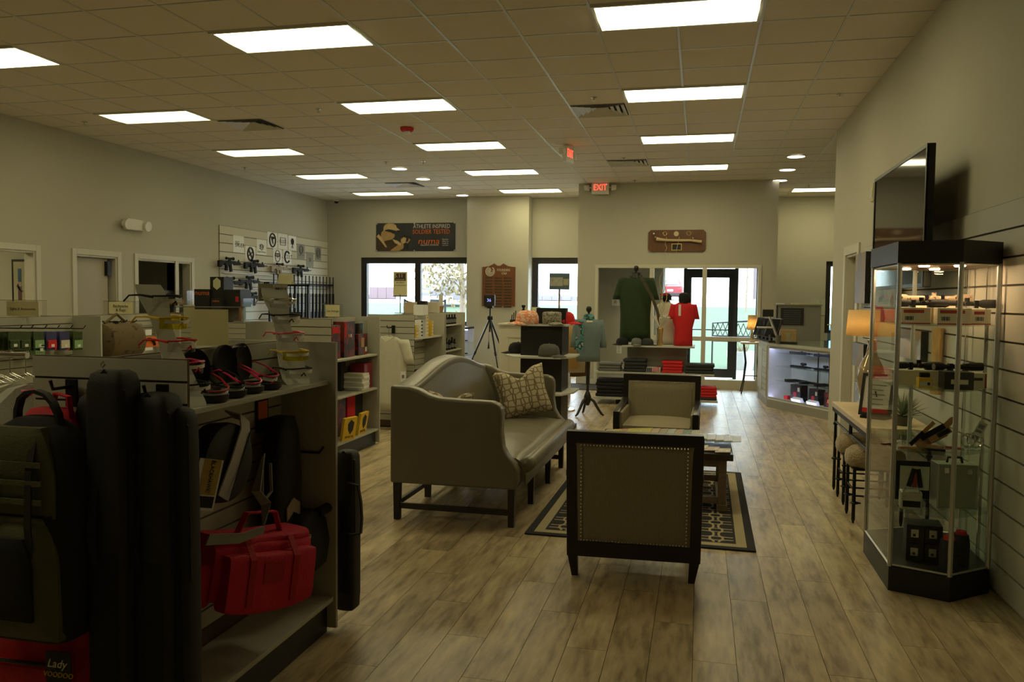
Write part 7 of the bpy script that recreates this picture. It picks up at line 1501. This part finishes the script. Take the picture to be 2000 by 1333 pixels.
# founders plaque
PY = 16.86; a, b_ = ony(942, 598, PY), ony(1007, 522, PY); w, h = b_.x-a.x, b_.z-a.z; t = thing('award_plaque', 'carved walnut Founders Club plaque with rows of nameplates', 'plaque', (a.x, PY-.001, a.z))
B().prism([(0, 0), (w, 0), (w, h), (w*.92, h+.005), (w*.78, h+.02), (w*.64, h+.075), (w*.60, h+.055), (w*.55, h+.03), (w*.5, h+.025), (w*.45, h+.03), (w*.40, h+.055), (w*.36, h+.075), (w*.22, h+.02), (w*.08, h+.005), (0, h)], -.03, 0, 'y').build('board', 'woodv', t, bevel=.004)
MT['nameplate'] = mat('black_nameplate', (.03, .028, .025), .3); me = B().mm(-w*.115, w*.115, -.036, -.03, -.011, .011).mesh('nameplate'); me.materials.append(MT['nameplate'])
rim = B().mm(-w*.118, w*.118, -.033, -.0305, -.0135, .0135).mesh('nameplate_rim'); rim.materials.append(MT['gold'])
for c in range(3):
    for r in range(11): piece('nameplate', me, t, (w*(.21+.285*c), 0, h*.72-r*.0605)); piece('nameplate_rim', rim, t, (w*(.21+.285*c), 0, h*.72-r*.0605))
for r in (.095, .068, .04, .015):
    b = B(); b.tube([(w*.24+r*math.cos(q), -.033, h*.885+r*math.sin(q)) for q in [2*PI*k/24*.9+r*20 for k in range(24)]], .008, 5); b.build('swirl_emblem', 'labelw', t)
text('lettering', 'FOUNDERS', .07, 'labelw', t, (w*.65, -.032, h*.92), sx=.8); text('lettering', 'Club', .075, 'labelw', t, (w*.66, -.032, h*.84), shear=.4, sx=.8)
# walnut board with bone handle
a, b_ = ony(1266, 492, VY), ony(1379, 449, VY); w, h = b_.x-a.x, b_.z-a.z; t = thing('trophy_board', 'walnut board with a bone staff and brass rings over the entrance', 'plaque', (a.x, VY, a.z)); n = .045
B().prism([(n, 0), (w-n, 0), (w-n*.5, n*.5), (w, n), (w, h-n), (w-n*.5, h-n*.5), (w-n, h), (n, h), (n*.5, h-n*.5), (0, h-n), (0, n), (n*.5, n*.5)], -.035, 0, 'y').build('board', 'wood', t, bevel=.004)
MT['bone'] = mat('pale_bone', (.55, .42, .24), .5, var=.15); V = lambda px, py: ((px-312)/1430*w, (800-py)/575*h)
x = [V(*q) for q in ((515, 470), (640, 490), (800, 505), (1100, 510), (1350, 510), (1480, 525), (1640, 550))]; b = B(); b.tube([(q[0], -.075, q[1]) for q in x], .02, 10, [.038, .028, .024, .024, .022, .024, .028]); b.build('bone_staff', 'bone', t, smooth=True)
for px, py in ((490, 410), (1425, 440), (1430, 490)): q = V(px, py); B().tube([(q[0], -.03, q[1]), (q[0], -.1, q[1]-.01)], .012, 8).build('peg', 'bone', t)
for px in (730, 1325): q = V(px, 325); b = B(); b.tube([(q[0]+.034*math.cos(k*PI/10), -.04, q[1]+.034*math.sin(k*PI/10)) for k in range(21)], .009, 6); b.build('brass_ring', 'gold', t, smooth=True)
q = V(1010, 330); b = B(); b.tube([(q[0], -.05, q[1]), (q[0], -.035, q[1])], .045, 16); b.build('medallion', 'stone', t); q = V(450, 325); B().sphere((q[0], -.045, q[1]), .022, 8).build('knob', 'chrome', t, smooth=True)
q0, q1 = V(900, 770), V(1150, 590); B().mm(q0[0], q1[0], -.04, -.035, q0[1], q1[1]).build('plate_frame', 'gold', t); B().mm(q0[0]+.012, q1[0]-.012, -.043, -.04, q0[1]+.012, q1[1]-.012).build('plate', 'ink', t)
for sx_ in (0, 1):
    px = 760+sx_*330; pts = [V(px+(20*math.sin(k*1.3) if not sx_ else -9*k), 420+48*k) for k in range(14)]; b = B(); b.tube([(p[0], -.08, p[1]) for p in pts], .004, 5); b.build('leather_cord', 'twig', t)
# picture in the office
a = ony(40, 560, 8.98); t = thing('framed_landscape', 'framed landscape picture seen through the far-left office opening', 'picture', (ony(43, 560, 8.98).x, 8.98, ony(43, 590, 8.98).z-.1)); w = ony(58, 560, 8.98).x-ony(26, 560, 8.98).x; h = ony(43, 502, 8.98).z-ony(43, 600, 8.98).z
B().mm(-w/2, w/2, -.03, -.001, 0, h).build('frame', 'dark', t); B().mm(-w/2+.03, w/2-.03, -.033, -.03, .03, h-.03).build('mount_board', 'cream', t)
B().mm(-w/2+.1, w/2-.1, -.035, -.033, .12, h-.12).build('sky_print', mat('blue_sky_print', (.05, .11, .22), .6, var=.5, scale=4), t); B().prism([(-w/2+.1, .12), (w/2-.1, .12), (w/2-.1, .22), (.05, .24), (-.05, .3), (-w/2+.1, .34)], -.037, -.035, 'y').build('mountain_print', mat('purple_mountain', (.12, .05, .06), .6), t); B().mm(-w/2+.1, w/2-.1, -.0355, -.035, .3, .36).build('dawn_print', mat('dawn_pink', (.4, .26, .22), .6), t)
# brand sheets on the rifle slatwall
XS = XL+.0205
def sheet(label, px0, px1, py0, py1, grey, mark):
    a, b_ = onx(px0, (py0+py1)/2, XS), onx(px1, (py0+py1)/2, XS); y0, y1 = sorted((a.y, b_.y)); yc = (y0+y1)/2; px = (px0+px1)/2; z0, z1 = onx(px, py1, XS).z, onx(px, py0, XS).z; w, h = y1-y0, z1-z0
    t = thing('brand_sheet', label, 'poster', (XS, yc, z0), PI/2, 'brand sheets on the rifle slatwall'); B().mm(-w/2, w/2, -.004, 0, 0, h).build('sheet', 'greysheet' if grey else 'paper', t)
    ink = 'inkgrey' if grey else 'ink'; R_ = min(w, h)*.36
    def ring(r, cx=0, cz=h/2, th=.012): b = B(); b.tube([(cx+r*math.cos(q), -.006, cz+r*1.15*math.sin(q)) for q in [2*PI*k/24 for k in range(25)]], th, 5); b.build('ring_mark', ink, t)
    def bar_(x0, x1, z0_, z1_, rot=0.): m_ = Matrix.Translation(((x0+x1)/2, 0, (z0_+z1_)/2)) @ Matrix.Rotation(rot, 4, 'Y'); B().mm(-(x1-x0)/2, (x1-x0)/2, -.007, -.004, -(z1_-z0_)/2, (z1_-z0_)/2, m=m_).build('bar_mark', ink, t)
    if mark == 'sig': text('lettering', 'SIG', .10, ink, t, (-w*.16, -.005, h*.56), shear=.3); text('lettering', 'SAUER', .10, ink, t, (w*.08, -.005, h*.44), shear=.3)
    elif mark == 'cross': ring(R_); bar_(-R_, R_, h/2-.025, h/2+.025, .9); bar_(-R_*.8, R_*.8, h/2-.012, h/2+.012, -.5); ring(R_*.8, th=.006)
    elif mark == 'sw': ring(R_*.45, th=.006); text('lettering', 'SW', .12, ink, t, (0, -.005, h*.5)); text('lettering', 'Smith & Wesson', .045, ink, t, (0, -.005, h*.18))
    elif mark == 'buck': ring(R_, th=.016); b = B(); b.prism([(-.07, h/2+.07), (.06, h/2+.07), (.09, h/2+.03), (.02, h/2+.02), (.04, h/2-.08), (-.0, h/2-.06), (-.03, h/2)], -.007, -.004, 'y'); b.build('head_mark', ink, t)
    elif mark == 'glock': 
        for q in ((-R_, R_, h*.72, h*.75), (-R_, R_, h*.25, h*.28), (-R_, -R_+.02, h*.28, h*.72), (R_-.02, R_, h*.28, h*.72)): bar_(*q)
        text('lettering', 'GLOCK', .085, ink, t, (0, -.005, h*.5)); bar_(-R_*.6, R_*.6, h*.38, h*.40)
    elif mark == 'crest': ring(R_*.5, 0, h*.6, .008); ring(R_*.28, 0, h*.6, .014); bar_(-.015, .015, h*.2, h*.8); bar_(-R_*.8, R_*.8, h*.52, h*.545, .5); bar_(-R_*.8, R_*.8, h*.52, h*.545, -.5); text('lettering', 'FN', .07, ink, t, (0, -.005, h*.18))
    elif mark == 'three': ring(R_, th=.007); [ring(R_*.28, x, h*.58, .007) for x in (-R_*.5, 0, R_*.5)]; bar_(-R_*.7, R_*.7, h*.42, h*.44, .4); bar_(-R_*.7, R_*.7, h*.42, h*.44, -.4); bar_(-R_*.7, R_*.7, h*.47, h*.49)
    elif mark == 'colt': b = B(); b.tube([(-.02+R_*math.cos(q), -.006, h/2+R_*1.1*math.sin(q)) for q in [.7+4.9*k/20 for k in range(21)]], .02, 5); b.build('ring_mark', ink, t); text('lettering', 'COLT', .12, ink, t, (.03, -.005, h*.5), shear=.2)
    elif mark == 'shield': ring(R_*.6, 0, h*.62, .02); bar_(-.03, .03, h*.55, h*.68); text('lettering', 'BERETTA', .055, ink, t, (0, -.005, h*.25))
    elif mark == 'small': ring(.03, th=.006); bar_(-.05, .05, h*.35, h*.37)
    elif mark == 'gear': ring(R_*.9, th=.012); ring(R_*.5, th=.02); bar_(-.02, .02, h*.42, h*.6)
    return t
MT['greysheet'] = mat('grey_card_sheet', (.30, .30, .27), .7)
for q in [('SIG SAUER sheet, leftmost on the rifle wall', 455, 476, 461, 494, 0, 'sig'), ('sheet with a crossed circle, second on the rifle wall', 479, 498, 481, 512, 0, 'cross'), ('Smith and Wesson sheet on the rifle wall', 501, 520, 468, 498, 0, 'sw'), ('sheet with a ringed head mark, upper row of the rifle wall', 522, 541, 454, 485, 0, 'buck'), ('GLOCK sheet, upper row of the rifle wall', 543, 561, 457, 487, 0, 'glock'), ('sheet with a crossed crest, right of the GLOCK sheet', 563, 578, 461, 489, 0, 'crest'), ('sheet with three small rings below the upper row', 533, 550, 487, 514, 0, 'three'), ('COLT sheet below the GLOCK sheet', 553, 569, 489, 516, 0, 'colt'), ('grey sheet with a shield mark right of the crest', 580, 595, 477, 506, 1, 'shield'), ('plain grey sheet with a tiny mark, low on the right', 598, 612, 493, 522, 1, 'small'), ('grey sheet with a gear ring, rightmost on the rifle wall', 615, 627, 481, 509, 1, 'gear')]: sheet(*q)
# rifles on the slatwall
MT['tangun'] = mat('tan_polymer', (.28, .21, .13), .6)
def rifle(label, px, py, L=.8, m='gun', sc=True, mag=True, tilt=0.):
    p = onx(px, py, XL+.1); t = thing('rifle', label, 'rifle', (XL+.10, p.y, p.z), PI/2, 'rifles on the far slatwall')
    R2 = Matrix.Rotation(tilt, 4, 'Y')
    def P(name, pts, hw_, m_=m): B().prism([(a*L, b_) for a, b_ in pts], -hw_, hw_, 'y', m=R2).build(name, m_, t)
    P('stock', [(-.5, -.07), (-.5, .035), (-.47, .04), (-.28, .03), (-.26, .0), (-.36, -.02), (-.44, -.075)], .022); P('receiver', [(-.27, -.035), (-.27, .035), (.06, .04), (.06, -.03)], .024); P('grip', [(-.22, -.03), (-.15, -.03), (-.18, -.13), (-.24, -.125)], .02); P('handguard', [(.06, -.03), (.06, .038), (.32, .03), (.32, -.022)], .028, m if m != 'tangun' else 'tangun'); P('barrel', [(.32, -.006), (.32, .014), (.5, .012), (.5, -.004)], .010, 'gun')
    if mag: P('magazine', [(-.09, -.03), (-.01, -.03), (.02, -.14), (-.055, -.15)], .014)
    if sc: b = B(); b.tube([R2 @ Vector((-.2*L, 0, .085)), R2 @ Vector((-.12*L, 0, .085)), R2 @ Vector((.0*L, 0, .085)), R2 @ Vector((.08*L, 0, .085))], .02, 10, [.026, .018, .018, .03]); b.build('optic', 'gun', t, smooth=True); P('optic_mount', [(-.12, .035), (-.02, .035), (-.03, .07), (-.11, .07)], .012)
    P('front_sight', [(.26, .03), (.31, .03), (.30, .075), (.285, .075)], .008); B().mm(-.03*L, -.0*L, -.03, -.026, -.08, -.01).build('price_tag', 'labelw', t); P('hanger', [(-.02, .0), (.02, .0), (.02, .02), (-.02, .02)], .0, 'blackmetal') if False else B().mm(-.02, .02, .024, .082, -.01, .02).build('wall_bracket', 'blackmetal', t)
    return t
for q in [('scoped rifle at the left of the top row on the rifle wall', 452, 515), ('scoped rifle second in the top row on the rifle wall', 500, 519), ('tan rifle third in the top row on the rifle wall', 549, 525, .8, 'tangun'), ('rifle at the right of the top row on the rifle wall', 590, 528), ('rifle at the left of the second row behind the hexagon carton', 453, 553), ('rifle second in the second row on the rifle wall', 491, 551), ('short rifle in the third row on the rifle wall', 497, 582, .75)]: rifle(*q)
for k, (py, x0, x1, lab) in enumerate(((532, 432, 575, 'upper white ledge under the top row of rifles'), (562, 437, 520, 'lower white ledge under the second row of rifles'))):
    a, b_ = onx(x0, py, XS), onx(x1, py+ (10 if k == 0 else 1), XS); o = B().mm(XS, XS+.05, a.y, b_.y, a.z-.012, a.z).build('wall_ledge', 'white'); tag(o, lab, 'ledge')
# vertical long guns in a wall rack
y0, y1 = onx(524, 560, XS+.1).y, onx(648, 560, XS+.1).y; t = thing('gun_rack', 'black upright gun rack on the right of the rifle wall', 'gun rack', (XS, y0, 0)); zt5 = onx(590, 548, XS+.1).z; zb5 = onx(590, 640, XS+.1).z-.25
B().mm(0, .12, 0, y1-y0, zt5-.1, zt5-.06).build('barrel_bar', 'blackmetal', t); B().mm(0, .25, 0, y1-y0, zb5-.04, zb5).build('butt_shelf', 'dark', t)
N = 17
g0 = None
for k in range(N):
    y = y0+(y1-y0)*(k+.5)/N; lab = 'upright long gun %s in the wall rack' % ('first from the left' if k == 0 else ('last on the right' if k == N-1 else ['second','third','fourth','fifth','sixth','seventh','eighth','ninth','tenth','eleventh','twelfth','thirteenth','fourteenth','fifteenth','sixteenth'][k-1]+' from the left'))
    if g0 is None:
        g0 = thing('long_gun', lab, 'long gun', (XS+.17, y, zb5), 0, 'upright long guns in the wall rack'); H5 = zt5-zb5+.1
        B().prism([(-.05, 0), (.05, 0), (.03, .3), (.0, .36), (-.03, .3)], -.02, .02, 'x').build('stock', 'gun', g0, bevel=.004); B().mm(-.022, .022, -.03, .03, .36, .58).build('receiver', 'gun', g0); B().mm(-.02, .02, -.022, .022, .58, H5*.72).build('fore_end', 'gun', g0, bevel=.006); B().tube([(0, 0, H5*.72), (0, 0, H5)], .012, 8).build('barrel', 'gun', g0); B().mm(-.004, .004, .012, .022, H5-.03, H5).build('front_sight', 'gun', g0)
    else: dup(g0, lab, (XS+.17, y, zb5))
# glazed rifle-accessory rack standing before the wall
YR2 = 13.9; a, b_ = ony(526, 640, YR2), ony(601, 556, YR2); t = thing('glazed_rack', 'tall black-framed glazed rack in front of the upright guns', 'display rack', (a.x, YR2, 0)); w = b_.x-a.x; zt6 = b_.z
for x in (0, w/3, 2*w/3, w): B().mm(x-.018, x+.018, 0, .04, 0, zt6).build('frame_post', 'dark', t)
B().mm(-.018, w+.018, 0, .04, zt6-.035, zt6).build('frame_head', 'dark', t); B().mm(-.018, w+.018, -.2, .25, 0, .06).build('base', 'dark', t)
for k in range(3): B().mm(k*w/3+.018, (k+1)*w/3-.018, .016, .022, .9, zt6-.035).build('pane', 'shopglass', t); B().mm(k*w/3+.018, (k+1)*w/3-.018, .0, .04, .06, .9).build('lower_panel', 'rackgrey', t)
a = ony(558, 555, YR2); t = thing('tent_card', 'blank cream tent card on top of the glazed rack', 'sign', (ony(557, 555, YR2).x, YR2+.02, zt6)); w = ony(571, 545, YR2).x-ony(544, 545, YR2).x; h = ony(557, 535, YR2).z-zt6
B().prism([(-.06, 0), (.0, h), (.06, 0), (.05, 0), (0, h-.02), (-.05, 0)], -w/2, w/2, 'x' ).build('card', 'cream', t)
# low gun counter along the left wall
t = thing('wall_counter', 'greige sales counter below the rifle wall', 'counter', (-7.05, 15.0, 0)); B().mm(-.28, .28, -1.9, 1.9, .08, .96).build('body', 'lam', t); B().mm(-.32, .32, -1.95, 1.95, .96, 1.0).build('worktop', 'lam', t, bevel=.004); B().mm(-.22, .22, -1.9, 1.9, 0, .08).build('kick', 'dark', t)
for k, (px, m, lab) in enumerate(((487, 'signblue', 'blue round pouch on the sales counter below the rifles'), (505, 'cream', 'open cream box on the sales counter below the rifles'), (519, 'blisterdark', 'dark red box on the sales counter below the rifles'))):
    p = ony(px, 640, 13.4); t = rectpack('counter_box', lab, 'box', (max(-7.28, min(-6.85, p.x)), 13.3+.45*k, 1.001), .2*k, .2, .16, .14+.05*(k == 2), m); 
    if k == 1: B().mm(-.1, .1, .07, .08, .14, .34, m=Matrix.Rotation(-.3, 4, 'X')).build('open_lid', 'ink', t)
    else: B().mm(-.06, .06, -.082, -.08, .04, .09).build('label', 'labelw', t)
# lit low showcase under the front window
a = ony(909, 640, 16.6); t = thing('window_showcase', 'cool-lit low showcase under the right end of the wide window', 'display case', (a.x-.35, 16.5, 0)); B().mm(-.5, .5, -.25, .25, 0, .12).build('base', 'dark', t); B().mm(-.5, .5, .22, .25, .12, .95).build('back', 'backlit', t); B().mm(-.5, .5, -.25, .25, .95, .99).build('top', 'dark', t)
B().mm(-.5, .5, -.25, -.244, .12, .95).build('front_pane', 'shopglass', t); B().mm(.494, .5, -.244, .22, .12, .95).build('side_pane', 'shopglass', t); B().mm(-.48, .48, -.2, -.17, .925, .95).build('led_strip', 'led', t); B().mm(-.48, .48, .15, .18, .12, .14).build('led_strip', 'led', t)
for z in (.4, .67): B().mm(-.49, .49, -.2, .2, z, z+.008).build('shelf', 'shelfglass', t)
for z, lab in ((.135, 'pistol on the floor of the window showcase'), (.41, 'pistol on the lower shelf of the window showcase'), (.68, 'pistol on the upper shelf of the window showcase')): handgun(lab, (a.x-.02, 16.5, z+.02), .3, 1., 'pistols in the window showcase')
